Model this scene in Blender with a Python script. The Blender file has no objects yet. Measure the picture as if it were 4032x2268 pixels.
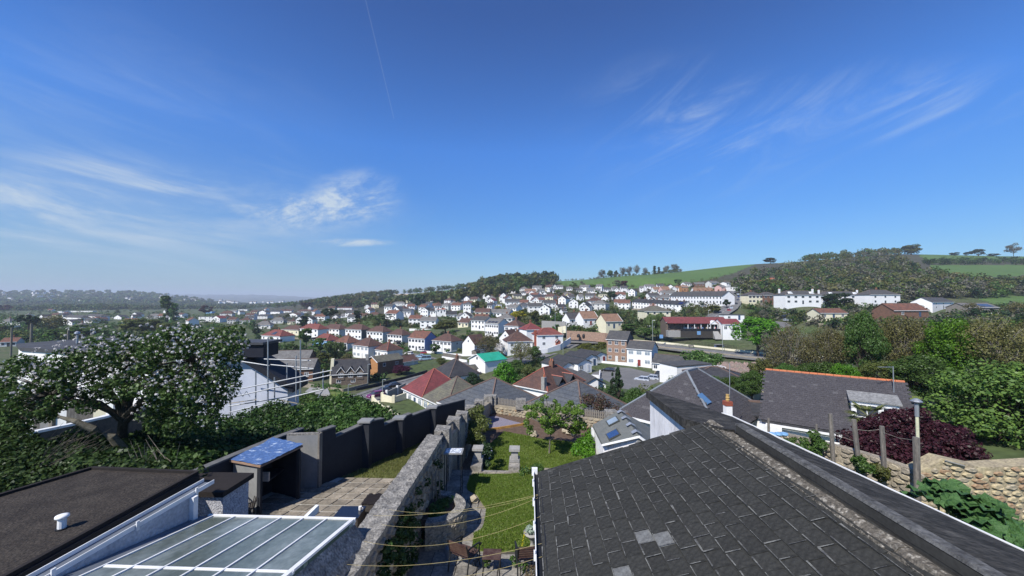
import bpy,math,random
import numpy as np
from mathutils import Vector,Matrix
R = math.radians
rnd = random.Random(7)
npr = np.random.RandomState(11)
sc = bpy.context.scene
col = sc.collection
# ------------------------------------------------------------------ camera
CAMZ = 30.0
F,CX,CY,PITCH = 1516.0,2016.0,1134.0,R(1.81)
cam_d = bpy.data.cameras.new("camera"); cam = bpy.data.objects.new("camera",cam_d); col.objects.link(cam)
cam.location = (0,0,CAMZ); cam.rotation_euler = (math.pi / 2 + PITCH,0,0)
cam_d.sensor_fit = 'HORIZONTAL'; cam_d.sensor_width = 36; cam_d.lens = 36 * F / 4032
cam_d.clip_start = 0.1; cam_d.clip_end = 60000
sc.camera = cam
# ------------------------------------------------------------------ sun, sky, exposure
SUN_H = Vector((-0.64,-0.77,0)).normalized(); SUN_EL = R(47)
SUN = Vector((SUN_H.x * math.cos(SUN_EL),SUN_H.y * math.cos(SUN_EL),math.sin(SUN_EL)))
sd = bpy.data.lights.new("sun",'SUN'); sun = bpy.data.objects.new("sun",sd); col.objects.link(sun)
sd.energy = 5.0; sd.angle = R(0.53); sd.color = (1.0,0.955,0.89)
sun.rotation_euler = SUN.to_track_quat('Z','Y').to_euler()
sun.location = (-40,-40,120)
sc.view_settings.view_transform = 'Standard'; sc.view_settings.look = 'None'
sc.view_settings.exposure = 0.27; sc.view_settings.gamma = 1.0; sc.view_settings.use_curve_mapping = False
sc.render.engine = 'CYCLES'
sc.cycles.max_bounces = 6; sc.cycles.diffuse_bounces = 2; sc.cycles.glossy_bounces = 2
sc.cycles.transmission_bounces = 3; sc.cycles.transparent_max_bounces = 4; sc.cycles.volume_bounces = 0
sc.cycles.use_denoising = True
W = bpy.data.worlds.new("World"); sc.world = W; W.use_nodes = True
def build_world():
 nt = W.node_tree; nt.nodes.clear(); N = nt.nodes.new; L = nt.links.new
 out = N('ShaderNodeOutputWorld'); bg = N('ShaderNodeBackground'); bg.inputs[1].default_value = 0.088
 sky = N('ShaderNodeTexSky'); sky.sky_type = 'NISHITA'; sky.sun_disc = False
 sky.sun_elevation = SUN_EL; sky.sun_rotation = math.atan2(SUN_H.x,SUN_H.y)
 sky.altitude = 60; sky.air_density = 1.0; sky.dust_density = 0.15; sky.ozone_density = 3.2
 tc = N('ShaderNodeTexCoord'); sep = N('ShaderNodeSeparateXYZ'); L(tc.outputs['Generated'],sep.inputs[0])
 def m(op,a,b=None,c=None):
  n = N('ShaderNodeMath'); n.operation = op
  for i,q in enumerate((a,b,c)):
   if q is None: continue
   if isinstance(q,(int,float)): n.inputs[i].default_value = q
   else: L(q,n.inputs[i])
  return n.outputs[0]
 # deep clear blue, as a polarised spring sky shows it
 gr = N('ShaderNodeValToRGB'); L(sep.outputs[2],gr.inputs[0]); e = gr.color_ramp.elements
 st = [(0,(.60,.86,1.04)),(.10,(.51,.88,1.20)),(.20,(.45,.93,1.44)),(.36,(.48,1.10,1.90)),(.60,(.40,.76,1.38)),(1,(.38,.70,1.25))]
 while len(e) < len(st): e.new(.5)
 for q,(ps,c) in zip(e,st): q.position = ps; q.color = tuple(k / 2.0 for k in c) + (1,)
 hsv = N('ShaderNodeMixRGB'); hsv.blend_type = 'MULTIPLY'; hsv.inputs[0].default_value = 1; L(sky.outputs[0],hsv.inputs[1]); L(gr.outputs[0],hsv.inputs[2])
 hs2 = N('ShaderNodeMixRGB'); hs2.blend_type = 'MULTIPLY'; hs2.inputs[0].default_value = 1; L(hsv.outputs[0],hs2.inputs[1]); hs2.inputs[2].default_value = (1.86,1.86,1.86,1); hsv = hs2
 # cirrus laid out on a high plane: direction / elevation
 def noise(scale,rot,loc,sx,sz,det=7,rough=.6,dist=.6):
  mp = N('ShaderNodeMapping'); mp.vector_type = 'TEXTURE'; L(tc.outputs['Generated'],mp.inputs[0])
  mp.inputs['Rotation'].default_value = (0,rot,0); mp.inputs['Location'].default_value = loc; mp.inputs['Scale'].default_value = (1 / sx,1,1 / sz)
  n = N('ShaderNodeTexNoise'); L(mp.outputs[0],n.inputs['Vector'])
  n.inputs['Scale'].default_value = scale; n.inputs['Detail'].default_value = det; n.inputs['Roughness'].default_value = rough; n.inputs['Distortion'].default_value = dist
  return n.outputs['Fac']
 def ramp(f,a,b):
  r = N('ShaderNodeMapRange'); r.interpolation_type = 'SMOOTHSTEP'; L(f,r.inputs[0])
  r.inputs[1].default_value = a; r.inputs[2].default_value = b
  return r.outputs[0]
 def blob(cx_,cz_,rx,rz):   # soft patch round a direction (tan azimuth, tan elevation)
  ay = m('DIVIDE',sep.outputs[0],m('MAXIMUM',sep.outputs[1],.05)); az = m('DIVIDE',sep.outputs[2],m('MAXIMUM',sep.outputs[1],.05))
  d = m('SQRT',m('ADD',m('POWER',m('DIVIDE',m('SUBTRACT',ay,cx_),rx),2),m('POWER',m('DIVIDE',m('SUBTRACT',az,cz_),rz),2)))
  r = N('ShaderNodeMapRange'); r.interpolation_type = 'SMOOTHSTEP'; L(d,r.inputs[0])
  r.inputs[1].default_value = 1.0; r.inputs[2].default_value = 0.0
  return m('MULTIPLY',r.outputs[0],m('GREATER_THAN',sep.outputs[1],.05))
 streak = ramp(noise(3.0,R(11),(3,1,0),.8,4.8,10,.68,.6),.38,.78)
 wisp = ramp(noise(6,R(-14),(5.1,2,1.7),.9,2.6,12,.74,.3),.40,.68)
 left = m('ADD',m('ADD',blob(-1.15,.20,.95,.24),m('MULTIPLY',blob(-1.15,.30,.70,.12),.55)),m('MULTIPLY',blob(-1.2,.45,.9,.42),.22))
 c1 = m('MULTIPLY',m('MULTIPLY',m('ADD',m('MULTIPLY',streak,.85),.14),left),1.05)
 core = m('ADD',m('ADD',blob(-.54,.235,.27,.065),blob(-.41,.275,.16,.09)),m('ADD',m('MULTIPLY',blob(-.42,.150,.14,.014),1.3),m('MULTIPLY',blob(-.62,.215,.5,.10),.22)))
 c2 = m('MULTIPLY',m('MULTIPLY',core,m('ADD',m('MULTIPLY',wisp,1.0),.05)),1.1)
 right = m('ADD',blob(.50,.44,.46,.26),m('MULTIPLY',blob(1.05,.52,.55,.16),.9))
 wisp2 = ramp(noise(3.4,R(-26),(1,7,3),.8,3.6,10,.68,.9),.40,.80)
 c3 = m('MULTIPLY',m('MULTIPLY',wisp2,right),.56)
 # contrail: thin band near one great circle
 U = [Vector(((u - CX) / F,1,-(v - 1182) / F)).normalized() for u,v in ((1447,60),(1545,460))]
 nrm = U[0].cross(U[1]).normalized()
 dt = N('ShaderNodeVectorMath'); dt.operation = 'DOT_PRODUCT'; L(tc.outputs['Generated'],dt.inputs[0]); dt.inputs[1].default_value = nrm
 r = N('ShaderNodeMapRange'); L(m('ABSOLUTE',dt.outputs['Value']),r.inputs[0])
 r.inputs[1].default_value = .0012; r.inputs[2].default_value = .0002
 az = m('DIVIDE',sep.outputs[2],m('MAXIMUM',sep.outputs[1],.05))
 c4 = m('MULTIPLY',m('MULTIPLY',r.outputs[0],m('GREATER_THAN',az,(1182 - 458) / F)),m('MULTIPLY',m('GREATER_THAN',sep.outputs[1],.1),.13))
 tot = m('MINIMUM',m('ADD',m('ADD',c1,c2),m('ADD',c3,c4)),.93)
 # milky air low over the left horizon
 haz = m('MULTIPLY',blob(-1.2,.0,1.7,.26),.42)
 mx = N('ShaderNodeMixRGB'); L(haz,mx.inputs[0]); L(hsv.outputs[0],mx.inputs[1]); mx.inputs[2].default_value = (3.0,4.1,5.4,1)
 mx2 = N('ShaderNodeMixRGB'); L(tot,mx2.inputs[0]); L(mx.outputs[0],mx2.inputs[1]); mx2.inputs[2].default_value = (5.6,6.6,7.6,1)
 L(mx2.outputs[0],bg.inputs[0]); L(bg.outputs[0],out.inputs[0])
build_world()
# ------------------------------------------------------------------ image position -> place
cp,sp = math.cos(PITCH),math.sin(PITCH)
def P(u,v,y):
 a,b = (u - CX) / F,-(v - CY) / F
 t = y / (cp - b * sp)
 return Vector((a * t,y,CAMZ + t * (sp + b * cp)))
def G(u,v,h):
 a,b = (u - CX) / F,-(v - CY) / F
 t = -h / (sp + b * cp)
 return Vector((a * t,t * (cp - b * sp),CAMZ - h))
def proj(x,y,z):
 z = z - CAMZ
 d = y * cp + z * sp; w = -y * sp + z * cp
 return CX + F * x / d,CY - F * w / d
# the near gardens run 2.5 degrees off the view axis: (s, t, h below the camera)
TA = R(2.5)
def L3(s,t,h): return Vector((s * math.cos(TA) + t * math.sin(TA),-s * math.sin(TA) + t * math.cos(TA),CAMZ - h))
def toL(p): return (p.x * math.cos(TA) - p.y * math.sin(TA),p.x * math.sin(TA) + p.y * math.cos(TA))
# ------------------------------------------------------------------ mesh helpers
class MB:
 def __init__(s): s.v = []; s.f = []; s.m = []
 def poly(s,pts,mi=0):
  n = len(s.v); s.v.extend([tuple(p) for p in pts]); s.f.append(tuple(range(n,n + len(pts)))); s.m.append(mi); return s
 def hexa(s,c,mi=0):     # c: 4 bottom (ccw seen from above) + 4 top
  n = len(s.v); s.v.extend([tuple(p) for p in c])
  for q in ((3,2,1,0),(4,5,6,7),(0,1,5,4),(1,2,6,5),(2,3,7,6),(3,0,4,7)):
   s.f.append(tuple(n + i for i in q)); s.m.append(mi)
  return s
 def box(s,x0,x1,y0,y1,z0,z1,mi=0):
  return s.hexa([(x0,y0,z0),(x1,y0,z0),(x1,y1,z0),(x0,y1,z0),(x0,y0,z1),(x1,y0,z1),(x1,y1,z1),(x0,y1,z1)],mi)
 def lbox(s,s0,s1,t0,t1,ht,hb,mi=0):   # garden frame box
  b = [L3(s0,t0,hb),L3(s1,t0,hb),L3(s1,t1,hb),L3(s0,t1,hb)]
  return s.hexa(b + [Vector((p.x,p.y,CAMZ - ht)) for p in b],mi)
 def prism(s,pts,z0,z1,mi=0):  # pts xy ccw
  n = len(s.v); k = len(pts)
  s.v.extend([(p[0],p[1],z0) for p in pts]); s.v.extend([(p[0],p[1],z1) for p in pts])
  s.f.append(tuple(n + i for i in reversed(range(k)))); s.m.append(mi)
  s.f.append(tuple(n + k + i for i in range(k))); s.m.append(mi)
  for i in range(k):
   j = (i + 1) % k; s.f.append((n + i,n + j,n + k + j,n + k + i)); s.m.append(mi)
  return s
 def tube(s,pts,r,k=6,mi=0,r1=None):
  pts = [Vector(p) for p in pts]; n0 = len(s.v); K = len(pts)
  for i,p in enumerate(pts):
   d = (pts[min(i + 1,K - 1)] - pts[max(i - 1,0)])
   if d.length < 1e-9: d = Vector((0,0,1))
   d.normalize(); a = d.orthogonal().normalized(); b = d.cross(a)
   rr = r if r1 is None else r + (r1 - r) * i / max(1,K - 1)
   if isinstance(r,(list,tuple)): rr = r[i]
   for j in range(k):
    an = 2 * math.pi * j / k; s.v.append(tuple(p + (a * math.cos(an) + b * math.sin(an)) * rr))
  for i in range(K - 1):
   for j in range(k):
    a0 = n0 + i * k + j; a1 = n0 + i * k + (j + 1) % k
    s.f.append((a0,a1,a1 + k,a0 + k)); s.m.append(mi)
  s.f.append(tuple(n0 + j for j in reversed(range(k)))); s.m.append(mi)
  s.f.append(tuple(n0 + (K - 1) * k + j for j in range(k))); s.m.append(mi)
  return s
 def slab(s,pts,th,mi=0):   # 3d polygon given a thickness downwards
  k = len(pts); n = len(s.v)
  s.v.extend([tuple(p) for p in pts]); s.v.extend([(p[0],p[1],p[2] - th) for p in pts])
  s.f.append(tuple(n + i for i in range(k))); s.m.append(mi)
  s.f.append(tuple(n + k + i for i in reversed(range(k)))); s.m.append(mi)
  for i in range(k):
   j = (i + 1) % k; s.f.append((n + j,n + i,n + k + i,n + k + j)); s.m.append(mi)
  return s
 def mesh(s,name,mats):
  me = bpy.data.meshes.new(name); me.from_pydata(s.v,[],s.f)
  for q in (mats if isinstance(mats,(list,tuple)) else [mats]): me.materials.append(q)
  if any(s.m): me.polygons.foreach_set('material_index',s.m)
  me.update(); return me
 def build(s,name,mats,parent=None,smooth=False,loc=None,rz=0):
  me = s.mesh(name,mats)
  if smooth: me.polygons.foreach_set('use_smooth',[True] * len(me.polygons))
  return link(name,me,parent,loc,rz)
def link(name,me,parent=None,loc=None,rz=0):
 o = bpy.data.objects.new(name,me); col.objects.link(o)
 if parent is not None: o.parent = parent
 if loc is not None: o.location = loc
 if rz: o.rotation_euler = (0,0,rz)
 return o
def tag(o,label=None,cat=None,group=None,kind=None):
 if label: o['label'] = label
 if cat: o['category'] = cat
 if group: o['group'] = group
 if kind: o['kind'] = kind
 return o
def thing(name,label,cat,loc=(0,0,0),rz=0,group=None):
 o = bpy.data.objects.new(name,None); col.objects.link(o); o.location = loc; o.rotation_euler = (0,0,rz)
 o.empty_display_size = .2
 return tag(o,label,cat,group)
def copy_tree(o,parent=None):
 c = o.copy(); col.objects.link(c)
 if parent is not None: c.parent = parent
 for ch in o.children: copy_tree(ch,c)
 return c
def np_mesh(name,verts,nside,mats,mi=None):
 """verts (n*nside,3): separate polygons"""
 n = len(verts) // nside
 me = bpy.data.meshes.new(name); me.vertices.add(len(verts)); me.vertices.foreach_set('co',np.asarray(verts,dtype=np.float32).ravel())
 me.loops.add(n * nside); me.loops.foreach_set('vertex_index',np.arange(n * nside,dtype=np.int32))
 me.polygons.add(n); me.polygons.foreach_set('loop_start',np.arange(0,n * nside,nside,dtype=np.int32))
 for q in (mats if isinstance(mats,(list,tuple)) else [mats]): me.materials.append(q)
 if mi is not None: me.polygons.foreach_set('material_index',np.asarray(mi,dtype=np.int32))
 me.update(calc_edges=True); return me
# ------------------------------------------------------------------ materials
MATS = {}
def mat(name,c,rough=.85,c2=None,scale=2.0,lo=.35,hi=.65,bump=0.,bscale=None,metal=0.,detail=5,spec=.3,stretch=None,fine=.12,fscale=None,objvar=0):
 if name in MATS: return MATS[name]
 m = bpy.data.materials.new(name); m.use_nodes = True; nt = m.node_tree; N = nt.nodes.new; L = nt.links.new
 b = nt.nodes['Principled BSDF']; b.inputs['Roughness'].default_value = rough; b.inputs['Metallic'].default_value = metal
 b.inputs['Specular IOR Level'].default_value = spec
 tc = N('ShaderNodeTexCoord'); src = tc.outputs['Object']
 if stretch:
  mp = N('ShaderNodeMapping'); mp.inputs['Scale'].default_value = stretch; L(src,mp.inputs[0]); src = mp.outputs[0]
 n = N('ShaderNodeTexNoise'); n.inputs['Scale'].default_value = scale; n.inputs['Detail'].default_value = detail; n.inputs['Roughness'].default_value = .6; L(src,n.inputs['Vector'])
 r = N('ShaderNodeMapRange'); r.inputs[1].default_value = lo; r.inputs[2].default_value = hi; L(n.outputs['Fac'],r.inputs[0])
 mx = N('ShaderNodeMixRGB'); L(r.outputs[0],mx.inputs[0]); mx.inputs[1].default_value = (*c,1)
 c2 = c2 or tuple(min(1,x * .82) for x in c); mx.inputs[2].default_value = (*c2,1)
 n2 = N('ShaderNodeTexNoise'); n2.inputs['Scale'].default_value = fscale or scale * 9; n2.inputs['Detail'].default_value = 3; L(src,n2.inputs['Vector'])
 r2 = N('ShaderNodeMapRange'); r2.inputs[1].default_value = .3; r2.inputs[2].default_value = .7; r2.inputs[3].default_value = 1 - fine; r2.inputs[4].default_value = 1 + fine; L(n2.outputs['Fac'],r2.inputs[0])
 mu = N('ShaderNodeMixRGB'); mu.blend_type = 'MULTIPLY'; mu.inputs[0].default_value = 1; L(mx.outputs[0],mu.inputs[1]); L(r2.outputs[0],mu.inputs[2])
 if objvar:
  oi = N('ShaderNodeObjectInfo'); rr = N('ShaderNodeMapRange'); rr.inputs[3].default_value = 1 - objvar; rr.inputs[4].default_value = 1 + objvar; L(oi.outputs['Random'],rr.inputs[0])
  m4 = N('ShaderNodeMixRGB'); m4.blend_type = 'MULTIPLY'; m4.inputs[0].default_value = 1; L(mu.outputs[0],m4.inputs[1]); L(rr.outputs[0],m4.inputs[2]); mu = m4
 L(mu.outputs[0],b.inputs['Base Color'])
 if bump:
  n3 = N('ShaderNodeTexNoise'); n3.inputs['Scale'].default_value = bscale or scale * 6; n3.inputs['Detail'].default_value = 6; L(src,n3.inputs['Vector'])
  bp = N('ShaderNodeBump'); bp.inputs['Strength'].default_value = bump; bp.inputs['Distance'].default_value = .03; L(n3.outputs['Fac'],bp.inputs['Height']); L(bp.outputs[0],b.inputs['Normal'])
 MATS[name] = m; return m
def leafmat(name,cols,trans=.35,rough=.6):
 """cols: list of base colours picked per leaf"""
 if name in MATS: return MATS[name]
 m = bpy.data.materials.new(name); m.use_nodes = True; nt = m.node_tree; nt.nodes.clear(); N = nt.nodes.new; L = nt.links.new
 out = N('ShaderNodeOutputMaterial'); g = N('ShaderNodeNewGeometry'); r = N('ShaderNodeValToRGB'); L(g.outputs['Random Per Island'],r.inputs[0])
 e = r.color_ramp.elements
 while len(e) < len(cols): e.new(.5)
 for i,c in enumerate(cols): e[i].position = i / max(1,len(cols) - 1); e[i].color = (*c,1)
 oi = N('ShaderNodeObjectInfo'); hs = N('ShaderNodeHueSaturation'); L(r.outputs[0],hs.inputs['Color'])
 mr = N('ShaderNodeMapRange'); L(oi.outputs['Random'],mr.inputs[0]); mr.inputs[3].default_value = .8; mr.inputs[4].default_value = 1.2; L(mr.outputs[0],hs.inputs['Value'])
 mr2 = N('ShaderNodeMapRange'); L(oi.outputs['Random'],mr2.inputs[0]); mr2.inputs[3].default_value = .49; mr2.inputs[4].default_value = .515; L(mr2.outputs[0],hs.inputs['Hue'])
 d = N('ShaderNodeBsdfDiffuse'); t = N('ShaderNodeBsdfTranslucent'); L(hs.outputs[0],d.inputs[0]); L(hs.outputs[0],t.inputs[0])
 mx = N('ShaderNodeMixShader'); mx.inputs[0].default_value = trans; L(d.outputs[0],mx.inputs[1]); L(t.outputs[0],mx.inputs[2])
 gl = N('ShaderNodeBsdfGlossy'); gl.inputs['Roughness'].default_value = .45; gl.inputs[0].default_value = (.8,.85,.8,1)
 mx2 = N('ShaderNodeMixShader'); mx2.inputs[0].default_value = .018; L(mx.outputs[0],mx2.inputs[1]); L(gl.outputs[0],mx2.inputs[2])
 L(mx2.outputs[0],out.inputs[0]); MATS[name] = m; return m
def glassmat(name,c,rough=.06,spec=.6,c2=None):
 return mat(name,c,rough,c2=c2,scale=.8,spec=spec,fine=.03)
def tilemat(name,c,c2,cz=.30,patch=None,hscale=0.9):
 """tiled roof seen from afar: course lines by height, tone drifts, lichen patches"""
 if name in MATS: return MATS[name]
 m = mat(name,c,.8,c2=c2,scale=.9,lo=.38,hi=.62,fine=.22,fscale=5.5,spec=.25)
 nt = m.node_tree; N = nt.nodes.new; L = nt.links.new; b = nt.nodes['Principled BSDF']
 old = b.inputs['Base Color'].links[0].from_socket
 tc = N('ShaderNodeTexCoord'); sep = N('ShaderNodeSeparateXYZ'); L(tc.outputs['Object'],sep.inputs[0])
 q = N('ShaderNodeMath'); q.operation = 'MULTIPLY'; q.inputs[1].default_value = 1 / (cz * .5); L(sep.outputs[2],q.inputs[0])
 f = N('ShaderNodeMath'); f.operation = 'FRACT'; L(q.outputs[0],f.inputs[0])
 r = N('ShaderNodeMapRange'); r.inputs[1].default_value = 0; r.inputs[2].default_value = .3; r.inputs[3].default_value = .72; r.inputs[4].default_value = 1.05; L(f.outputs[0],r.inputs[0])
 mu = N('ShaderNodeMixRGB'); mu.blend_type = 'MULTIPLY'; mu.inputs[0].default_value = 1; L(old,mu.inputs[1]); L(r.outputs[0],mu.inputs[2])
 L(mu.outputs[0],b.inputs['Base Color'])
 bp = N('ShaderNodeBump'); bp.inputs['Strength'].default_value = .6; bp.inputs['Distance'].default_value = .04; L(f.outputs[0],bp.inputs['Height']); L(bp.outputs[0],b.inputs['Normal'])
 return m
# wall colours
WALL = dict(
 white=mat('white render',(.80,.79,.77),.9,(.70,.69,.67),.35,.45,.8,fine=.03),
 pale=mat('pale grey and shaded white render',(.62,.62,.60),.9,(.5,.5,.48),.5,fine=.05),  # also serves as painted shade on right-hand walls of white houses
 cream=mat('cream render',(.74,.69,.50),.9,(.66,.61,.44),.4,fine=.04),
 yellow=mat('yellow render',(.72,.64,.30),.9,fine=.04),
 pink=mat('pink render',(.66,.42,.38),.9,fine=.04),
 blue=mat('royal blue render',(.03,.10,.42),.8,fine=.04),
 lblue=mat('sky blue render',(.26,.50,.80),.8,fine=.04),
 mblue=mat('slate blue render',(.20,.29,.52),.85,fine=.04),
 brick=mat('red brick',(.30,.085,.05),.9,(.22,.06,.04),1.2,fine=.25,fscale=9),
 brown=mat('brown brick',(.20,.105,.07),.9,(.14,.08,.055),1.2,fine=.25,fscale=9),
 tan=mat('tan brick',(.42,.21,.085),.9,(.34,.17,.07),1.2,fine=.2,fscale=9),
 stone=mat('rubble stone',(.36,.24,.17),.95,(.24,.16,.12),2.2,bump=.4,fine=.35,fscale=6),
 dstone=mat('dark flint stone',(.10,.08,.065),.95,(.17,.13,.10),2.5,bump=.4,fine=.4,fscale=7),
 slate=mat('slate hung wall',(.10,.10,.105),.8,fine=.15),
 board=mat('grey boarding',(.22,.20,.175),.85,fine=.2),
)
ROOF = dict(
 brown=tilemat('brown tiles',(.115,.062,.048),(.075,.046,.040)),
 rust=tilemat('rusty brown tiles',(.19,.085,.055),(.10,.055,.045)),
 grey=tilemat('grey slates',(.082,.080,.078),(.058,.058,.060),.42),
 lgrey=tilemat('pale grey tiles',(.17,.165,.155),(.12,.115,.11)),
 moss=tilemat('mossy grey tiles',(.095,.090,.076),(.135,.13,.095),.6),
 dark=tilemat('dark slates',(.036,.037,.042),(.052,.052,.056)),
 blue=tilemat('blue grey slates',(.065,.074,.088),(.085,.092,.10),.62),
 red=tilemat('red tiles',(.195,.064,.052),(.135,.050,.044)),
 crim=tilemat('crimson tiles',(.19,.050,.052),(.135,.042,.044),.55),
 terra=tilemat('terracotta tiles',(.42,.13,.07),(.30,.10,.06)),
 tan=tilemat('sandy tiles',(.27,.16,.105),(.20,.125,.085)),
 green=mat('green sheet metal',(.02,.28,.17),.5,(.03,.36,.24),.5,fine=.06),
)
M_WHITE = mat('white paint',(.82,.82,.80),.5,fine=.03)
M_PANE = glassmat('dark window glass',(.030,.036,.045),.08,.6,(.06,.07,.09))
M_NET = glassmat('netted window glass',(.30,.36,.40),.12,.6,(.20,.24,.28))
M_CHIM = WALL['brown']; M_POT = mat('clay pot',(.45,.17,.08),.8)
M_CONC = mat('grey concrete',(.33,.32,.30),.9,(.24,.235,.22),3,bump=.2)
M_METAL = mat('galvanised steel',(.42,.44,.46),.45,metal=.6,fine=.05)
M_BLACK = mat('black paint',(.014,.015,.018),.6,fine=.05)
# ------------------------------------------------------------------ terrain
AC = np.array([-2.2,-1.5,-1.33,-1.0,-.66,-.33,0,.33,.66,1.0,1.33,1.8,2.4])
YR = np.array([0,8,16,22,35,50,75,110,150,200,260,330,420,550,640,750,1000,1400,2000,2600,3300,5000,9000,12000])
ZT = {
 -1.33: [-7.5,-7.6,-7.8,-9,-13,-16.5,-21,-24,-25,-25,-25,-25,-25,-25,-25,-25,-26,-27,-2,58,10,-30,150,60],
 -1.0:  [-7.5,-7.6,-7.8,-9,-13,-17,-22,-24.5,-25,-25,-25,-25,-25,-25,-25,-25,-26,-27,-6,52,0,-30,150,60],
 -.66:  [-7.5,-7.6,-7.8,-9,-13,-17.5,-22.5,-24.5,-25,-25,-25,-25,-25,-25,-25,-25,-26,-27,-28,-28,-29,-30,135,60],
 -.33:  [-7.3,-7.4,-8.2,-9.5,-14,-18,-22.4,-24,-25,-25,-23.5,-20.5,-16.5,-13,-8,-2,13,22,20,10,0,-20,-20,-20],
 0:     [-7.3,-7.4,-8.2,-9.5,-12.5,-16,-20,-21.5,-21.5,-20,-14,-8,0,12,22,33,40,36,30,20,10,0,0,0],
 .33:   [-8,-8,-8.5,-9.5,-12,-15.5,-19,-21.5,-20,-15.5,-9,-3,9,31,42,45,40,36,30,20,10,0,0,0],
 .66:   [-9,-9,-9.5,-10,-11.5,-13.5,-16.5,-17.5,-16.5,-14,-5,5,22,47,61,68,60,50,30,20,10,0,0,0],
 1.0:   [-8.5,-8.5,-8.7,-9,-9.8,-10.5,-11.5,-12.5,-13,-10,-4,12,34,56,77,84,76,60,30,20,10,0,0,0],
 1.33:  [-8.5,-8.5,-8.5,-8.5,-8.8,-9.2,-9,-8.5,-8.5,-6,0,9,30,54,73,81,76,60,30,20,10,0,0,0],
}
ZT[-1.5] = ZT[-2.2] = ZT[-1.33]; ZT[1.8] = ZT[2.4] = ZT[1.33]
ZM = np.array([ZT[a] for a in AC],dtype=float)
def smoother(f): return f * f * (3 - 2 * f)
def base_z(x,y):
 x = np.asarray(x,float); y = np.maximum(np.asarray(y,float),1.0)
 a = np.clip(x / np.maximum(y,12.0),AC[0],AC[-1] - 1e-6); yy = np.clip(y,0,YR[-1] - 1)
 i = np.clip(np.searchsorted(AC,a,side='right') - 1,0,len(AC) - 2); j = np.clip(np.searchsorted(YR,yy,side='right') - 1,0,len(YR) - 2)
 fa = (a - AC[i]) / (AC[i + 1] - AC[i]); fy = (yy - YR[j]) / (YR[j + 1] - YR[j])
 fa = .5 * fa + .5 * smoother(fa)
 z = (ZM[i,j] * (1 - fa) + ZM[i + 1,j] * fa) * (1 - fy) + (ZM[i,j + 1] * (1 - fa) + ZM[i + 1,j + 1] * fa) * fy
 return z + CAMZ
FIX = []      # (x, y, z) spots the ground must pass through: feet of houses, roads
GRID = {}
def ground_z(x,y):
 if not GRID: return slow_z(x,y)
 x = np.asarray(x,float); y = np.asarray(y,float); a = np.clip((x / np.maximum(y,14) - GA[0]) / (GA[-1] - GA[0]) * (len(GA) - 1),0,len(GA) - 1.001); l = np.clip((np.log(np.maximum(y,GY[0])) - GL[0]) / (GL[-1] - GL[0]) * (len(GL) - 1),0,len(GL) - 1.001)
 i = a.astype(int); j = l.astype(int); fa = a - i; fl = l - j; Z = GRID['z']
 return (Z[j,i] * (1 - fa) + Z[j,i + 1] * fa) * (1 - fl) + (Z[j + 1,i] * (1 - fa) + Z[j + 1,i + 1] * fa) * fl
GA = np.linspace(-2.2,2.4,560); GY = np.exp(np.linspace(math.log(14),math.log(11900),620)); GL = np.log(GY)
def slow_z(x,y):
 x = np.asarray(x,float); y = np.asarray(y,float); z = base_z(x,y); sh = z.shape
 xf,yf,zf = x.ravel(),y.ravel(),z.ravel().copy()
 if FIX:
  A = FIXA
  num = np.zeros_like(zf); den = np.full_like(zf,.12)
  for (fx,fy,fd,fr) in A:
   d2 = (xf - fx) ** 2 + (yf - fy) ** 2
   k = d2 < (fr * 3.2) ** 2
   w = np.exp(-d2[k] / (2 * fr * fr)); num[k] += w * fd; den[k] += w
  zf += num / den
 return zf.reshape(sh)
FIXA = []
def settle():
 FIXA.clear()
 for (x,y,z,r) in FIX:
  FIXA.append((x,y,z - float(base_z(x,y)),r))
 GRID.clear(); YY,AA = np.meshgrid(GY,GA,indexing='ij'); GRID['z'] = slow_z(AA * YY,YY)
def march(u,v,y0=22,y1=3000,fn=None):
 ys = np.exp(np.linspace(math.log(y0),math.log(y1),260))
 a,b = (u - CX) / F,-(v - CY) / F
 t = ys / (cp - b * sp); xs = a * t; zs = CAMZ + t * (sp + b * cp)
 g = (fn or base_z)(xs,ys); k = np.where(zs < g)[0]
 if len(k) == 0: return None
 i = k[0]
 if i == 0: return float(ys[0])
 d0,d1 = zs[i - 1] - g[i - 1],zs[i] - g[i]
 return float(ys[i - 1] + (ys[i] - ys[i - 1]) * d0 / (d0 - d1))
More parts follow.
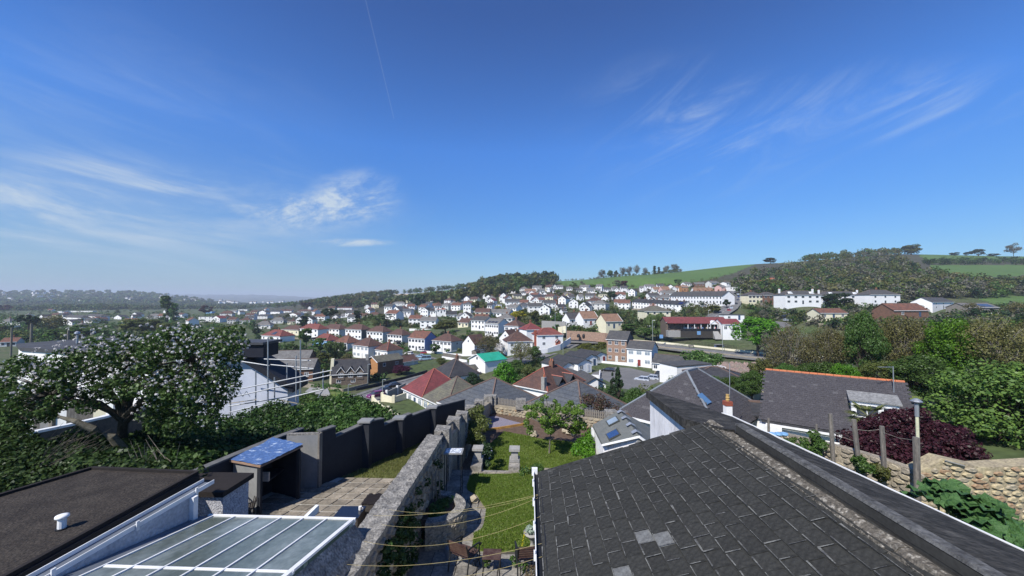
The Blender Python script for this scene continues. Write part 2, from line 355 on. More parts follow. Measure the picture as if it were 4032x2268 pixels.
# ------------------------------------------------------------------ houses
FR = dict(A=(0,1100),B=(500,1100),C=(1000,1130),D=(1500,1130),E=(1000,1330),F=(1500,1330),G=(1850,1050),H=(2300,1050),I=(2000,1280),J=(2450,1280),K=(2600,1050))
def fr(f,x,y):
 if f == 'R': return 3000 + x / 2.496,900 + y / 2.496
 if f == 'S': return x,y
 o = FR[f]; return o[0] + x / 5.152,o[1] + y / 5.152
def fscale(f): return {'R': 2.496,'S': 1.0}.get(f,5.152)
HOUSES = []; DIM = {}
WIN = {}
def window_obj(parent,x,y,z,w,h,rz,far,net=False,face=0):
 key = (round(w,1),round(h,1),far,net)
 if key not in WIN:
  b = MB(); t = .07
  if far:
   b.box(-w / 2,w / 2,-.03,.06,-h / 2,h / 2,0); b.box(-w / 2 + .06,w / 2 - .06,-.045,-.032,-h / 2 + .06,h / 2 - .06,1)
   WIN[key] = (b.mesh('window',[M_WHITE,M_NET if net else M_PANE]),None)
  else:
   b.box(-w / 2,w / 2,-.05,.06,-h / 2 - .05,-h / 2 + t,0); b.box(-w / 2,w / 2,-.05,.06,h / 2 - t,h / 2,0)
   b.box(-w / 2,-w / 2 + t,-.047,.06,-h / 2 + t,h / 2 - t,0); b.box(w / 2 - t,w / 2,-.047,.06,-h / 2 + t,h / 2 - t,0)
   n = max(1,int(round(w / .75)))
   for i in range(1,n): b.box(-w / 2 + w * i / n - t / 2,-w / 2 + w * i / n + t / 2,-.044,.06,-h / 2 + t,h / 2 - t,0)
   if h > 1.0: b.box(-w / 2 + t,w / 2 - t,-.04,.03,h / 2 - .38,h / 2 - .33,0)
   p = MB().box(-w / 2 + .02,w / 2 - .02,-.02,.02,-h / 2 + .02,h / 2 - .02)
   WIN[key] = (b.mesh('window',[M_WHITE]),p.mesh('pane',[M_NET if net else M_PANE]))
 me,pn = WIN[key]
 o = link('window',me,parent,(x,y,z),rz)
 if pn: link('pane',pn,o)
 return o
def roof_mesh(b,w,d,he,rise,kind,ov=.35,th=.14):
 """adds slabs; local frame: front wall on y=0 facing -y, house body y 0..d, x -w/2..w/2"""
 x0,x1,y0,y1 = -w / 2 - ov,w / 2 + ov,-ov,d + ov
 dz = ov * rise / (d / 2) if kind in ('gable','half','hip') else ov * rise / (w / 2)
 ze,zr = he - dz + th,he + rise + th
 if kind == 'gable':
  ym = d / 2
  b.slab([(x0,y0,ze),(x1,y0,ze),(x1,ym,zr),(x0,ym,zr)],th); b.slab([(x1,y1,ze),(x0,y1,ze),(x0,ym,zr),(x1,ym,zr)],th)
 elif kind == 'gablef':
  b.slab([(x0,y1,ze),(x0,y0,ze),(0,y0,zr),(0,y1,zr)],th); b.slab([(x1,y0,ze),(x1,y1,ze),(0,y1,zr),(0,y0,zr)],th)
 elif kind == 'hip':
  if w >= d:
   r = min(d / 2 + ov,w / 2 + ov - .05); a,c = (x0 + r,d / 2,zr),(x1 - r,d / 2,zr)
   b.slab([(x0,y0,ze),(x1,y0,ze),c,a],th); b.slab([(x1,y1,ze),(x0,y1,ze),a,c],th)
   b.slab([(x1,y0,ze),(x1,y1,ze),c],th); b.slab([(x0,y1,ze),(x0,y0,ze),a],th)
  else:
   r = w / 2 + ov; a,c = (0,y0 + r,zr),(0,y1 - r,zr)
   b.slab([(x0,y1,ze),(x0,y0,ze),a,c],th); b.slab([(x1,y0,ze),(x1,y1,ze),c,a],th)
   b.slab([(x0,y0,ze),(x1,y0,ze),a],th); b.slab([(x1,y1,ze),(x0,y1,ze),c],th)
 elif kind == 'flat':
  b.box(x0,x1,y0,y1,he,he + .25)
def body_mesh(b,w,d,he,rise,kind,foot=3.0):
 x0,x1 = -w / 2,w / 2
 b.box(x0,x1,0,d,-foot,he)
 if kind == 'gable':
  for x in (x0,x1 - .2): b.hexa([(x,0,he),(x + .2,0,he),(x + .2,d,he),(x,d,he),(x,d / 2 - .01,he + rise),(x + .2,d / 2 - .01,he + rise),(x + .2,d / 2,he + rise),(x,d / 2,he + rise)])
 if kind == 'gablef':
  for y in (0,d - .2): b.hexa([(x0,y,he),(x1,y,he),(x1,y + .2,he),(x0,y + .2,he),(-.01,y,he + rise),(.01,y,he + rise),(.01,y + .2,he + rise),(-.01,y + .2,he + rise)])
def house(pos,th,w,d,he,rise,kind='hip',wall='white',roof='brown',label='',storeys=2,chim=1,side=None,barge=False,wins=3,swins=0,name='house',cat='house',group=None,front=None,net=False,winw=1.2,porch=False,gut=True,ridge=None):
 y = pos[1]; far = y > 190; vfar = y > 420
 t = thing(name,label,cat,pos,th,group)
 b = MB(); body_mesh(b,w,d,he,rise,kind)
 b.build('wall',WALL[wall],t)
 if front:
  MB().box(-w / 2 - .012,w / 2 + .012,-.04,-.004,-.5,he - .02).build('front_wall',WALL[front],t)
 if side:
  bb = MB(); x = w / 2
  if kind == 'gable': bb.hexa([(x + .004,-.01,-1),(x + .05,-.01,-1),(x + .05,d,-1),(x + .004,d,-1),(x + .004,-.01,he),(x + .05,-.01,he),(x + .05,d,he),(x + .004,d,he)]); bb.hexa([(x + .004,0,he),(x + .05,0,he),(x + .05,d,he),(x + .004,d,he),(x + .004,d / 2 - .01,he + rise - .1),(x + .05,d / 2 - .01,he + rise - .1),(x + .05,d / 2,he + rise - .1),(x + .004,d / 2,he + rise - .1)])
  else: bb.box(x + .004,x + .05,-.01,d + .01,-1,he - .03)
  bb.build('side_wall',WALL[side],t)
 rb = MB(); roof_mesh(rb,w,d,he,rise,kind,.3 if kind != 'flat' else .15)
 ro = rb.build('roof',ROOF[roof],t)
 if not vfar and kind == 'hip' and w < d * .9:
  q = MB(); ya,yb = w / 2,d - w / 2; q.box(-.12,.12,ya,yb,he + rise + .08,he + rise + .24)
  for sx in (-1,1):
   for sy in (0,1): q.tube([Vector((sx * (w / 2 + .3),-.3 if sy == 0 else d + .3,he - .3 * rise / (w / 2) + .16)),Vector((0,ya if sy == 0 else yb,he + rise + .17))],.11,4)
  q.build('ridge_tiles',mat('ridge ' + (ridge or 'ridge tiles'),dict(orange=(.50,.19,.08),red=(.33,.10,.07),lead=(.19,.21,.235)).get(ridge,(.16,.11,.09)),.85),t)
 if not vfar and kind in ('gable','hip') and w >= d * .9:
  r_ = (d / 2 + .3) if kind == 'hip' else 0
  x0,x1 = -w / 2 - .3 + r_,w / 2 + .3 - r_
  q = MB(); rm = ridge or ('ridge tiles')
  if x1 > x0: q.box(x0,x1,d / 2 - .12,d / 2 + .12,he + rise + .08,he + rise + .24)
  if kind == 'hip':
   for sx in (-1,1):
    for sy in (0,1):
     e = Vector((sx * (w / 2 + .3),-.3 if sy == 0 else d + .3,he - .3 * rise / (d / 2) + .16)); a = Vector((sx * max(0,x1),d / 2,he + rise + .17))
     q.tube([e,a],.11,4)
  q.build('ridge_tiles',mat('ridge ' + rm,dict(orange=(.50,.19,.08),red=(.33,.10,.07)).get(rm,(.16,.11,.09)),.85),t)
 if gut and not vfar and kind != 'flat':
  if kind != 'gablef': MB().box(-w / 2 - .3,w / 2 + .3,-.42,-.32,he - .18,he - .02).build('gutter',M_WHITE,t)
 if barge and kind in ('gablef',):
  bb = MB()
  for sx in (-1,1): bb.tube([(sx * (w / 2 + .34),-.36,he - .12),(0,-.36,he + rise + .05)],.11,4)
  bb.build('bargeboard',M_WHITE,t)
 if barge and kind == 'gable':
  bb = MB(); x = w / 2 + .36
  for sy in (-.3,d + .3): bb.tube([(x,sy,he - .15),(x,d / 2,he + rise + .05)],.12,4)
  bb.build('bargeboard',M_WHITE,t)
 if chim:
  for i in range(chim):
   cxx = (0 if chim == 1 else (-1 if i == 0 else 1) * (w / 2 - .5)) if kind != 'gablef' else (w * .2)
   cy_ = d / 2 + (.5 if kind != 'gablef' else 1.5)
   c = MB().box(cxx - .45,cxx + .45,cy_ - .3,cy_ + .3,he + rise * .4,he + rise + 1.1).build('chimney',WALL['white'] if (chim == 2 and wall == 'white') else M_CHIM,t)
   if not vfar:
    p = MB()
    for k in (-.22,.22): p.tube([(cxx + k,cy_,he + rise + 1.1),(cxx + k,cy_,he + rise + 1.5)],.11,6)
    p.build('chimney_pot',M_POT,c)
 DIM[label] = (t,w,d,he,rise,kind)
 # windows
 sh = he / storeys
 if wins:
  for s_ in range(storeys):
   for i in range(wins):
    x = -w / 2 + w * (i + .5) / wins
    if s_ == 0 and i == wins // 2 and wins > 1 and not vfar:
     if not far:
      dd = MB().box(x - .48,x + .48,-.07,-.005,0.02,2.05).build('door',mat('door %d' % (int(abs(x * 7 + y)) % 3),[(.25,.04,.04),(.05,.09,.16),(.7,.7,.68)][int(abs(x * 7 + y)) % 3],.5),t)
      MB().box(x + .3,x + .38,-.12,-.072,1.0,1.08).build('handle',M_METAL,dd)
     else: MB().box(x - .48,x + .48,-.07,-.005,0.02,2.05).build('door',M_PANE,t)
     continue
    ww = min(1.7 if 'semi' in label else winw,w / wins * .72)
    window_obj(t,x,-.045 if front else 0,sh * s_ + sh * .56,ww,min(1.25,sh * .48),0,far,net)
 for i in range(swins):
  window_obj(t,w / 2 + (.05 if side else 0),d * (i + .5) / swins,he - sh * .5,1.0,1.0,math.pi / 2,far)
 if kind == 'gablef' and not vfar and rise > 1.5: window_obj(t,0,0,he + rise * .3,.9,.9,0,far)
 if 'semi' in label and winw == 1.2: pass
 FIX.append((pos[0] + d / 2 * -math.sin(th),pos[1] + d / 2 * math.cos(th),pos[2] - .05,max(5.5,.035 * y)))
 HOUSES.append((pos[0] - math.sin(th) * d / 2,pos[1] + math.cos(th) * d / 2,max(w,d) * .62))
 return t
def HZ(f,x0,x1,ye,yb,rise,th=-30,d=8,H=None,hp=None,label='',ymax=None,Y=None,**k):
 """house from the image: front wall spans x0..x1, eaves ye, foot yb, roof rise, all in pixels of view f"""
 s = fscale(f); u,v = fr(f,(x0 + x1) / 2,yb); px = 1 / s
 if Y: y = Y
 elif H: y = H * F / ((yb - ye) * px)
 elif hp: y = hp * F / (v - 1182)
 else: y = march(u,v) or 300
 p = P(u,v,y); thr = R(th); a = (u - CX) / F
 w = (x1 - x0) * px * y / F / max(.35,math.cos(thr) - a * math.sin(thr))
 he = (yb - ye) * px * y / F; ri = rise
 if he < 2.6 and not k.get('name'):      # foot hidden in the picture: keep the eaves where they are
  p.z -= 2.6 - he; he = 2.6
 return house(p,thr,w,d,he,ri,label=label,storeys=k.pop('storeys',2 if he > 3.9 else 1),**k)
# ------------------------------------------------------------------ the town: one entry per building
T_ = thing
def town():
 h = HZ
 # --- semis in two rows on the valley floor (left of centre); pale sides have their shade painted in
 h('C',150,525,990,1100,3.0,-25,9,hp=24,wall='white',roof='red',wins=4,ridge='red',label='white house under broad red hip roof with black solar panel',storeys=1)
 h('C',560,900,865,975,2.6,-25,8,hp=25,wall='cream',roof='brown',wins=4,chim=1,label='cream house with long brown roof just behind the red roof with the solar panel')
 h('C',930,1290,850,1015,3.0,-30,8,hp=25,wall='white',roof='red',wins=4,ridge='red',label='white semi with half orange half red hip roof, left end of upper row')
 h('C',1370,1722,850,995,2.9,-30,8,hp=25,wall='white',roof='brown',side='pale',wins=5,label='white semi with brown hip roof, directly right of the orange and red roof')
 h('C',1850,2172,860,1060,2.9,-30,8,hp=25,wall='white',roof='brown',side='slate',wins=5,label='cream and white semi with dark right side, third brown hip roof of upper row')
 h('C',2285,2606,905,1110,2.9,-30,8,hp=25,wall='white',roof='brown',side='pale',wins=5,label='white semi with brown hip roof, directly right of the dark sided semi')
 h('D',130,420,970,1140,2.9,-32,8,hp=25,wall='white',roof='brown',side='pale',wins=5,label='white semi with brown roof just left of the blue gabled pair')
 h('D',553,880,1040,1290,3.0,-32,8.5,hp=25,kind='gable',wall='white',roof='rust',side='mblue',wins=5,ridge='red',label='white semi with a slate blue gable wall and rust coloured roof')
 h('D',1040,1418,1095,1320,2.9,-32,8.5,hp=25,wall='white',roof='brown',side='pale',wins=5,swins=1,label='white semi with side wall greyed for shade, right of the blue gabled pair')
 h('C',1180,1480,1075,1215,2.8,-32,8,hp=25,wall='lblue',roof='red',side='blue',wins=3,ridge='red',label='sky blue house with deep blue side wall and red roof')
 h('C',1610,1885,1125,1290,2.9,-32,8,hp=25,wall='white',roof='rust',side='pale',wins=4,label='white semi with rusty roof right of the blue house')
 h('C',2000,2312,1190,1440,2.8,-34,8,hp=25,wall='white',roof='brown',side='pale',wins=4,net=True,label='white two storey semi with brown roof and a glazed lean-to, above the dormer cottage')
 h('E',2440,2700,250,430,2.8,-34,8,hp=25,wall='white',roof='brown',side='pale',wins=4,swins=1,ridge='red',label='white house with right side greyed for shade and brown hip roof, behind the brown roofed garage')
 h('F',340,752,480,575,1.7,52,6,hp=24,kind='gable',wall='pale',roof='brown',wins=2,chim=0,storeys=1,name='garage',cat='garage',label='garage greyed for its shaded long side, with brown pitched roof and white left gable')  # pale grey puts the shade on a white wall into its colour
 # --- nearer street
 h('E',1575,2300,735,955,3.5,14,7.5,hp=24,kind='gable',wall='dstone',roof='dark',wins=0,chim=0,label='dark stone cottage with three pointed dormers and a cream chimney stack')
 h('E',2290,2505,480,745,1.5,-38,9.5,hp=24,kind='gablef',wall='tan',roof='moss',side='brown',wins=0,chim=0,swins=2,barge=True,label='orange brick house end with mossy grey roof beside the dormer cottage')  # browner side brick has the right face's shade painted in
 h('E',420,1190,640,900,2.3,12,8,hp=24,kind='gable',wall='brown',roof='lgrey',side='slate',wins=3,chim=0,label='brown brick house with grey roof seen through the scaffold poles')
 h('E',185,1110,425,560,2.4,10,8,hp=24,kind='gable',wall='brown',roof='lgrey',wins=4,chim=0,label='long grey roofed house behind the brown brick house')
 # --- road side, centre
 h('I',600,1120,200,440,2.3,12,7.5,Y=148,wall='white',roof='red',wins=2,chim=0,ridge='red',label='white house with red hip roof, red brick stack and little porch by the junction')
 h('I',380,700,90,290,2.6,22,8,Y=172,wall='white',roof='crim',wins=1,chim=1,ridge='red',label='white house with crimson pyramid roof behind the junction house')
 h('G',700,980,1200,1330,2.6,-30,9,Y=190,wall='white',roof='brown',wins=3,chim=1,label='white semi with brown roof between the solar panelled block and the crimson roof')
 h('I',0,500,330,610,3.0,14,8,Y=150,wall='white',roof='brown',wins=3,label='white house with dark brown hip roof behind the bare tree by the road')
 h('D',2110,2378,740,1000,2.4,-38,9,Y=205,kind='gable',wall='white',roof='lgrey',wins=6,swins=0,chim=0,label='white block with rows of small windows and solar panels on a grey roof')
 h('D',1830,2100,680,850,2.2,-38,9,Y=225,kind='gable',wall='white',roof='grey',wins=4,chim=1,label='white house with grey roof and russet slats left of the solar panelled block')
 h('D',1650,1895,1150,1370,3.6,-38,8,Y=170,kind='gablef',wall='white',roof='brown',wins=0,chim=0,label='plain white gable with steep brown roof beside the big bare tree')
 h('D',2400,2640,1030,1260,3.4,-30,8,Y=178,kind='gablef',wall='white',roof='brown',wins=1,chim=0,label='white gable half hidden behind the white blossom tree')
 h('F',1790,2110,450,640,1.7,-50,8,Y=118,kind='gablef',wall='white',roof='green',wins=0,chim=0,storeys=1,barge=True,label='white gabled house with bright green sheet metal roof')
 h('F',1600,1720,640,820,.9,-50,4,Y=112,kind='gablef',wall='white',roof='moss',wins=0,chim=0,storeys=1,name='annexe',label='small white annexe with moss green roof left of the green roofed house')
 # --- stone house group
 h('I',2005,2405,300,745,2.7,-33,8,Y=134,kind='gable',wall='stone',roof='grey',side='slate',wins=3,chim=0,storeys=3,ridge='orange',label='tall three storey rubble stone house with slate hung side and orange ridge tiles')
 h('J',95,592,490,830,2.2,-36,7,Y=126,kind='gable',wall='white',roof='grey',wins=3,chim=0,net=True,winw=1.7,label='white two storey house joined to the right of the tall stone house')
 h('J',610,1235,790,965,2.2,-36,7,Y=118,kind='gable',wall='white',roof='grey',wins=5,chim=0,storeys=1,label='long low white building with grey roof below the main road')
 for i,(x0,x1,e,b_,y_,lab) in enumerate(((1110,1352,835,945,112,'nearest and lowest of the four white bungalows with dark shallow roofs'),
   (1425,1700,770,930,113,'second of the four dark roofed white bungalows, with two patio doors'),
   (1575,1815,660,790,124,'third of the four dark roofed white bungalows, set back behind the second'),
   (1785,2002,610,735,130,'farthest of the four dark roofed white bungalows, nearest the tall stone house'))):
  h('I',x0,x1,e,b_,1.0,32,10 if i != 1 else 12,Y=y_,kind='gablef',wall='white',roof='dark',wins=2,chim=0,storeys=1,winw=1.3,group='white retirement bungalows below the stone house',label=lab)
 h('I',1555,1985,1195,1290,1.2,8,9,Y=80,kind='gablef',wall='white',roof='grey',wins=2,chim=0,storeys=1,winw=.8,name='outbuilding',label='white gabled outbuilding with ribbed grey sheet roof left of the dark conifer')
 h('I',1360,1640,1060,1130,1.0,20,7,Y=92,kind='gablef',wall='pale',roof='grey',wins=0,chim=0,storeys=1,name='shed',cat='shed',label='ribbed grey shed roof behind the white gabled outbuilding')
 # --- three brown roofed chalets, cream villa
 h('H',-290,60,1060,1170,3.2,26,7,Y=205,kind='gable',wall='white',roof='grey',side='brick',wins=3,barge=True,storeys=1,label='white fronted house with long dormer and red brick gable, left of the brown roofed chalets')
 h('H',-10,285,1055,1190,3.4,20,8,Y=186,kind='gable',wall='white',roof='tan',side='brick',wins=3,chim=1,barge=True,storeys=1,swins=2,label='chalet with sandy brown roof and red brick gable, middle of three')
 h('H',445,770,1110,1250,3.2,20,8,Y=175,kind='gable',wall='cream',roof='tan',side='brick',wins=3,chim=0,barge=True,storeys=1,swins=2,label='cream chalet with sandy brown roof and dark red brick gable, nearest of three')
 h('H',1235,1755,905,1090,2.6,3,10,Y=200,wall='cream',roof='moss',wins=4,label='square cream villa with grey pyramid roof behind the willow')
 # --- terrace below the hill road: eight joined houses
 terrace('H',(975,712,840),(2012,775,925),8,5.0,8,2.3,'dark',['white','white','white','pink','white','white','white','white'],'in the lower white terrace above the cream villa','houses of the lower white terrace')
 terrace('H',(690,648,730),(1040,630,715),3,5.0,8,2.2,'grey',['white'] * 3,'in the short white terrace left of the long lower terrace','houses of the short white terrace')
 terrace('K',(185,595,735),(1262,595,765),9,5.2,9,3.0,'grey',['white'] * 9,'in the upper white terrace beside the hill road','houses of the upper white terrace')
 terrace('K',(690,492,600),(1080,492,600),4,5.2,8,3.4,'tan',['white'] * 4,'in the brown roofed terrace behind the upper white one','brown roofed terrace houses near the top of the hill road',chim=2)
 # --- hill houses right of the road
 h('K',1640,1892,690,772,2.6,-8,9,H=4.2,kind='gablef',wall='yellow',roof='dark',wins=0,chim=0,label='pale yellow gable end beside the top of the hill road')
 h('K',1790,2090,580,745,2.0,5,8,H=5.2,wall='cream',roof='grey',wins=4,chim=1,label='cream left half of the semi behind the yellow gable')
 h('K',2092,2400,580,745,2.0,5,8,H=5.2,wall='brown',roof='grey',wins=3,chim=0,label='brown brick right half of the semi behind the yellow gable')
 h('R',230,580,652,742,2.4,3,9,H=5.2,wall='white',roof='grey',wins=5,chim=2,label='white and yellow semi with two white roof gables, left of the round dark tree')
 h('R',620,1018,655,735,2.4,3,9,H=5.2,wall='white',roof='grey',wins=5,chim=2,label='white semi half hidden by the round dark tree on the hill')
 h('R',1068,1362,650,742,2.8,5,9,H=5.4,wall='white',roof='grey',wins=3,chim=1,label='large white house with grey hip roof right of the round dark tree')
 h('R',1682,1890,722,790,2.6,28,9,Y=225,kind='gable',wall='white',roof='grey',side='white',wins=3,chim=0,label='big white house with its blank gable turned to the right, below the wood')
 h('R',2030,2330,775,850,2.2,10,9,Y=200,kind='gable',wall='board',roof='lgrey',wins=1,chim=0,storeys=1,label='grey boarded building with solar panels at the far right of the hillside')
 h('R',1300,1640,805,860,2.8,5,9,Y=160,kind='gable',wall='brown',roof='rust',wins=2,chim=0,storeys=1,label='brown house with lichened roof and three skylights behind the bare trees')
 h('R',575,838,830,880,1.9,0,8,Y=175,kind='gable',wall='cream',roof='rust',wins=3,chim=0,storeys=1,label='low cream bungalow with brown roof behind the bare trees on the right')
 h('R',-30,80,525,570,1.6,10,8,Y=330,kind='gable',wall='brick',roof='terra',wins=0,chim=0,storeys=1,label='lower of two red roofed buildings in the wood above the hill road')
 h('R',70,165,500,550,1.6,10,8,Y=345,kind='gable',wall='brick',roof='terra',wins=0,chim=0,storeys=1,label='upper of two red roofed buildings in the wood above the hill road')
 # --- hillside rows under the green field
 tops = [('H',60,200,482,522),('H',225,332,485,522),('H',402,540,458,492),('H',570,692,440,488),('H',745,880,426,468),('H',1240,1436,396,436),('H',1490,1632,382,410)]
 ords = ['first','second','third','fourth','fifth','sixth','seventh','eighth','ninth','tenth','eleventh','twelfth']
 for i,q in enumerate(tops):
  h(*q,2.2,-6,8,kind='gable',wall='white',roof='lgrey' if i % 2 else 'grey',side='brown' if i == 4 else None,wins=4,chim=1,group='houses in the top row under the field',label=ords[i] + ' white house from the left along the foot of the green field')
 more = [
     ('H',320,465,560,608,1.0,0,'flat','cream','lgrey','cream flat roofed house left of the round dark oak on the hill'),
     ('H',915,992,472,500,1.4,0,'gable','white','grey','small white bungalow below the purple tree'),
     ('H',1300,1408,556,600,3.2,-10,'gablef','white','grey','white steep gable above the lower terrace'),
     ('H',1450,1552,560,612,2.6,-25,'gablef','white','grey','white house with grey roof right of the steep gable above the terrace'),
     ('H',1600,1752,470,545,3.6,14,'gable','pink','tan','pink house with big sandy roof in the middle of the hillside'),
     ('H',1420,1548,465,492,3.0,5,'gable','white','tan','white house with sandy roof left of the pink house'),
     ('K',432,566,410,492,1.6,0,'gable','tan','tan','tan brick house with a white porch high on the hillside'),
     ('K',320,430,428,490,1.8,0,'gable','white','tan','white fronted house joined left of the tan brick house'),
     ('K',505,640,345,395,1.8,10,'gable','white','lgrey','white house with pale roof above the tan brick house'),
     ('K',700,900,350,395,1.8,-8,'gable','brown','lgrey','brown house with dark balcony near the top of the hill'),
     ('K',1040,1200,330,400,2.2,20,'gable','pale','lgrey','grey gabled house behind the purple and green tree by the hill road'),
     ('K',1240,1345,410,470,1.8,20,'gable','pink','lgrey','pink bungalow at the bend of the hill road'),
     ('K',1410,1572,412,468,1.0,5,'flat','white','lgrey','white flat topped house above the bend of the hill road'),
     ('K',1345,1430,330,372,1.2,20,'gable','white','lgrey','white bungalow highest beside the hill road'),
     ('K',790,1000,700,790,1.8,-5,'gable','brown','moss','dark brown bungalow behind the end of the lower terrace'),
     ('G',610,745,590,725,3.0,-8,'gablef','white','grey','tall white house with pointed gable and many small windows, centre of the hillside'),
     ('G',735,865,640,735,2.6,25,'gablef','white','brown','white gable joined right of the tall pointed white house'),
     ('G',885,1060,590,640,2.0,10,'gable','cream','grey','cream bungalow right of the tall pointed white house'),
     ('G',1200,1275,620,665,3.0,-15,'gablef','white','dark','white gable at the left end of the long dark roof'),
     ('G',1275,1600,620,665,2.6,-8,'gable','white','dark','long dark roofed white house with a row of small dormers'),
     ('G',1258,1400,680,745,3.0,8,'gablef','white','rust','white gable with brown roof below the long dark roof'),
     ('G',1400,1530,680,745,2.6,8,'gable','white','rust','white house joined right of the gable below the long dark roof'),
     ('G',1680,1770,700,800,2.2,-10,'gablef','brick','rust','red brick gable with white bargeboards in the middle of the slope'),
     ('G',1705,1835,610,660,1.8,0,'hip','tan','brown','left of two small brick hip roofed houses on the slope'),
     ('G',1845,1975,610,690,1.8,0,'hip','brick','brown','right of two small brick hip roofed houses on the slope'),
     ('G',1935,2015,590,660,2.6,-20,'gablef','yellow','tan','yellow gable above the two small brick houses'),
     ('G',2020,2130,620,665,2.6,15,'gable','white','grey','white house with pale bargeboards right of the yellow gable'),
     ('G',2215,2310,610,685,2.4,10,'gable','white','lgrey','white house right of the pale bargeboards, above the tall hedges'),
     ('G',1200,1310,530,570,2.4,-10,'gablef','white','grey','white gable under the wood, upper left of the long dark roof'),
     ('G',1395,1460,545,582,2.6,-10,'gablef','white','grey','left of a pair of small white gables under the wood'),
     ('G',1475,1560,550,582,2.2,-10,'gablef','white','grey','right of a pair of small white gables under the wood'),
     ('G',1050,1140,525,570,1.6,0,'gable','white','grey','white house under the wood, left of the small gables'),
     ('G',1370,1490,400,445,2.4,-10,'gablef','white','lgrey','white gable in the highest row against the wood'),
     ('G',1540,1690,400,432,2.4,-6,'gable','white','lgrey','white house with long pale roof in the highest row against the field'),
     ('G',1690,1760,400,448,3.0,-6,'gablef','pale','lgrey','pale gable breaking the long roof line of the highest row'),
     ('G',1760,1890,405,440,2.2,-6,'gable','white','lgrey','white house right of the pale gable in the highest row'),
     ('G',1965,2085,440,470,2.2,-6,'gable','white','lgrey','white house at the field foot, left of the dark gable'),
     ('G',2170,2290,480,515,2.4,-6,'gable','white','grey','white house with wide grey roof, right of the two trees at the field foot'),
     ('G',2380,2535,460,520,2.2,-6,'gable','white','lgrey','white house right of the dark gable at the field foot'),
     ('G',1560,1625,445,500,2.0,-15,'gablef','white','lgrey','narrow white gable below the highest row'),
     ('G',1225,1340,410,455,1.8,5,'gable','pink','brown','pinkish house at the left of the highest row'),
     ('G',1110,1215,410,450,1.8,5,'gable','cream','brown','cream and brown house at the far left of the highest row'),
     ('G',1130,1340,488,520,2.6,8,'gable','pink','tan','house with long tan roof below the pinkish one'),
     ('G',1380,1530,480,510,2.6,8,'gable','pale','lgrey','grey roofed house right of the small dark pine on the slope'),
     ('G',1680,1760,480,520,1.6,-6,'gable','white','grey','white house left of the olive tree on the slope'),
     ('G',1000,1240,800,870,2.6,18,'hip','white','blue','bungalow with blue grey hip roof behind the yellow tree'),
     ('G',830,1000,700,750,1.2,10,'flat','white','grey','white low house with flat roof right of the tall pointed white house'),
     ('G',265,340,590,640,2.4,-15,'gablef','white','brown','small white gable with a dark arched opening'),
     ('G',355,480,690,800,2.4,-25,'gablef','white','crim','white gable with crimson roof beside the olive tree'),
     ('G',320,440,790,915,2.0,-25,'gable','white','dark','white house with dark roof, in front of the crimson roofed gable'),
     ('G',485,640,770,880,.8,0,'flat','white','lgrey','flat white house hidden behind the bright yellow tree'),
     ('G',1800,1960,830,885,2.6,15,'gable','white','dark','white house with dark roof and tall white chimney'),
     ('G',1890,1970,905,990,1.6,12,'gable','white','grey','small white house with grey roof below the tall white chimney'),
     ('D',800,950,470,620,2.2,-20,'gablef','white','dark','white house with timbered front gable left of the orange roof'),
     ('D',950,1115,490,545,2.0,-15,'gable','white','dark','white house with dark roof and two white chimneys beside the timbered gable'),
     ('D',1130,1320,455,530,1.9,10,'hip','white','terra','white house with bright terracotta roof and a dark solar panel'),
     ('D',1320,1540,560,640,2.8,12,'gable','white','dark','white house with two round topped dormers in a dark roof'),
     ('D',970,1200,665,740,1.9,-5,'gablef','white','brown','white bungalow with half timbered gable'),
     ('D',620,800,650,740,3.0,-8,'gable','white','rust','white house with deep rust roof and one white dormer'),
     ('D',210,380,470,555,3.2,-20,'gablef','white','blue','white gable joined to a long blue grey roof'),
     ('D',385,600,500,555,2.4,-8,'gable','white','blue','long blue grey roof right of the white gable'),
     ('D',65,215,400,470,2.4,-15,'gable','white','grey','white house with three arched windows near the big dark evergreen'),
     ('D',230,480,330,380,2.4,-8,'hip','pale','lgrey','grey hip roofed house left of the big dark evergreen'),
     ('D',530,655,345,395,1.8,5,'gable','white','grey','white house close left of the big dark evergreen'),
     ('D',1670,1820,350,470,2.0,-12,'hip','white','blue','white square house with blue grey hip roof'),
     ('D',1680,1790,230,300,2.6,-20,'gablef','white','grey','white gable above the blue grey hip roof'),
     ('D',1550,1660,240,290,1.8,-10,'gable','white','grey','white house left of the high white gable'),
     ('D',1570,1840,600,650,1.6,10,'gable','white','grey','long white house with a black striped gable above the street'),
     ('D',1470,1810,685,755,1.4,10,'gable','white','grey','low white bungalow with wide windows right of the round shrub tree'),
     ('D',1095,1230,385,440,2.2,8,'hip','white','brown','white bungalow with brown hip roof behind the terracotta roof'),
     ('D',960,1090,285,340,2.0,5,'gable','white','brown','brown roof among the trees above the orange roof'),
     ('C',1690,1985,425,530,2.0,4,'gable','white','brown','wide white house with brown roof left of the black cypress'),
     ('C',1760,2010,590,665,3.0,4,'gable','white','lgrey','grey roofed house below the wide white house'),
     ('C',1060,1390,650,705,3.0,8,'hip','white','lgrey','grey hip roofed bungalow right of the dark round cypress'),
     ('C',680,830,700,760,1.8,4,'hip','cream','brown','cream bungalow left of the dark round cypress'),
     ('C',700,875,560,610,2.2,-25,'gablef','white','brown','white gable wall with a curved white annexe'),
     ('C',880,1180,490,550,2.8,8,'hip','pale','brown','brown hip roof with two white chimneys'),
     ('C',1200,1400,500,540,2.6,10,'hip','pale','lgrey','pale grey hip roof behind the pine'),
     ('C',525,760,485,530,2.6,4,'gable','white','brown','brown roof with white left gable on the far side of the valley'),
     ('C',330,520,500,540,2.6,-20,'gable','white','dark','dark roof with a white parapet, second of two'),
     ('C',100,240,510,560,3.0,-25,'gablef','white','dark','dark roof with white gable, first of two'),
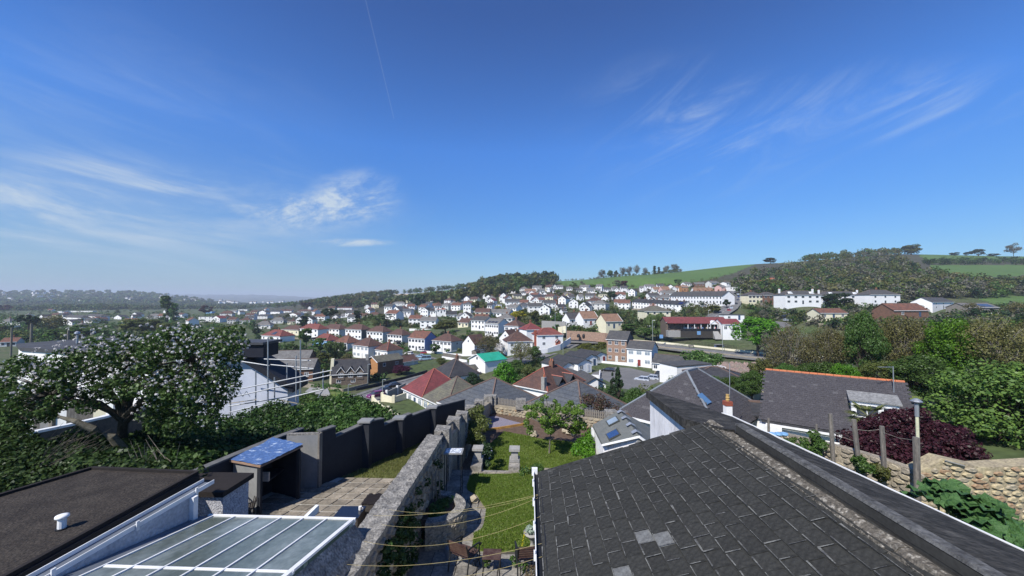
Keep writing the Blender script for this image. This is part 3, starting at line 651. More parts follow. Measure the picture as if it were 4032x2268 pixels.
     ('C',70,270,590,650,2.0,-25,'gable','pale','grey','grey house below the white gabled dark roof'),
     ('C',330,600,680,740,3.2,5,'hip','pale','lgrey','grey hip roof with thin white chimney'),
     ('C',20,330,770,850,3.2,8,'hip','white','lgrey','white house with broad grey roof above the red solar roof'),
     ('C',2235,2350,375,415,2.2,-20,'gablef','white','grey','small white gable in front of the long wood'),
     ('C',2190,2400,540,600,2.0,10,'gable','white','lgrey','pale grey roof right of the black cypress'),
     ('C',2400,2560,480,540,1.6,5,'gable','white','grey','white bungalow beyond the cedar'),
     ('B',2400,2560,720,800,2.2,-5,'gable','white','brown','white house with brown roof above the flowering tree, by a tall green shed'),
     ('B',2260,2440,610,640,.4,0,'flat','white','lgrey','white flat roofed block on the far side of the valley'),
     ('B',2280,2500,830,900,2.4,10,'hip','pale','brown','brown hip roof right above the flowering tree'),
     ('B',2030,2200,820,900,2.4,10,'gable','pale','brown','brown roof with a grey gable among the valley houses'),
     ('B',1880,2130,690,760,3.4,8,'hip','pale','brown','broad brown roof in the middle of the valley houses'),
     ('B',1720,1880,790,870,2.8,-15,'gablef','white','crim','white house with crimson brown roof and bright white front'),
     ('B',1450,1720,760,860,.6,5,'flat','white','grey','low grey flat roof left of the bright white front'),
     ('B',1600,1720,650,690,.8,-5,'flat','lblue','lgrey','pale blue walled house beside the dark red tree'),
     ('B',945,1115,710,780,2.0,-20,'gable','white','brown','white house with brown roof right of the poplars'),
     ('B',400,660,745,800,3.0,10,'hip','pale','lgrey','wide grey roof left of the poplars'),
     ('B',90,210,710,755,2.8,-25,'gablef','white','dark','white gable with white chimney behind the olive bush'),
     ('A',2310,2460,770,795,3.0,-25,'gablef','white','dark','white triangular gable with one small window, left of the olive bush'),
     ('A',1715,2035,745,840,2.4,-25,'hip','white','grey','white square house with grey hip roof near the left edge'),
     ('A',1870,2000,800,850,2.6,-25,'gablef','pink','brown','pinkish gable in front of the white square house'),
     ('A',1280,1640,770,850,2.6,-25,'hip','white','grey','white house with dark hip roof and stone chimney at left'),
     ('A',1285,1460,870,925,2.8,-25,'gablef','white','dark','white gable with dark roof in front of the hip roofed house at left'),
     ('A',765,1030,810,880,2.6,-20,'hip','cream','lgrey','cream house with grey hip roof behind the bare brown tree'),
     ('A',210,400,875,940,2.2,-10,'hip','white','grey','white house with grey hip roof left of the dark pine'),
     ('A',0,200,850,930,3.0,10,'hip','pale','lgrey','pale roof at the left edge of the view'),
     ('A',15,155,950,985,.5,-10,'flat','white','lgrey','white low wall of a flat roofed house near the left edge'),
     ('A',0,330,1270,1340,2.0,30,'gable','pale','rust','brown pitched roof with a grey gable at the left edge above the flowering tree'),
     ('A',1120,1260,645,680,.4,0,'flat','white','lgrey','small white flat roofed unit beyond the trees at left'),
     ('A',1390,1880,640,660,.4,0,'flat','white','lgrey','long white roof edge of an industrial unit at left'),
     ('A',1480,1680,530,560,.4,0,'flat','pale','lgrey','pale blue grey industrial shed, left of three far away'),
     ('A',1870,2060,530,555,.4,0,'flat','pale','lgrey','pale blue grey industrial shed, middle of three far away'),
     ('A',2090,2300,548,575,.4,0,'flat','pale','lgrey','pale blue grey industrial shed, right of three far away'),
 ]
 for f,x0,x1,e,b_,ri,th,kd,wl,rf,lab in more:
  u,v = fr(f,(x0 + x1) / 2,b_)
  Y = 25 * F / (v - 1182) if f in 'ABC' and v > 1205 else None
  if f in 'AB' and Y and Y > 900: Y = 900 + (Y - 900) * .4
  if f == 'D' and v > 1215: Y = min(330,24 * F / (v - 1182))
  H = None
  h(f,x0,x1,e,b_,ri,th,8,H=H,Y=Y,kind=kd,wall=wl,roof=rf,wins=2 if (x1 - x0) < 120 else 3,chim=0 if kd in ('flat','gablef') else 1,label=lab)
def infill():
 polys = [([(1010,1212),(1450,1205),(1560,1290),(1010,1285)],26,24.8,'packed in beyond the upper row of semis'),([(1450,1200),(1930,1180),(2000,1290),(1560,1290)],34,None,'among the trees between the semis and the hillside'),
             ([(1950,1150),(2750,1128),(2760,1200),(2300,1240),(2000,1250)],44,None,'on the crowded hillside below the green field'),([(60,1222),(1000,1210),(1000,1290),(60,1300)],22,24.8,'on the valley floor at left')]
 kinds = [('gable','white','grey'),('hip','white','brown'),('gable','white','lgrey'),('gablef','white','grey'),('hip','pale','lgrey'),('gable','cream','brown'),('gablef','white','dark'),('gable','white','rust')]
 rw = dict(grey='grey',brown='brown',lgrey='pale grey',dark='dark',rust='rust brown')
 r = random.Random(31)
 for poly,cnt,hp,where in polys:
  pu = [p[0] for p in poly]; pv = [p[1] for p in poly]; got = tries = 0
  while got < cnt and tries < cnt * 14:
   tries += 1; u = r.uniform(min(pu),max(pu)); v = r.uniform(min(pv),max(pv))
   if not inpoly(np.array([u]),np.array([v]),poly)[0]: continue
   y = hp * F / (v - 1182) if hp else march(u,v,150,1000,ground_z)
   if not y or y > 900: continue
   x = (u - CX) / F * y
   if any((x - a) ** 2 + (y - b) ** 2 < (q + 7.5) ** 2 for a,b,q in HOUSES) or any((x - a) ** 2 + (y - b) ** 2 < (q + 6) ** 2 for a,b,q in ROADS): continue
   if any(abs(a / b - x / y) < (q + 3) / b and 0 < b - y < 24 for a,b,q in HOUSES) and r.random() < .6: continue
   kd,wl,rf = r.choice(kinds); he = r.choice([2.8,4.6,5.0]); w = r.uniform(8,13) if kd != 'gablef' else r.uniform(6.5,8)
   house(Vector((x,y,float(ground_z(x,y)) + .1)),R(r.uniform(-38,12)),w,8,he,2.6,kd,wl,rf,f'{wl} house with {rw[rf]} roof ' + where,2 if he > 4 else 1,1 if kd != 'gablef' else 0,wins=3 if kd != 'gablef' else 2,group='houses ' + where); got += 1
def terrace(f,a,b,n,H,d,rise,roof,walls,where,group,chim=1):
 s = fscale(f)
 pts = []
 for (x,e,g) in (a,b):
  u,v = fr(f,x,g); y = H * F / ((g - e) / s); pts.append(P(u,v,y))
 A,B = pts; dv = B - A; L_ = math.hypot(dv.x,dv.y); th = math.atan2(dv.y,dv.x); w = L_ / n
 ords = ['first','second','third','fourth','fifth','sixth','seventh','eighth','ninth','tenth']
 for i in range(n):
  p = A + dv * ((i + .5) / n)
  t = house(Vector((p.x,p.y,p.z)),th,w - .02,d,H,rise,'gable',walls[i],roof,f'{ords[i]} house from the left {where}' if i < n - 1 else f'right end house {where}',2,chim=1,wins=2,name='terraced_house',group=group,gut=False)
# ------------------------------------------------------------------ ground sheet, roads
M_EARTH = mat('garden ground',(.060,.085,.028),.95,(.10,.095,.055),.06,.45,.7,fine=.35,fscale=.9)
M_FIELD = mat('field grass',(.082,.145,.034),.95,(.066,.120,.030),.015,.35,.65,fine=.10,fscale=.25,stretch=(1,.25,1))
M_FIELD2 = mat('dry field grass',(.15,.155,.06),.95,(.11,.125,.05),.03,fine=.2)
M_WOODF = mat('wood floor',(.045,.052,.028),.95,(.07,.06,.04),.05,fine=.3)
M_QUARRY = mat('bare quarry earth',(.42,.34,.26),.95,(.22,.21,.12),.03,fine=.2)
M_FAR = mat('far country',(.045,.070,.050),.95,(.065,.080,.060),.004,fine=.3,fscale=.02)
M_ASPH = mat('asphalt',(.135,.134,.132),.9,(.165,.162,.158),.25,fine=.12)
M_PAVE = mat('pavement',(.20,.195,.185),.9,(.12,.118,.11),.4,fine=.1)
def inpoly(u,v,poly):
 c = np.zeros(u.shape,bool); n = len(poly); j = n - 1
 for i in range(n):
  xi,yi = poly[i]; xj,yj = poly[j]
  k = ((yi > v) != (yj > v)) & (u < (xj - xi) * (v - yi) / (yj - yi + 1e-9) + xi); c ^= k; j = i
 return c
def build_ground():
 aa = np.concatenate([np.linspace(-2.2,-1.45,10)[:-1],np.linspace(-1.45,1.45,330),np.linspace(1.45,2.4,10)[1:]])
 yy = np.concatenate([np.array([-40,-20,-8,0,4,8,12,16]),np.exp(np.linspace(math.log(19),math.log(3400),300)),np.exp(np.linspace(math.log(3700),math.log(11900),16))])
 Y,A = np.meshgrid(yy,aa,indexing='ij'); X = A * np.maximum(Y,14)
 Z = ground_z(X,Y)
 Z += (np.sin(X * .02) * np.cos(Y * .017 + X * .006)) * np.clip(Y - 2000,0,4000) / 4000 * 9
 nr,nc = X.shape
 vs = np.stack([X,Y,Z],-1).reshape(-1,3)
 idx = np.arange(nr * nc).reshape(nr,nc)
 f = np.stack([idx[:-1,:-1],idx[:-1,1:],idx[1:,1:],idx[1:,:-1]],-1).reshape(-1,4)
 me = bpy.data.meshes.new('terrain'); me.vertices.add(len(vs)); me.vertices.foreach_set('co',vs.astype(np.float32).ravel())
 me.loops.add(f.size); me.loops.foreach_set('vertex_index',f.astype(np.int32).ravel()); me.polygons.add(len(f)); me.polygons.foreach_set('loop_start',np.arange(0,f.size,4,dtype=np.int32))
 c = vs[f].mean(1); u = CX + F * c[:,0] / np.maximum(c[:,1],1); v = 1182 - F * (c[:,2] - CAMZ) / np.maximum(c[:,1],1)
 m = np.zeros(len(f),np.int32)
 y = c[:,1]
 m[(y > 430) & (u > 1000)] = 3
 m[(y > 1150)] = 5
 m[(y > 300) & (u > 3020)] = 3
 fld = (y > 380) & (y < 900) & inpoly(u,v,[(2180,1122),(2400,1140),(2640,1128),(2800,1100),(2880,1078),(3030,1020),(3030,950),(2180,1000)])
 m[fld] = 1
 m[(y > 350) & (y < 900) & inpoly(u,v,[(3600,950),(4300,950),(4300,1028),(3640,1026)])] = 1
 m[(y > 330) & (y < 900) & inpoly(u,v,[(3660,1043),(4300,1043),(4300,1090),(3830,1090),(3680,1066)])] = 1
 m[(y > 180) & (y < 500) & inpoly(u,v,[(3830,1168),(4300,1165),(4300,1225),(3990,1222)])] = 1
 m[(y > 380) & (y < 900) & inpoly(u,v,[(3000,1028),(3060,1005),(3290,1000),(3290,1030),(3120,1045)])] = 2
 m[(y > 500) & inpoly(u,v,[(1500,1185),(1520,1160),(1640,1140),(1800,1128),(1850,1150),(1760,1178)])] = 2
 m[(y > 500) & inpoly(u,v,[(1530,1168),(1580,1152),(1628,1148),(1600,1162),(1550,1174)])] = 4
 m[(y > 500) & inpoly(u,v,[(1735,1148),(1780,1136),(1815,1138),(1815,1156),(1770,1158)])] = 1
 me.polygons.foreach_set('material_index',m); me.polygons.foreach_set('use_smooth',np.ones(len(f),bool))
 for q in (M_EARTH,M_FIELD,M_FIELD2,M_WOODF,M_QUARRY,M_FAR): me.materials.append(q)
 me.update(calc_edges=True)
 tag(link('ground',me),'valley floor and hillsides of gardens, woods and fields',kind='structure')
ROADS = []
def road_pts(lst):
 return [P(u,v,y) for (u,v,y) in lst]
def strip(name,pts,w0,w1,z,m,label=None,kind='structure',parent=None,th=.25,top=None):
 """sheet following a centre line, offset w0..w1 metres to its right"""
 pts = [Vector(p) for p in pts]; dense = []
 for i in range(len(pts) - 1):
  for k in range(6): dense.append(pts[i].lerp(pts[i + 1],k / 6))
 dense.append(pts[-1]); b = MB(); L0 = []; R0 = []
 for i,p in enumerate(dense):
  d = dense[min(i + 1,len(dense) - 1)] - dense[max(0,i - 1)]; d.z = 0; d.normalize(); n = Vector((d.y,-d.x,0))
  L0.append(p + n * w0 + Vector((0,0,z))); R0.append(p + n * w1 + Vector((0,0,z)))
 for i in range(len(dense) - 1):
  q = [L0[i],R0[i],R0[i + 1],L0[i + 1]]
  b.slab(q[::-1] if (q[1] - q[0]).cross(q[2] - q[0]).z < 0 else q,th)
 o = b.build(name,m,parent)
 if label: tag(o,label)
 if kind: tag(o,kind=kind)
 return o
R1 = road_pts([(1230,1600,80),(1380,1592,84),(1450,1566,90),(1520,1540,97),(1600,1514,106),(1680,1490,115),(1760,1468,125),(1830,1450,132),(1870,1428,146)])   # street with the parked cars
R2 = road_pts([(1750,1500,112),(1790,1470,122),(1820,1445,132),(1760,1420,150),(1700,1400,172)])
R3 = road_pts([(1960,1440,122),(2080,1408,134),(2180,1378,148),(2240,1352,166),(2300,1343,172),(2420,1350,160),(2500,1352,152)])  # junction
R4 = road_pts([(2240,1340,172),(2380,1345,164),(2500,1352,156),(2640,1366,146),(2760,1380,136),(2900,1396,126),(3040,1410,118),(3200,1422,112),(3400,1436,108)])   # main road
R5 = road_pts([(2780,1262,195),(2830,1238,212),(2868,1215,228),(2888,1190,250),(2880,1172,275),(2860,1155,305),(2900,1146,325)])  # hill road
R6 = road_pts([(1690,1416,160),(1640,1402,171),(1560,1388,182),(1460,1372,195),(1350,1362,206),(1240,1352,220)])
def roads():
 for r,w in ((R6,2.2),(R1,3.5),(R3,4.2),(R4,5.5),(R5,3.4)):
  for i in range(len(r) - 1):
   for k in range(4):
    p = r[i].lerp(r[i + 1],k / 4); FIX.append((p.x,p.y,p.z - .35,5.0)); ROADS.append((p.x,p.y,w + 2.5))
def build_roads():
 for nm,r,w,lab in (('street',R1,3.3,'street with parked cars past the dormer cottage'),('street',R6,2.4,'narrow street between the two rows of semis'),('road',R3,3.8,'side road curving past the bungalows to the junction'),('road',R4,6.2,'main road crossing below the pub'),('road',R5,3.2,'hill road climbing past the white terrace')):
  strip(nm,r,-w,w,0,M_ASPH,lab)
  for s in (-1,1): strip('pavement',r,*(sorted((s * w,s * (w + 1.5)))),.12,M_PAVE,'kerbed pavement beside the ' + lab)
 M_LINE = mat('road paint',(.72,.72,.68),.7)
 for r in (R4,R5,R1):
  b = MB()
  for i in range(len(r) - 1):
   for k in range(3):
    a = r[i].lerp(r[i + 1],k / 3); c = r[i].lerp(r[i + 1],k / 3 + .18); d = (c - a).normalized(); n = Vector((d.y,-d.x,0)) * .09
    b.poly([a - n + Vector((0,0,.012)),a + n + Vector((0,0,.012)),c + n + Vector((0,0,.012)),c - n + Vector((0,0,.012))])
  tag(b.build('road_marking',M_LINE),'dashed white centre line',kind='structure')
# ------------------------------------------------------------------ foliage
LM = dict(
 green=leafmat('leaf green',[(0.041,0.081,0.019),(0.068,0.128,0.027),(0.101,0.176,0.038),(0.054,0.101,0.027)]),
 olive=leafmat('leaf olive',[(0.061,0.081,0.022),(0.101,0.121,0.030),(0.149,0.162,0.041),(0.068,0.081,0.027)]),
 dark=leafmat('leaf dark',[(0.013,0.027,0.013),(0.022,0.045,0.018),(0.035,0.062,0.022)],.15),
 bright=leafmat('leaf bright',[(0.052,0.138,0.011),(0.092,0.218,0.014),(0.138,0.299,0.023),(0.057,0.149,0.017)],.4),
 brown=leafmat('leaf bronze',[(0.101,0.095,0.032),(0.135,0.124,0.043),(0.162,0.142,0.057),(0.084,0.097,0.030)],.3),
 grey=leafmat('twig grey',[(0.131,0.119,0.094),(0.106,0.106,0.069),(0.150,0.138,0.112),(0.094,0.106,0.053)],.2),
 purple=leafmat('leaf purple',[(.030,.010,.014),(.055,.016,.022),(.080,.024,.030),(.035,.012,.015)],.2),
 magenta=leafmat('leaf plum',[(.06,.012,.035),(.09,.02,.05),(.04,.01,.02)],.2),
 yellow=leafmat('leaf yellow',[(.42,.38,.02),(.55,.50,.03),(.30,.30,.03)],.35),
 white=leafmat('petal white',[(.72,.70,.68),(.80,.74,.74),(.66,.66,.60)],.3),
 willow=leafmat('leaf willow',[(0.090,0.144,0.042),(0.120,0.180,0.060),(0.156,0.216,0.072)],.4),
 conif=leafmat('leaf cypress hedge',[(0.056,0.105,0.025),(0.091,0.147,0.031),(0.140,0.210,0.042),(0.042,0.070,0.020)],.2),
 lilac=leafmat('petal lilac',[(.20,.20,.38),(.28,.28,.45)],.3),
)
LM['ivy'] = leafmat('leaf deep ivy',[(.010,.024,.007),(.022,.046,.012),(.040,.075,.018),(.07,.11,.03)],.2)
M_BARK = mat('bark',(.085,.065,.05),.95,(.045,.036,.03),3,bump=.5,fine=.3)
M_BARKG = mat('grey bark',(.22,.20,.17),.95,(.13,.115,.095),3,bump=.4,fine=.3)
def leaf_cloud(C,Rr,n,size,flat=.0,rs=npr,out=.8,squash=.8):
 """n small leaf quads scattered round clump centres C with radii Rr"""
 C = np.asarray(C,float); Rr = np.asarray(Rr,float)
 w = Rr ** 2; k = rs.choice(len(C),n,p=w / w.sum())
 d = rs.normal(size=(n,3)); d /= np.linalg.norm(d,axis=1)[:,None]
 r = Rr[k] * (.72 + .34 * rs.rand(n)) ; p = C[k] + d * r[:,None] * np.array([1,1,squash])
 nn = d * out + rs.normal(size=(n,3)) * .45 + np.array([0,0,.35 + flat]); nn /= np.linalg.norm(nn,axis=1)[:,None]
 a = np.cross(nn,rs.normal(size=(n,3))); a /= np.linalg.norm(a,axis=1)[:,None]; b = np.cross(nn,a)
 s = size * (.6 + .8 * rs.rand(n))[:,None]; a = a * s * .5; b = b * s * .36
 V = np.stack([p - a,p - a * .1 + b,p + a,p - a * .1 - b],1)
 return V.reshape(-1,3)
def clumps(kind,rs,k):
 """clump centres and radii for a tree 10 m high"""
 C = []; Rr = []
 if kind in ('round','bare','willow','bush','umbrella'):
  lowz = dict(round=2.0,bare=2.2,willow=1.2,bush=.3,umbrella=4.5)[kind]
  for i in range(k):
   d = rs.normal(size=3); d /= np.linalg.norm(d); q = .45 + .5 * rs.rand() ** .5
   cz = (10 + lowz) / 2; hz = (10 - lowz) / 2
   z = cz + d[2] * hz * q * .86
   wr = 3.6 * (1 - .25 * max(0,(z - cz) / hz)) * rs.uniform(.78,1.12)
   C.append([d[0] * q * wr,d[1] * q * wr,z]); Rr.append(rs.uniform(.7,1.35) * (1.0 if kind != 'bush' else 1.2))
 elif kind == 'column':
  for i in range(k):
   z = .8 + 8.6 * rs.rand(); r = 1.15 * math.sin(math.pi * min(1,(z / 10) ** .7 * .93 + .03)) ** .6
   an = rs.rand() * 6.28; C.append([math.cos(an) * r * .7,math.sin(an) * r * .7,z]); Rr.append(rs.uniform(.45,.8))
 elif kind == 'cone':
  for i in range(k):
   z = .6 + 9.2 * rs.rand() ** 1.3; r = (1 - z / 10.2) * 2.9; an = rs.rand() * 6.28; q = rs.uniform(.35,1)
   C.append([math.cos(an) * r * q,math.sin(an) * r * q,z - q * r * .12]); Rr.append(.35 + .16 * r)
 elif kind == 'tiers':
  for t in range(6):
   z = 3.2 + t * 1.15; r = (4.2,4.4,3.9,3.2,2.2,1.1)[t]
   for i in range(max(3,k // 6)):
    an = rs.rand() * 6.28; q = rs.rand() ** .5; C.append([math.cos(an) * r * q,math.sin(an) * r * q,z + rs.uniform(-.2,.2)]); Rr.append(rs.uniform(.5,.8))
 return np.array(C),np.array(Rr)
TREES = {}
KINDS = dict(round=('round','green'),olive=('round','olive'),dark=('round','dark'),bright=('round','bright'),bare=('bare','brown'),grey=('bare','grey'),willow=('willow','willow'),
 cypress=('column','dark'),poplar=('column','green'),conifer=('cone','dark'),fir=('cone','green'),cedar=('tiers','dark'),pine=('umbrella','dark'),purple=('round','purple'),
 plum=('bush','magenta'),yellow=('round','yellow'),bush=('bush','green'),obush=('bush','olive'),dbush=('bush','dark'),ybush=('bush','yellow'),blossom=('round','white'),bronze=('bare','brown'),hedgetree=('round','conif'))
def tree_mesh(kind,lod,var):
 key = (kind,lod,var)
 if key in TREES: return TREES[key]
 shp,lm = KINDS[kind]; rs = np.random.RandomState(sum(map(ord,kind)) * 7 + lod * 101 + var * 13)
 nc = {0: 70,1: 46,2: 26,3: 16}[lod]; nl = {0: 16000,1: 5200,2: 1900,3: 700}[lod]; ls = {0: .24,1: .42,2: .72,3: 1.15}[lod]
 if lm == 'dark' and lod < 2: nl = int(nl * 1.3)
 C,Rr = clumps(shp,rs,nc)
 if shp == 'bare': nl = int(nl * (1.15 if kind == 'bronze' else .62)); ls *= .72; Rr = Rr * 1.15
 V = leaf_cloud(C,Rr,nl,ls,flat=.5 if shp == 'tiers' else 0,rs=rs,squash=.35 if shp == 'tiers' else .8)
 if shp == 'willow':
  k = V.reshape(-1,4,3); mid = k.mean(1,keepdims=True); q = k - mid; q[:,:,2] *= 2.6; q[:,:,:2] *= .5; V = (mid + q).reshape(-1,3)
 crown = np_mesh('crown',V,4,LM[lm])
 b = MB(); rr = random.Random(var + 5)
 thin = .55 if shp in ('bare','willow') else 1
 tp = [Vector((0,0,-1.2)),Vector((.05,0,1.5)),Vector((rr.uniform(-.2,.2),rr.uniform(-.2,.2),4)),Vector((rr.uniform(-.3,.3),rr.uniform(-.3,.3),8.2 if shp in ('cone','column','bare') else 6.2))]
 b.tube(tp,[.26 * thin + .05,.2 * thin + .03,.15 * thin + .02,.04],6 if lod < 2 else 4)
 if lod < 3 and shp not in ('column','bush'):
  for i,c in enumerate(C[: {0: 70,1: 40,2: 14}[lod] if shp == 'bare' else {0: 40,1: 20,2: 6}[lod]]):
   c = Vector(c); z0 = min(max(1.6,c.z * .45),6); st = Vector((0,0,z0)); md = st.lerp(c,.5) + Vector((0,0,.35 if shp != 'cone' else -.1))
   b.tube([st,md,c],[.09 * thin + .02,.055 * thin + .012,.012],4 if lod < 2 else 3)
   if shp == 'bare' and lod < 2:
    for j in range(5):
     e = c + Vector((rr.uniform(-1,1),rr.uniform(-1,1),rr.uniform(.1,1.5)))
     b.tube([md.lerp(c,rr.uniform(.2,1)),e],[.03,.008],3)
 trunk = b.mesh('trunk',[M_BARKG if shp == 'bare' else M_BARK])
 TREES[key] = (trunk,crown); return TREES[key]
TREEPOS = []
def tree(kind,pos,hgt,wid,label,group=None,lod=None,var=None,rz=None,name='tree',cat='tree'):
 y = pos[1]
 if lod is None: lod = 0 if y < 60 else 1 if y < 150 else 2 if y < 330 else 3
 if var is None: var = rnd.randrange(3) if lod else 0
 tr,cr = tree_mesh(kind,lod,var)
 t = thing(name,label,cat,pos,rnd.uniform(0,6.28) if rz is None else rz,group)
 shp = KINDS[kind][0]; w0 = dict(round=8.0,bare=8.4,willow=8,bush=8.4,umbrella=8,column=3.2,cone=6,tiers=9)[shp]
 sx = wid / w0; sz = hgt / 10.6
 for nm,me in (('trunk',tr),('crown',cr)):
  o = link(nm,me,t); o.scale = (sx,sx,sz)
 TREEPOS.append((pos[0],pos[1],wid / 2)); return t
def TP(kind,u,v,hp,wp,label,Y=None,**k):
 """tree from the image: foot at (u, v), height and width in pixels"""
 y = Y or march(u,v,fn=ground_z) or 600
 if Y: p = P(u,v,Y)
 else: p = P(u,v,y)
 g = float(ground_z(p.x,p.y));
 if Y and g < p.z:  # lengthen the trunk down to the ground
  hp = hp + (p.z - g) * F / y; p.z = g
 return tree(kind,p,hp * y / F,wp * y / F,label,**k)
def special_trees():
 L = [
     ('dark',1653,1226,74,58,'big dark evergreen towering over the houses in the middle distance'),
     ('cypress',1196,1290,52,40,'dark fat cypress behind the orange and red roof'),
     ('cypress',1408,1268,52,36,'black cypress behind the row of brown hip roofs'),
     ('cedar',1525,1286,54,98,'spreading dark cedar above the upper row of semis'),
     ('pine',1298,1270,62,66,'tall loose pine behind the upper row of semis'),
     ('poplar',656,1270,116,50,'tall poplar, the taller of two, rising above the flowering tree'),
     ('poplar',681,1270,84,34,'shorter dark poplar close right of the tall one'),
     ('purple',808,1240,42,50,'dark red tree at the left end of the valley houses'),
     ('purple',1207,1216,30,48,'flat topped dark red tree in front of the long wood'),
     ('olive',1753,1314,60,96,'broad round olive green tree above the blue gabled house'),
     ('bare',1922,1416,112,110,'big half bare brown tree beside the steep white gable'),
     ('blossom',1969,1408,66,42,'white blossom tree behind the big half bare tree'),
     ('bright',1985,1500,90,105,'bright green bushy tree right of the green sheet roof',85),
     ('bare',2052,1440,104,105,'half bare tree in front of the dark roofed white house by the road'),
     ('round',2030,1500,90,80,'green tree at the foot of the half bare tree by the road'),
     ('olive',2080,1500,70,60,'olive tree left of the brown roof with red hips'),
     ('round',2105,1420,62,60,'dark green tree between the road and the white bungalows'),
     ('conifer',2434,1600,165,84,'dark pointed conifer right of the ribbed roof outbuilding',58),
     ('conifer',2412,1600,140,60,'second dark conifer spire joined to the first at left',60),
     ('round',2498,1610,100,110,'rounded green tree below the silver parked cars',44),
     ('willow',2587,1330,122,100,'pale willow in front of the cream villa',172),
     ('bright',2985,1392,158,182,'huge bright green chestnut beside the pub',122),
     ('yellow',1962,1233,33,32,'vivid yellow tree, upper left of two'),
     ('yellow',2040,1263,44,62,'yellow green tree, lower and wider of two'),
     ('olive',2108,1280,62,62,'tall olive green tree right of the wide yellow one'),
     ('olive',1885,1243,66,64,'olive tree left of the vivid yellow tree'),
     ('dark',2410,1186,44,42,'dark round oak in the middle of the hillside'),
     ('purple',2457,1131,30,38,'purple beech at the foot of the green field'),
     ('grey',2428,1130,30,44,'bare grey tree joined left of the purple beech'),
     ('round',2336,1136,18,27,'small dark bush tree at the foot of the field, left'),
     ('round',2670,1122,32,34,'round green tree at the foot of the field, upper right'),
     ('olive',2200,1174,36,46,'wide olive tree among the upper houses'),
     ('round',2260,1141,34,38,'green tree against the lower field edge'),
     ('grey',2292,1138,34,32,'bare tree against the lower field edge'),
     ('round',2826,1145,36,38,'green tree by the bend of the hill road'),
     ('dbush',3300,1212,66,120,'big round dark tree in front of the hill semis'),
     ('round',1205,1366,84,62,'tall dense green tree left of the blue house'),
     ('round',1262,1392,70,80,'green tree below the blue house, left of two'),
     ('willow',1318,1424,96,92,'pale green drooping tree behind the dormer cottage chimney'),
     ('round',1145,1398,58,52,'grey green tree below the white porch building'),
     ('plum',1580,1474,40,80,'plum coloured bush right of the orange brick gable'),
     ('round',1711,1394,46,50,'small green tree in front of the right hand semi'),
     ('dbush',1862,1514,54,74,'dark rounded bush below the green roofed house',96),
     ('obush',1738,1434,28,48,'clipped olive bush at the street corner'),
     ('pine',112,1322,92,72,'dark pine at the left among the valley houses'),
     ('bare',204,1318,84,106,'bare brown tree right of the dark pine at left'),
     ('olive',560,1320,74,160,'broad olive bush behind the flowering tree top'),
     ('round',300,1340,66,160,'wide green tree mass beyond the flat dark roof at left'),
     ('bright',205,1344,44,62,'bright green bush beyond the flat dark roof at left'),
     ('purple',12,1228,32,50,'dark red tree at the left edge of the view'),
     ('olive',880,1330,46,110,'olive hedge tree behind the right side of the flowering tree'),
     ('dark',1010,1325,42,30,'dark evergreen left of the solar panelled red roof'),
     ('dark',2862,1215,40,34,'dark tree beside the hill road below the terrace end'),
     ('olive',2815,1235,36,60,'olive hedge bank left of the hill road'),
     ('round',2345,1345,36,46,'green shrub on the bank above the junction wall'),
     ('obush',2395,1352,26,50,'silvery olive shrub spilling over the junction wall'),
     ('round',2480,1310,40,80,'green garden trees right of the cream chalet'),
     ('round',2540,1335,50,90,'green trees left of the willow'),
 ]
 for q in L: TP(*q[:6],Y=q[6] if len(q) > 6 else None)
 sk = [('grey',2370,1090,40,36),('round',2402,1089,32,28),('dark',2426,1087,28,20),('grey',2452,1085,42,32),('grey',2478,1083,44,30),('grey',2507,1081,46,30),
          ('grey',2540,1078,32,26),('cypress',2578,1074,36,15),('cypress',2594,1072,30,13),('grey',2624,1070,36,30),('grey',2657,1067,40,40)]
 labs = ['round topped bare tree at the left end of the skyline row','green round tree second in the skyline row','small dark tree third in the skyline row','tall bare tree fourth in the skyline row','tall bare tree fifth in the skyline row','tall bare tree sixth in the skyline row','round bare tree standing apart in the skyline row','taller dark spire tree in the skyline row','shorter dark spire tree in the skyline row','leaning bare tree near the right end of the skyline row','widest bare tree at the right end of the skyline row']
 for (k,u,v,hp,wp),lab in zip(sk,labs):
  y = crest_y(u); p = P(u,v,y); g = float(ground_z(p.x,y)); p.z = g
  hh = (g - p.z) + hp * y / F
  p.z -= hh * .12; tree(k,p,hh * 1.1,wp * y / F,lab,group='trees on the skyline above the green field',lod=1)
 for k,u,hp,wp,lab in (('dbush',3036,24,50,'lone dark bush on the skyline left of the wooded hill'),('dbush',2190,22,30,'small dark tree where the wood meets the field skyline'),('obush',3592,42,80,'broad tree on the hilltop right of the wood'),
          ('dbush',3858,28,50,'largest of the bushes along the right skyline'),('dbush',3764,13,34,'left bush of the group on the right skyline'),('dbush',3812,15,22,'small bush in the group on the right skyline'),('dbush',3916,11,40,'low bush right of the largest on the right skyline'),('grey',3997,55,60,'bare tree at the right edge of the skyline')):
  y = crest_y(u) - 6; x = (u - CX) / F * y
  tree(k,Vector((x,y,float(ground_z(x,y)))),hp * y / F * 1.1,wp * y / F,lab,lod=2)
def crest_y(u):
 ys = np.linspace(430,1100,160); xs = (u - CX) / F * ys; e = (ground_z(xs,ys) - CAMZ) / ys
 return float(ys[int(np.argmax(e))])
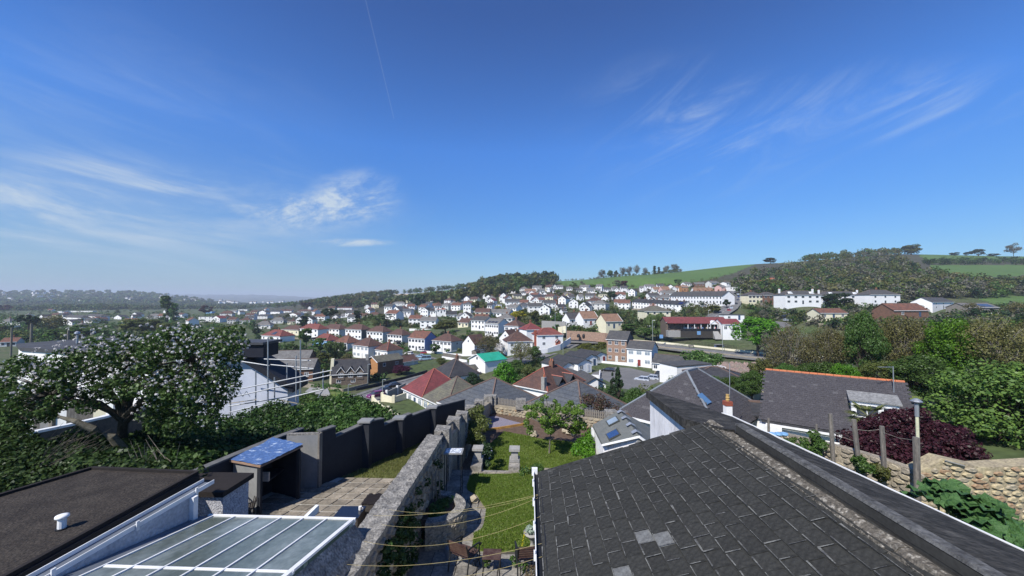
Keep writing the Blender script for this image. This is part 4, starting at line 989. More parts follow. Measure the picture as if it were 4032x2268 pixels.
def right_wood():
 """tall trees of the bank at right, forty metres off, and the nearer hedge trees"""
 L = [('bare',3110,1500,262,210,50,'half bare brown tree at the left of the near wood'),('bronze',3265,1500,240,190,47,'bronze twiggy tree second in the near wood'),('round',3405,1500,300,140,44,'tall slim green tree between two bronze ones'),
     ('bronze',3560,1520,300,240,44,'big bronze tree in the middle of the near wood'),('bright',3745,1560,350,190,40,'tall fresh green tree in the near wood'),('bronze',3925,1560,330,300,38,'wide bronze tree near the right edge'),
     ('bronze',4110,1560,330,260,38,'bronze tree cut by the right edge of the view'),('round',3640,1580,200,220,34,'dark green round tree above the footpath'),('hedgetree',3960,1860,470,430,24,'great billowing green tree at the right edge above the stone wall'),
     ('hedgetree',4200,1860,500,400,24,'green tree beyond the right edge above the stone wall'),
     ('round',3230,1520,110,190,40,'low green bush tree behind the orange ridge'),('bright',3330,1525,120,120,38,'fresh green low tree behind the orange ridge'),('olive',3480,1530,130,190,37,'olive low tree behind the television aerial'),
     ('round',3100,1510,90,140,46,'green bush at the left end behind the orange ridge'),('olive',3010,1480,80,120,60,'olive bush above the ivy bank'),('grey',3050,1420,150,120,75,'grey bare tree by the main road wall'),('round',2960,1520,70,120,52,'green bush below the pink stone bank'),
     ('round',2800,1530,60,150,58,'leafy bush behind the big slate hip roof'),('round',2880,1535,60,120,55,'leafy bush left of the pale bungalows')]
 for k,u,v,hp,wp,Y,lab in L: TP(k,u,v,hp,wp,lab,Y=Y,lod=0 if Y < 60 else 1,group='trees of the near wood at right')
def scatter_trees():
 polys = [([(1010,1215),(1500,1200),(2000,1150),(2150,1140),(2700,1120),(2900,1150),(2760,1230),(2500,1250),(2300,1330),(2150,1340),(2050,1300),(1850,1290),(1500,1290),(1010,1270)],95),
             ([(0,1225),(1000,1215),(1000,1300),(500,1330),(0,1340)],40),([(1020,1290),(1500,1400),(1560,1470),(1200,1450),(1020,1400)],8),
             ([(2950,1170),(3600,1210),(4032,1225),(4032,1260),(3300,1290),(2960,1260)],18),([(2580,1200),(2800,1240),(2760,1290),(2560,1300)],8)]
 kinds = ['round','olive','round','olive','dark','bare','bush','obush','dbush','cypress','conifer','round','bush','grey']
 names = dict(round='round green garden tree',olive='olive green garden tree',dark='dark evergreen garden tree',bare='half bare garden tree',bush='green garden shrub',obush='olive garden shrub',dbush='dark garden shrub',cypress='slim dark cypress',conifer='small pointed conifer',grey='grey leafless garden tree')
 n = 0
 for poly,cnt in polys:
  pu = [p[0] for p in poly]; pv = [p[1] for p in poly]; got = tries = 0
  while got < cnt and tries < cnt * 12:
   tries += 1
   u = rnd.uniform(min(pu),max(pu)); v = rnd.uniform(min(pv),max(pv))
   if not inpoly(np.array([u]),np.array([v]),poly)[0]: continue
   y = march(u,v,60,1500,ground_z)
   if not y: continue
   x = (u - CX) / F * y
   if any((x - a) ** 2 + (y - b) ** 2 < (r + 1.5) ** 2 for a,b,r in HOUSES): continue
   if any((x - a) ** 2 + (y - b) ** 2 < r * r for a,b,r in ROADS): continue
   # keep clear of walls seen behind: no trees right in front of a house
   if any(abs(a / b - x / y) < (r + 1.2) / b and 0 < b - y < 15 for a,b,r in HOUSES):
    if rnd.random() < .8: continue
    hm = 2.2
   else: hm = rnd.uniform(3,8.5)
   k = rnd.choice(kinds); p = Vector((x,y,float(ground_z(x,y)) - .1))
   if 'bush' in k: hm = min(hm,3.2)
   wid = hm * (rnd.uniform(.28,.4) if k in ('cypress','conifer') else rnd.uniform(.75,1.15))
   tree(k,p,hm,wid,names[k] + ' among the houses',group=names[k] + 's among the houses',lod=2 if y < 260 else 3); got += 1
def stuff_crowns(name,label,poly,n,size,cols,hrange=(8,15),y0=200,y1=3000,excl=(),q=80,crest=None,kind='stuff',wratio=.9):
 rs = np.random.RandomState(len(name) * 31 + n); pu = [p[0] for p in poly]; pv = [p[1] for p in poly]; VV = []; MI = []
 got = tries = 0
 while got < n and tries < n * 8:
  tries += 1
  u = rs.uniform(min(pu),max(pu)); v = rs.uniform(min(pv),max(pv))
  if not inpoly(np.array([u]),np.array([v]),poly)[0]: continue
  if any(inpoly(np.array([u]),np.array([v]),e)[0] for e in excl): continue
  y = march(u,v,y0,y1,ground_z)
  if not y: continue
  x = (u - CX) / F * y
  if any((x - a) ** 2 + (y - b) ** 2 < (r + 1) ** 2 for a,b,r in HOUSES): continue
  hh = rs.uniform(*hrange); ww = hh * rs.uniform(.75,1.1) * wratio; k = 7
  C = rs.normal(size=(k,3)); C /= np.linalg.norm(C,axis=1)[:,None]; C *= np.array([ww * .36,ww * .36,hh * .30]); C[:,2] += hh * .55
  V = leaf_cloud(C,np.full(k,ww * .24),q,size * (hh / 11),rs=rs)
  V += np.array([x,y,float(ground_z(x,y)) - .5]); VV.append(V)
  mi = rs.choice(len(cols),p=None); MI.append(np.full(q,mi)); got += 1
 if not VV: return
 me = np_mesh(name,np.concatenate(VV),4,[LM[c] for c in cols],np.concatenate(MI))
 tag(link(name,me),label,kind=kind)
def woods():
 fields = [[(2180,1122),(2400,1140),(2640,1128),(2800,1100),(2880,1078),(3030,1020),(3030,950),(2180,1000)],[(1520,1176),(1560,1156),(1640,1142),(1800,1130),(1850,1150),(1760,1176)]]
 mixed = ['green','olive','green','dark','olive','brown']
 stuff_crowns('wood','long green wood along the far ridge',[(1080,1205),(1250,1165),(1500,1140),(1850,1105),(2160,1085),(2230,1120),(2100,1150),(1800,1192),(1500,1214),(1080,1214)],620,2.6,mixed,(11,17),420,1500,fields)
 stuff_crowns('wood','dark clump of tall trees on the ridge left of the field',[(1900,1110),(2000,1095),(2180,1085),(2190,1125),(2080,1150),(1900,1150)],130,2.4,['dark','green','dark','olive'],(16,24),420,900)
 stuff_crowns('wood','grey and olive wood covering the hill at right',[(2890,1150),(2885,1112),(2960,1088),(3060,1066),(3150,1036),(3290,1008),(3480,1008),(3570,1040),(3650,1085),(3840,1122),(4100,1128),(4100,1168),(3800,1178),(3500,1190),(3000,1178)],900,1.5,['olive','grey','green','brown','olive','grey','dark'],(8,13),240,900,fields[:1],q=125)
 stuff_crowns('hedgerow','thick dark hedge between the two right hand fields',[(3640,1028),(4100,1028),(4100,1044),(3640,1046)],150,1.6,['dark','green'],(6,9),300,900)
 stuff_crowns('hedgerow','hedge along the foot of the green field',[(2180,1120),(2400,1137),(2640,1126),(2800,1098),(2880,1076),(2890,1086),(2800,1112),(2640,1136),(2400,1146),(2180,1134)],120,1.1,['olive','brown','green'],(3,5),300,900)
 stuff_crowns('far_wood','blue green trees of the distant valley floor',[(-200,1196),(1110,1188),(1120,1206),(1000,1216),(-200,1226)],1500,4.4,['green','dark','olive','green'],(7,11),420,3000,wratio=2.2,q=60)
 stuff_crowns('far_wood','wooded far hill at left',[(-200,1140),(330,1138),(500,1145),(620,1160),(840,1178),(840,1198),(-200,1202)],900,6.5,['green','dark','green','olive'],(12,20),1500,3200,wratio=1.3,q=60)
 ex = [[(2770,1290),(2800,1240),(2868,1185),(2850,1150),(2900,1145),(2905,1190),(2860,1240),(2800,1300)]]
 stuff_crowns('garden_greenery','hedges and shrubs filling the gardens between the hillside houses',[(1010,1205),(1500,1195),(2000,1140),(2150,1128),(2700,1118),(2900,1140),(2780,1250),(2740,1290),(2560,1300),(2300,1330),(2240,1330),(2150,1310),(2050,1290),(1850,1290),(1500,1290),(1010,1280)],1500,2.6,['green','olive','green','dark','olive','brown'],(1.8,4.2),120,900,ex,q=70,wratio=1.5)
 stuff_crowns('garden_greenery','hedges and shrubs between the valley houses at left',[(-100,1215),(1010,1208),(1010,1300),(900,1340),(500,1350),(-100,1360)],650,2.4,['green','dark','green','olive'],(2.5,6.5),120,900,q=80,wratio=1.4)
 stuff_crowns('garden_greenery','hedges and shrubs between the nearer semis',[(1010,1285),(1500,1300),(1850,1310),(2080,1330),(1960,1390),(1640,1400),(1560,1440),(1500,1500),(1300,1500),(1020,1440)],420,2.8,['green','olive','dark','green'],(1.4,3.2),90,400,q=90,wratio=1.4)
 stuff_crowns('garden_greenery','hedges and gardens below the hill semis at right',[(2920,1190),(3600,1200),(4100,1215),(4100,1300),(3300,1300),(2960,1262)],420,2.4,['green','olive','grey','dark'],(2,5),90,500,q=80,wratio=1.4)
 stuff_crowns('garden_greenery','shrubs below the bungalows and around the car park',[(2010,1440),(2100,1400),(2210,1470),(2300,1500),(2480,1560),(2700,1500),(2860,1500),(2960,1560),(2500,1640),(2330,1600),(2000,1500)],220,2.0,['green','olive','green','dark'],(1.0,2.6),40,160,q=110,wratio=1.5,excl=[[(2330,1440),(2640,1470),(2640,1550),(2330,1520)]])
 # crest trees
 for (u0,u1,n,hr,cols,nm) in ((1080,1900,190,(10,16),['green','olive','dark'],'tree line on the crest of the long wood'),(1900,2180,60,(14,22),['dark','green','olive'],'tall tree line left of the field'),(3170,3560,84,(8,14),['olive','brown','green'],'tree line on the crest of the right hand hill'),(2180,2370,40,(2,4.5),['olive','grey'],'thin hedge on the field skyline'),(2355,2690,90,(3,7),['olive','dark','grey'],'understorey hedge below the skyline row of trees')):
  VV = []; MI = []; rs = np.random.RandomState(u0)
  for i in range(n):
   u = rs.uniform(u0,u1); y = crest_y(u) - rs.uniform(0,18); x = (u - CX) / F * y; hh = rs.uniform(*hr); ww = hh * .9; k = 7
   C = rs.normal(size=(k,3)); C /= np.linalg.norm(C,axis=1)[:,None]; C *= np.array([ww * .36,ww * .36,hh * .3]); C[:,2] += hh * .55
   V = leaf_cloud(C,np.full(k,ww * .24),90,hh * .16,rs=rs); V += np.array([x,y,float(ground_z(x,y)) - .5]); VV.append(V); MI.append(np.full(90,rs.choice(len(cols))))
  tag(link('tree_line',np_mesh('tree_line',np.concatenate(VV),4,[LM[c] for c in cols],np.concatenate(MI))),nm,kind='stuff')
 # small pale houses on the far hill
 b = MB().box(-6,6,0,8,-3,5); me = b.mesh('wall',[WALL['white']]); r = MB(); roof_mesh(r,12,8,5,3,'gable'); mr = r.mesh('roof',[ROOF['lgrey']])
 rs = random.Random(4)
 for i in range(70):
  u = rs.uniform(0,820) if i < 50 else rs.uniform(860,1120); v = rs.uniform(1158,1196) if i < 50 else rs.uniform(1190,1200)
  y = march(u,v,900,4000,ground_z)
  if not y or y < 900: continue
  p = P(u,v,y); t = thing('house','tiny pale house on the far wooded hill' if i < 50 else 'tiny pale house on the distant valley floor','house',p + Vector((0,0,9)),R(rs.uniform(-40,20)),'far pale houses on the hill' if i < 50 else 'far pale houses in the valley')
  link('wall',me,t); link('roof',mr,t); t.scale = (1.3,) * 3
# ------------------------------------------------------------------ near gardens: materials
M_SLATE = mat('weathered slate',(.030,.030,.0265),.88,(.15,.148,.135),3.2,.53,.80,bump=.45,bscale=26,fine=.4,fscale=24,spec=.3,objvar=.15)
M_SLATE2 = mat('lichened slate',(.17,.175,.17),.9,(.09,.09,.088),6,bump=.4,bscale=30,fine=.35,fscale=22)
M_LICH = mat('pale joint lichen',(.15,.15,.138),.95,(.06,.06,.06),7,.45,.6,fine=.4)
M_RIDGE = mat('speckled mortar',(.105,.093,.075),.95,(.30,.275,.23),18,.52,.64,bump=.8,bscale=30,fine=.5,fscale=40)
M_FELT = mat('mineral felt',(.022,.021,.019),.95,(.075,.071,.064),4.5,.44,.74,bump=.7,bscale=16,fine=.6,fscale=20,stretch=(.55,1.7,1))
M_FELTB = mat('gravelled black felt',(.025,.020,.016),.93,(.046,.038,.030),2.2,bump=.8,bscale=26,fine=.5,fscale=24)
M_EDGE = mat('brown black felt edge',(.020,.016,.014),.85,fine=.2)
M_REND = mat('stained white render',(.80,.78,.77),.95,(.50,.48,.48),.9,.48,.74,bump=.3,fine=.12,fscale=12,stretch=(1.6,1.6,.5))
M_REND2 = mat('rough grey white render',(.52,.54,.56),.95,(.38,.40,.43),1.6,bump=.8,bscale=26,fine=.2,fscale=20)
M_PEBB = mat('pebble dash',(.50,.50,.52),.95,(.34,.34,.37),18,bump=1,bscale=40,fine=.5,fscale=40)
M_STONE = mat('limestone rubble',(.22,.19,.15),.95,(.33,.29,.22),3.5,bump=.8,bscale=16,fine=.35,fscale=20)
M_STONE2 = mat('pale limestone',(.42,.37,.27),.95,(.30,.25,.17),4,bump=.7,bscale=16,fine=.3,fscale=18)
M_STONE3 = mat('rust limestone',(.28,.17,.10),.95,(.36,.27,.17),4,bump=.7,bscale=16,fine=.3,fscale=18)
M_SAND = mat('sandy limewash',(.50,.42,.25),.95,(.34,.28,.19),3,bump=.7,bscale=12,fine=.25,fscale=16)
M_CAP = mat('rough mortar coping',(.28,.265,.235),.95,(.14,.135,.125),5,.4,.62,bump=1,bscale=18,fine=.5,fscale=26)
M_SLAB = mat('buff paving',(.27,.235,.185),.9,(.17,.15,.12),2.2,bump=.35,fine=.25,fscale=16,objvar=.22)
M_SLAB2 = mat('grey paving',(.25,.235,.205),.9,(.14,.13,.115),2.0,bump=.4,fine=.3,fscale=14,objvar=.2)
M_JOINT = mat('paving joint mortar',(.45,.44,.40),.95,fine=.15)
M_JOINTD = mat('dark paving joint',(.07,.065,.055),.95,fine=.15)
M_CHAR = mat('charcoal paint',(.020,.023,.029),.8,(.028,.031,.038),1.2,bump=.2,bscale=20,fine=.1)
M_GREY_CHARLIT = mat('grey board',(.20,.205,.205),.8,(.26,.26,.25),1.5,fine=.06)  # plain grey; on the booth it paints sunlight onto charcoal
M_TARP = mat('faded blue sheet',(.065,.125,.28),.55,(.42,.50,.60),4.5,.56,.70,bump=.8,bscale=6,fine=.25,fscale=16,stretch=(1,1.8,1),detail=9)
M_TURF = mat('turf',(.105,.165,.028),.95,(.15,.17,.045),1.2,fine=.4,fscale=12)
M_TURFD = mat('dry turf',(.14,.145,.05),.95,(.09,.11,.03),1.4,fine=.4,fscale=12)
M_SOIL = mat('garden soil',(.085,.055,.038),.95,(.13,.09,.065),5,bump=.6,fine=.4)
M_GRAV = mat('lilac gravel',(.27,.25,.31),.95,(.20,.18,.22),20,bump=.8,fine=.5,fscale=60)
M_SLEEP = mat('orange timber',(.42,.24,.06),.8,(.30,.16,.05),3,fine=.2)
M_WOOD = mat('weathered grey wood',(.24,.22,.19),.9,(.14,.125,.105),3,fine=.3,stretch=(3,3,.6))
M_CHAIR = mat('red brown slats',(.050,.024,.021),.6,(.10,.065,.05),6,fine=.2)
M_IRON = mat('black cast iron',(.018,.020,.022),.5)
M_GLZ = mat('dirty roof glass',(.10,.12,.105),.2,(.24,.27,.26),1.3,.45,.75,fine=.2,spec=.5,stretch=(1,.6,1))
M_LEAD = mat('blue grey lead',(.10,.115,.135),.55,(.15,.165,.19),1.2,fine=.1)
M_RATT = mat('dark rattan',(.050,.043,.038),.8,(.09,.08,.07),30,bump=.8,bscale=60,fine=.4)
M_CORD = mat('yellow line',(.40,.33,.15),.8)
def LB(name,m,parent,*box,label=None):
 o = MB().lbox(*box).build(name,m,parent)
 if label: o['label'] = label
 return o
def stone_mesh(seed,w,h,d):
 r = random.Random(seed); k = r.choice([5,6,6,7]); pts = []
 for i in range(k):
  a = 2 * math.pi * (i + r.uniform(-.18,.18)) / k; pts.append((math.cos(a) * w / 2 * r.uniform(.88,1.08),math.sin(a) * h / 2 * r.uniform(.88,1.08)))
 v = [(x,-.0,z) for x,z in pts] + [(x * .74,-d * r.uniform(.7,1.1),z * .74) for x,z in pts]
 f = [tuple(k + i for i in reversed(range(k)))] + [(i,(i + 1) % k,k + (i + 1) % k,k + i)[::-1] for i in range(k)]
 b = MB(); b.v = v; b.f = f; b.m = [0] * len(f); return b
def stone_face(parent,A,B,ztop,zbot,cell,mats,cap=300,d=.05,seed=1):
 """courses of separate stones on the vertical face A->B (normal to the right of A->B seen from above), top and foot given as functions 0..1"""
 r = random.Random(seed); A = Vector(A); B = Vector(B); L_ = math.hypot(B.x - A.x,B.y - A.y); th = math.atan2(B.y - A.y,B.x - A.x)
 protos = [[stone_mesh(seed * 10 + i,1,1,d).mesh('stone',[m]) for i in range(4)] for m in mats]
 items = []; z = 0
 zt0 = max(ztop(0),ztop(1)); zb0 = min(zbot(0),zbot(1)); row = 0; zc = zb0
 while zc < zt0:
  hgt = cell * r.uniform(.62,.95); x = -r.uniform(0,cell)
  while x < L_:
   w = cell * r.uniform(.8,1.9); k = (x + w / 2) / L_
   if 0 <= k <= 1 and zbot(k) - hgt * .2 <= zc and zc + hgt <= ztop(k) + hgt * .25: items.append((x + w / 2,zc + hgt / 2,w * .95,hgt * .94))
   x += w
  zc += hgt
 r.shuffle(items); keep,rest = items[:cap],items[cap:]
 nx,ny = math.cos(th),math.sin(th)
 def place(q): return Vector((A.x + nx * q[0],A.y + ny * q[0],q[1]))
 for q in keep:
  me = r.choice(r.choice(protos)); o = link('stone',me,parent,place(q),th); o.scale = (q[2],r.uniform(.6,1.3),q[3])
 if rest:
  V = MB(); mi = 0
  for q in rest:
   s = stone_mesh(r.randrange(999),q[2],q[3],d); n = len(V.v); p = place(q); mi = r.randrange(len(mats))
   for (x,y,z_) in s.v: V.v.append((p.x + nx * x - ny * y,p.y + ny * x + nx * y,p.z + z_))
   for f in s.f: V.f.append(tuple(n + i for i in f)); V.m.append(mi)
  tag(V.build('stones',mats,parent),kind='stuff')
def rough_grid(name,corners,nu,nv,amp,m,parent=None,thick=.0,seed=3,nrm=None):
 A,B,C,D = [Vector(c) for c in corners]; r = random.Random(seed); b = MB()
 n = nrm or (B - A).cross(D - A).normalized()
 for j in range(nv + 1):
  for i in range(nu + 1):
   p = A.lerp(B,i / nu).lerp(D.lerp(C,i / nu),j / nv); b.v.append(tuple(p + n * r.uniform(-amp,amp)))
 for j in range(nv):
  for i in range(nu): q = j * (nu + 1) + i; b.f.append((q,q + 1,q + nu + 2,q + nu + 1)); b.m.append(0)
 return b.build(name,m,parent,smooth=True)
def polysheet(name,pts,h,m,parent=None,th=.06,label=None,kind=None):
 """pts: (u, v) image points dropped on the level h below the camera"""
 b = MB(); P3 = [G(u,v,h) for u,v in pts]
 a = sum(P3[i].x * P3[(i + 1) % len(P3)].y - P3[(i + 1) % len(P3)].x * P3[i].y for i in range(len(P3)))
 b.slab(P3 if a > 0 else P3[::-1],th); o = b.build(name,m,parent)
 if label or kind: tag(o,label,None,None,kind)
 return o
def grass(name,pts,h,n,lo,hi,mats,label,seed=5):
 rs = np.random.RandomState(seed); P3 = np.array([G(u,v,h) for u,v in pts]); poly = [(p[0],p[1]) for p in P3]
 out = []
 x0,y0,x1,y1 = P3[:,0].min(),P3[:,1].min(),P3[:,0].max(),P3[:,1].max()
 while len(out) < n:
  x = rs.uniform(x0,x1,n * 2); y = rs.uniform(y0,y1,n * 2); k = inpoly(x,y,poly); out += list(zip(x[k],y[k]))
 p = np.array(out[:n]); z = np.full(n,CAMZ - h); a = rs.rand(n) * 6.28; hh = rs.uniform(lo,hi,n) * (.7 + .6 * (np.sin(p[:,0] * 3.1) * np.sin(p[:,1] * 2.3 + 1) > 0)); w = .010 + .008 * rs.rand(n)
 lean = rs.normal(size=(n,2)) * .45 * hh[:,None]
 c,s = np.cos(a) * w,np.sin(a) * w
 V = np.stack([np.stack([p[:,0] - c,p[:,1] - s,z],-1),np.stack([p[:,0] + c,p[:,1] + s,z],-1),np.stack([p[:,0] + lean[:,0],p[:,1] + lean[:,1],z + hh],-1)],1)
 tag(link(name,np_mesh(name,V.reshape(-1,3),3,mats)),label,kind='stuff')
# ------------------------------------------------------------------ slate roof beside the lawn
PALE = [(2510,2078,2650,2128),(2475,2160,2555,2212),(2425,2205,2500,2262)]
def slate_roof():
 se,he_,sr,hr = .165,3.10,3.20,2.156; t0,t1 = 1.3,7.0
 t = thing('house_extension','low extension with old slate roof filling the lower right, white gutter on its left edge','house',L3(.3,4,6.3))
 b = MB().lbox(.30,3.25,t0,t1 - .12,3.12,6.35)
 b.hexa([L3(.30,t1 - .3,3.12),L3(3.25,t1 - .3,3.12),L3(3.25,t1 - .12,3.12),L3(.30,t1 - .12,3.12),L3(.30,t1 - .3,3.10),L3(3.25,t1 - .3,hr + .08),L3(3.25,t1 - .12,hr + .08),L3(.30,t1 - .12,3.10)])
 def P0(o): o.matrix_parent_inverse = t.matrix_world.inverted() if False else Matrix.Translation(-t.location); return o
 P0(b.build('wall',M_REND,t))
 dk = MB().slab([L3(se + .02,t0,he_ + .03),L3(sr,t0,hr + .05),L3(sr,t1,hr + .05),L3(se + .02,t1,he_ + .03)][::1],.08)
 P0(dk.build('roof_deck',M_EDGE,t))
 run = math.hypot(sr - se,he_ - hr); ang = math.atan2(he_ - hr,sr - se); nc = 17; ex = run / nc; w = .232
 r = random.Random(3); protos = []
 for i in range(7):
  b = MB(); k = [r.uniform(-.006,.006) for _ in range(8)]; L_ = ex * 1.42; ww = w * .975
  top = [(-ww / 2 + k[0],0 + k[1]),(ww / 2 + k[2],0 + k[3]),(ww / 2,L_),(-ww / 2,L_)]
  if i % 3 == 1: top = [(-ww / 2,.012),(-ww / 2 + .03,-.003),(ww / 2,.004),(ww / 2,L_),(-ww / 2,L_)]
  n = len(top); b.v = [(x,y,0) for x,y in top] + [(x,y,-.016) for x,y in top]
  b.f = [tuple(range(n)),tuple(n + i_ for i_ in reversed(range(n)))] + [((j + 1) % n,j,n + j,n + (j + 1) % n) for j in range(n)]; b.m = [0] * len(b.f)
  protos.append(b.mesh('slate',[M_SLATE if i < 6 else M_SLATE2]))
 # slate local: x along the course (t axis), y up the slope, z out
 e_t = (L3(0,1,0) - L3(0,0,0)).normalized(); e_up = (L3(sr,0,hr) - L3(se,0,he_)).normalized(); nrm = e_up.cross(-e_t).normalized()
 if nrm.z < 0: nrm = -nrm
 halves = []; items = []; pale = {(6,12),(7,12),(5,13),(6,14),(7,14),(4,14),(9,9),(11,15)}
 for c in range(nc):
  off = (c % 2) * .5 + r.uniform(-.08,.08); nn = int((t1 - t0) / w) + 1
  for i in range(nn):
   tt = t1 - w * (i + .5 - off * 1.0)
   if tt < t0: continue
   if tt > t1 - w * .5 + .004:
    e_ = t1 - (tt - w / 2)
    if e_ > .05: halves.append((c,t1 - e_ / 2,e_ / w))
    continue
   items.append((c,i,tt))
 items.sort(key=lambda q: -q[2]); vis = [q for q in items if q[2] > 2.75]; keep = vis[:300]; rest = [q for q in items if q not in keep]
 jb = MB(); Vr = MB()
 for k_,lst in ((0,keep),(1,rest)):
  for (c,i,tt) in lst:
   base = L3(se,tt,he_) + e_up * (c * ex) + nrm * (.028 + r.uniform(-.002,.004))
   up = (e_up + nrm * (.045 + r.uniform(-.01,.012)) * -1).normalized(); x = (-e_t + up * r.uniform(-.03,.03)).normalized(); z = x.cross(up).normalized()
   if z.z < 0: x = -x; z = x.cross(up).normalized()
   uu,vv = proj(*(base + e_up * ex * .5)); me = protos[6] if any(a <= uu <= b and c_ <= vv <= d for a,c_,b,d in PALE) or (r.random() < .03 and tt > 5) and False else protos[r.randrange(6)]
   M = Matrix((x,up,z)).transposed().to_4x4(); M.translation = base
   if k_ == 0:
    o = link('slate',me,t); o.matrix_world = M; o.matrix_parent_inverse = Matrix.Translation(-t.location); o.matrix_basis = M
   else:
    n = len(Vr.v)
    for v in me.vertices: Vr.v.append(tuple(M @ v.co))
    for p in me.polygons: Vr.f.append(tuple(n + j for j in p.vertices)); Vr.m.append(0)
   # lichen in the joints
   if r.random() < .45:
    wv = r.uniform(.003,.010); a = base + x * (w / 2) + nrm * .011 + up * .01; e = a + up * ex * r.uniform(.5,.95)
    jb.poly([a - x * wv,a + x * wv,e + x * wv * r.uniform(.3,1.2),e - x * wv * r.uniform(.3,1.2)])
   if r.random() < .9:
    wv = r.uniform(.005,.016) * (1.8 if r.random() < .15 else 1); a = base - x * w / 2 * r.uniform(.7,1) + nrm * .0125 + up * .002; e = base + x * w / 2 * r.uniform(.6,1) + nrm * .0125 + up * .002
    jb.poly([a,e,e + up * wv * r.uniform(.2,1),a + up * wv])
 for c,tt,k in halves:
  M = Matrix((-e_t * k,e_up,nrm)).transposed().to_4x4(); M.translation = L3(se,tt,he_) + e_up * (c * ex) + nrm * .03; n = len(Vr.v); Vr.v.extend([tuple(M @ v.co) for v in protos[0].vertices]); Vr.f.extend([tuple(n + j for j in p.vertices) for p in protos[0].polygons]); Vr.m.extend([0] * len(protos[0].polygons))
 tag(P0(Vr.build('slates',M_SLATE,t)),kind='stuff'); tag(P0(jb.build('lichen',M_LICH,t)),kind='stuff')
 for i in range(13):   # ridge of half round tiles bedded in mortar
  a,e = t1 + .02 - i * .44,t1 - .42 - i * .44; b = MB()
  pr = []
  for tt in (a,(a + e) / 2,e + .01):
   for k in range(7):
    an = math.pi * k / 6; rad = .086 + r.uniform(-.008,.01); pr.append(L3(sr + .02 - math.cos(an) * rad * 1.15,tt,hr + .04 - math.sin(an) * rad))
  b.v = [tuple(p) for p in pr]
  for j in range(2):
   for k in range(6): b.f.append((j * 7 + k,j * 7 + k + 1,j * 7 + k + 8,j * 7 + k + 7)); b.m.append(0)
  b.f.append(tuple(range(7))); b.m.append(0); b.f.append(tuple(14 + k for k in reversed(range(7)))); b.m.append(0)
  P0(b.build('ridge_tile',M_RIDGE,t,smooth=False))
 mf = MB();
 for side in (-1,1):
  for i in range(70):
   a = t1 - i * .082; mf.hexa([L3(sr + side * .10 + (-.05 if side < 0 else .0),a - .082,hr + .06),L3(sr + side * .10 + (0 if side < 0 else .05),a - .082,hr + .06),L3(sr + side * .10 + (0 if side < 0 else .05),a,hr + .06),L3(sr + side * .10 + (-.05 if side < 0 else .0),a,hr + .06),
              L3(sr + side * .11,a - .082,hr - r.uniform(-.01,.02)),L3(sr + side * .12,a - .082,hr),L3(sr + side * .12,a,hr),L3(sr + side * .11,a,hr - r.uniform(-.01,.02))])
 P0(mf.build('mortar_bedding',M_RIDGE,t))
 g = MB(); g.lbox(.075,.087,t0,t1 + .03,3.06,3.13)
 P0(MB().lbox(.087,.165,t0,t1 + .02,3.115,3.135).build('gutter_channel',M_BLACK,t))
 P0(g.build('gutter',M_WHITE,t))
 for i in range(8): P0(MB().lbox(.055,.075,6.6 - i * .62,6.66 - i * .62,3.04,3.14).build('gutter_bracket',M_WHITE,t))
 P0(MB().lbox(.05,.15,7.0,7.08,3.02,3.14).build('gutter_end',M_WHITE,t))
 P0(MB().lbox(.20,.27,1.4,t1 - .05,3.06,3.28).build('fascia',M_BLACK,t))
 P0(MB().tube([L3(.13,6.9,3.13),L3(.2,6.9,3.5),L3(.24,6.9,6.3)],.035,6).build('downpipe',M_WHITE,t))
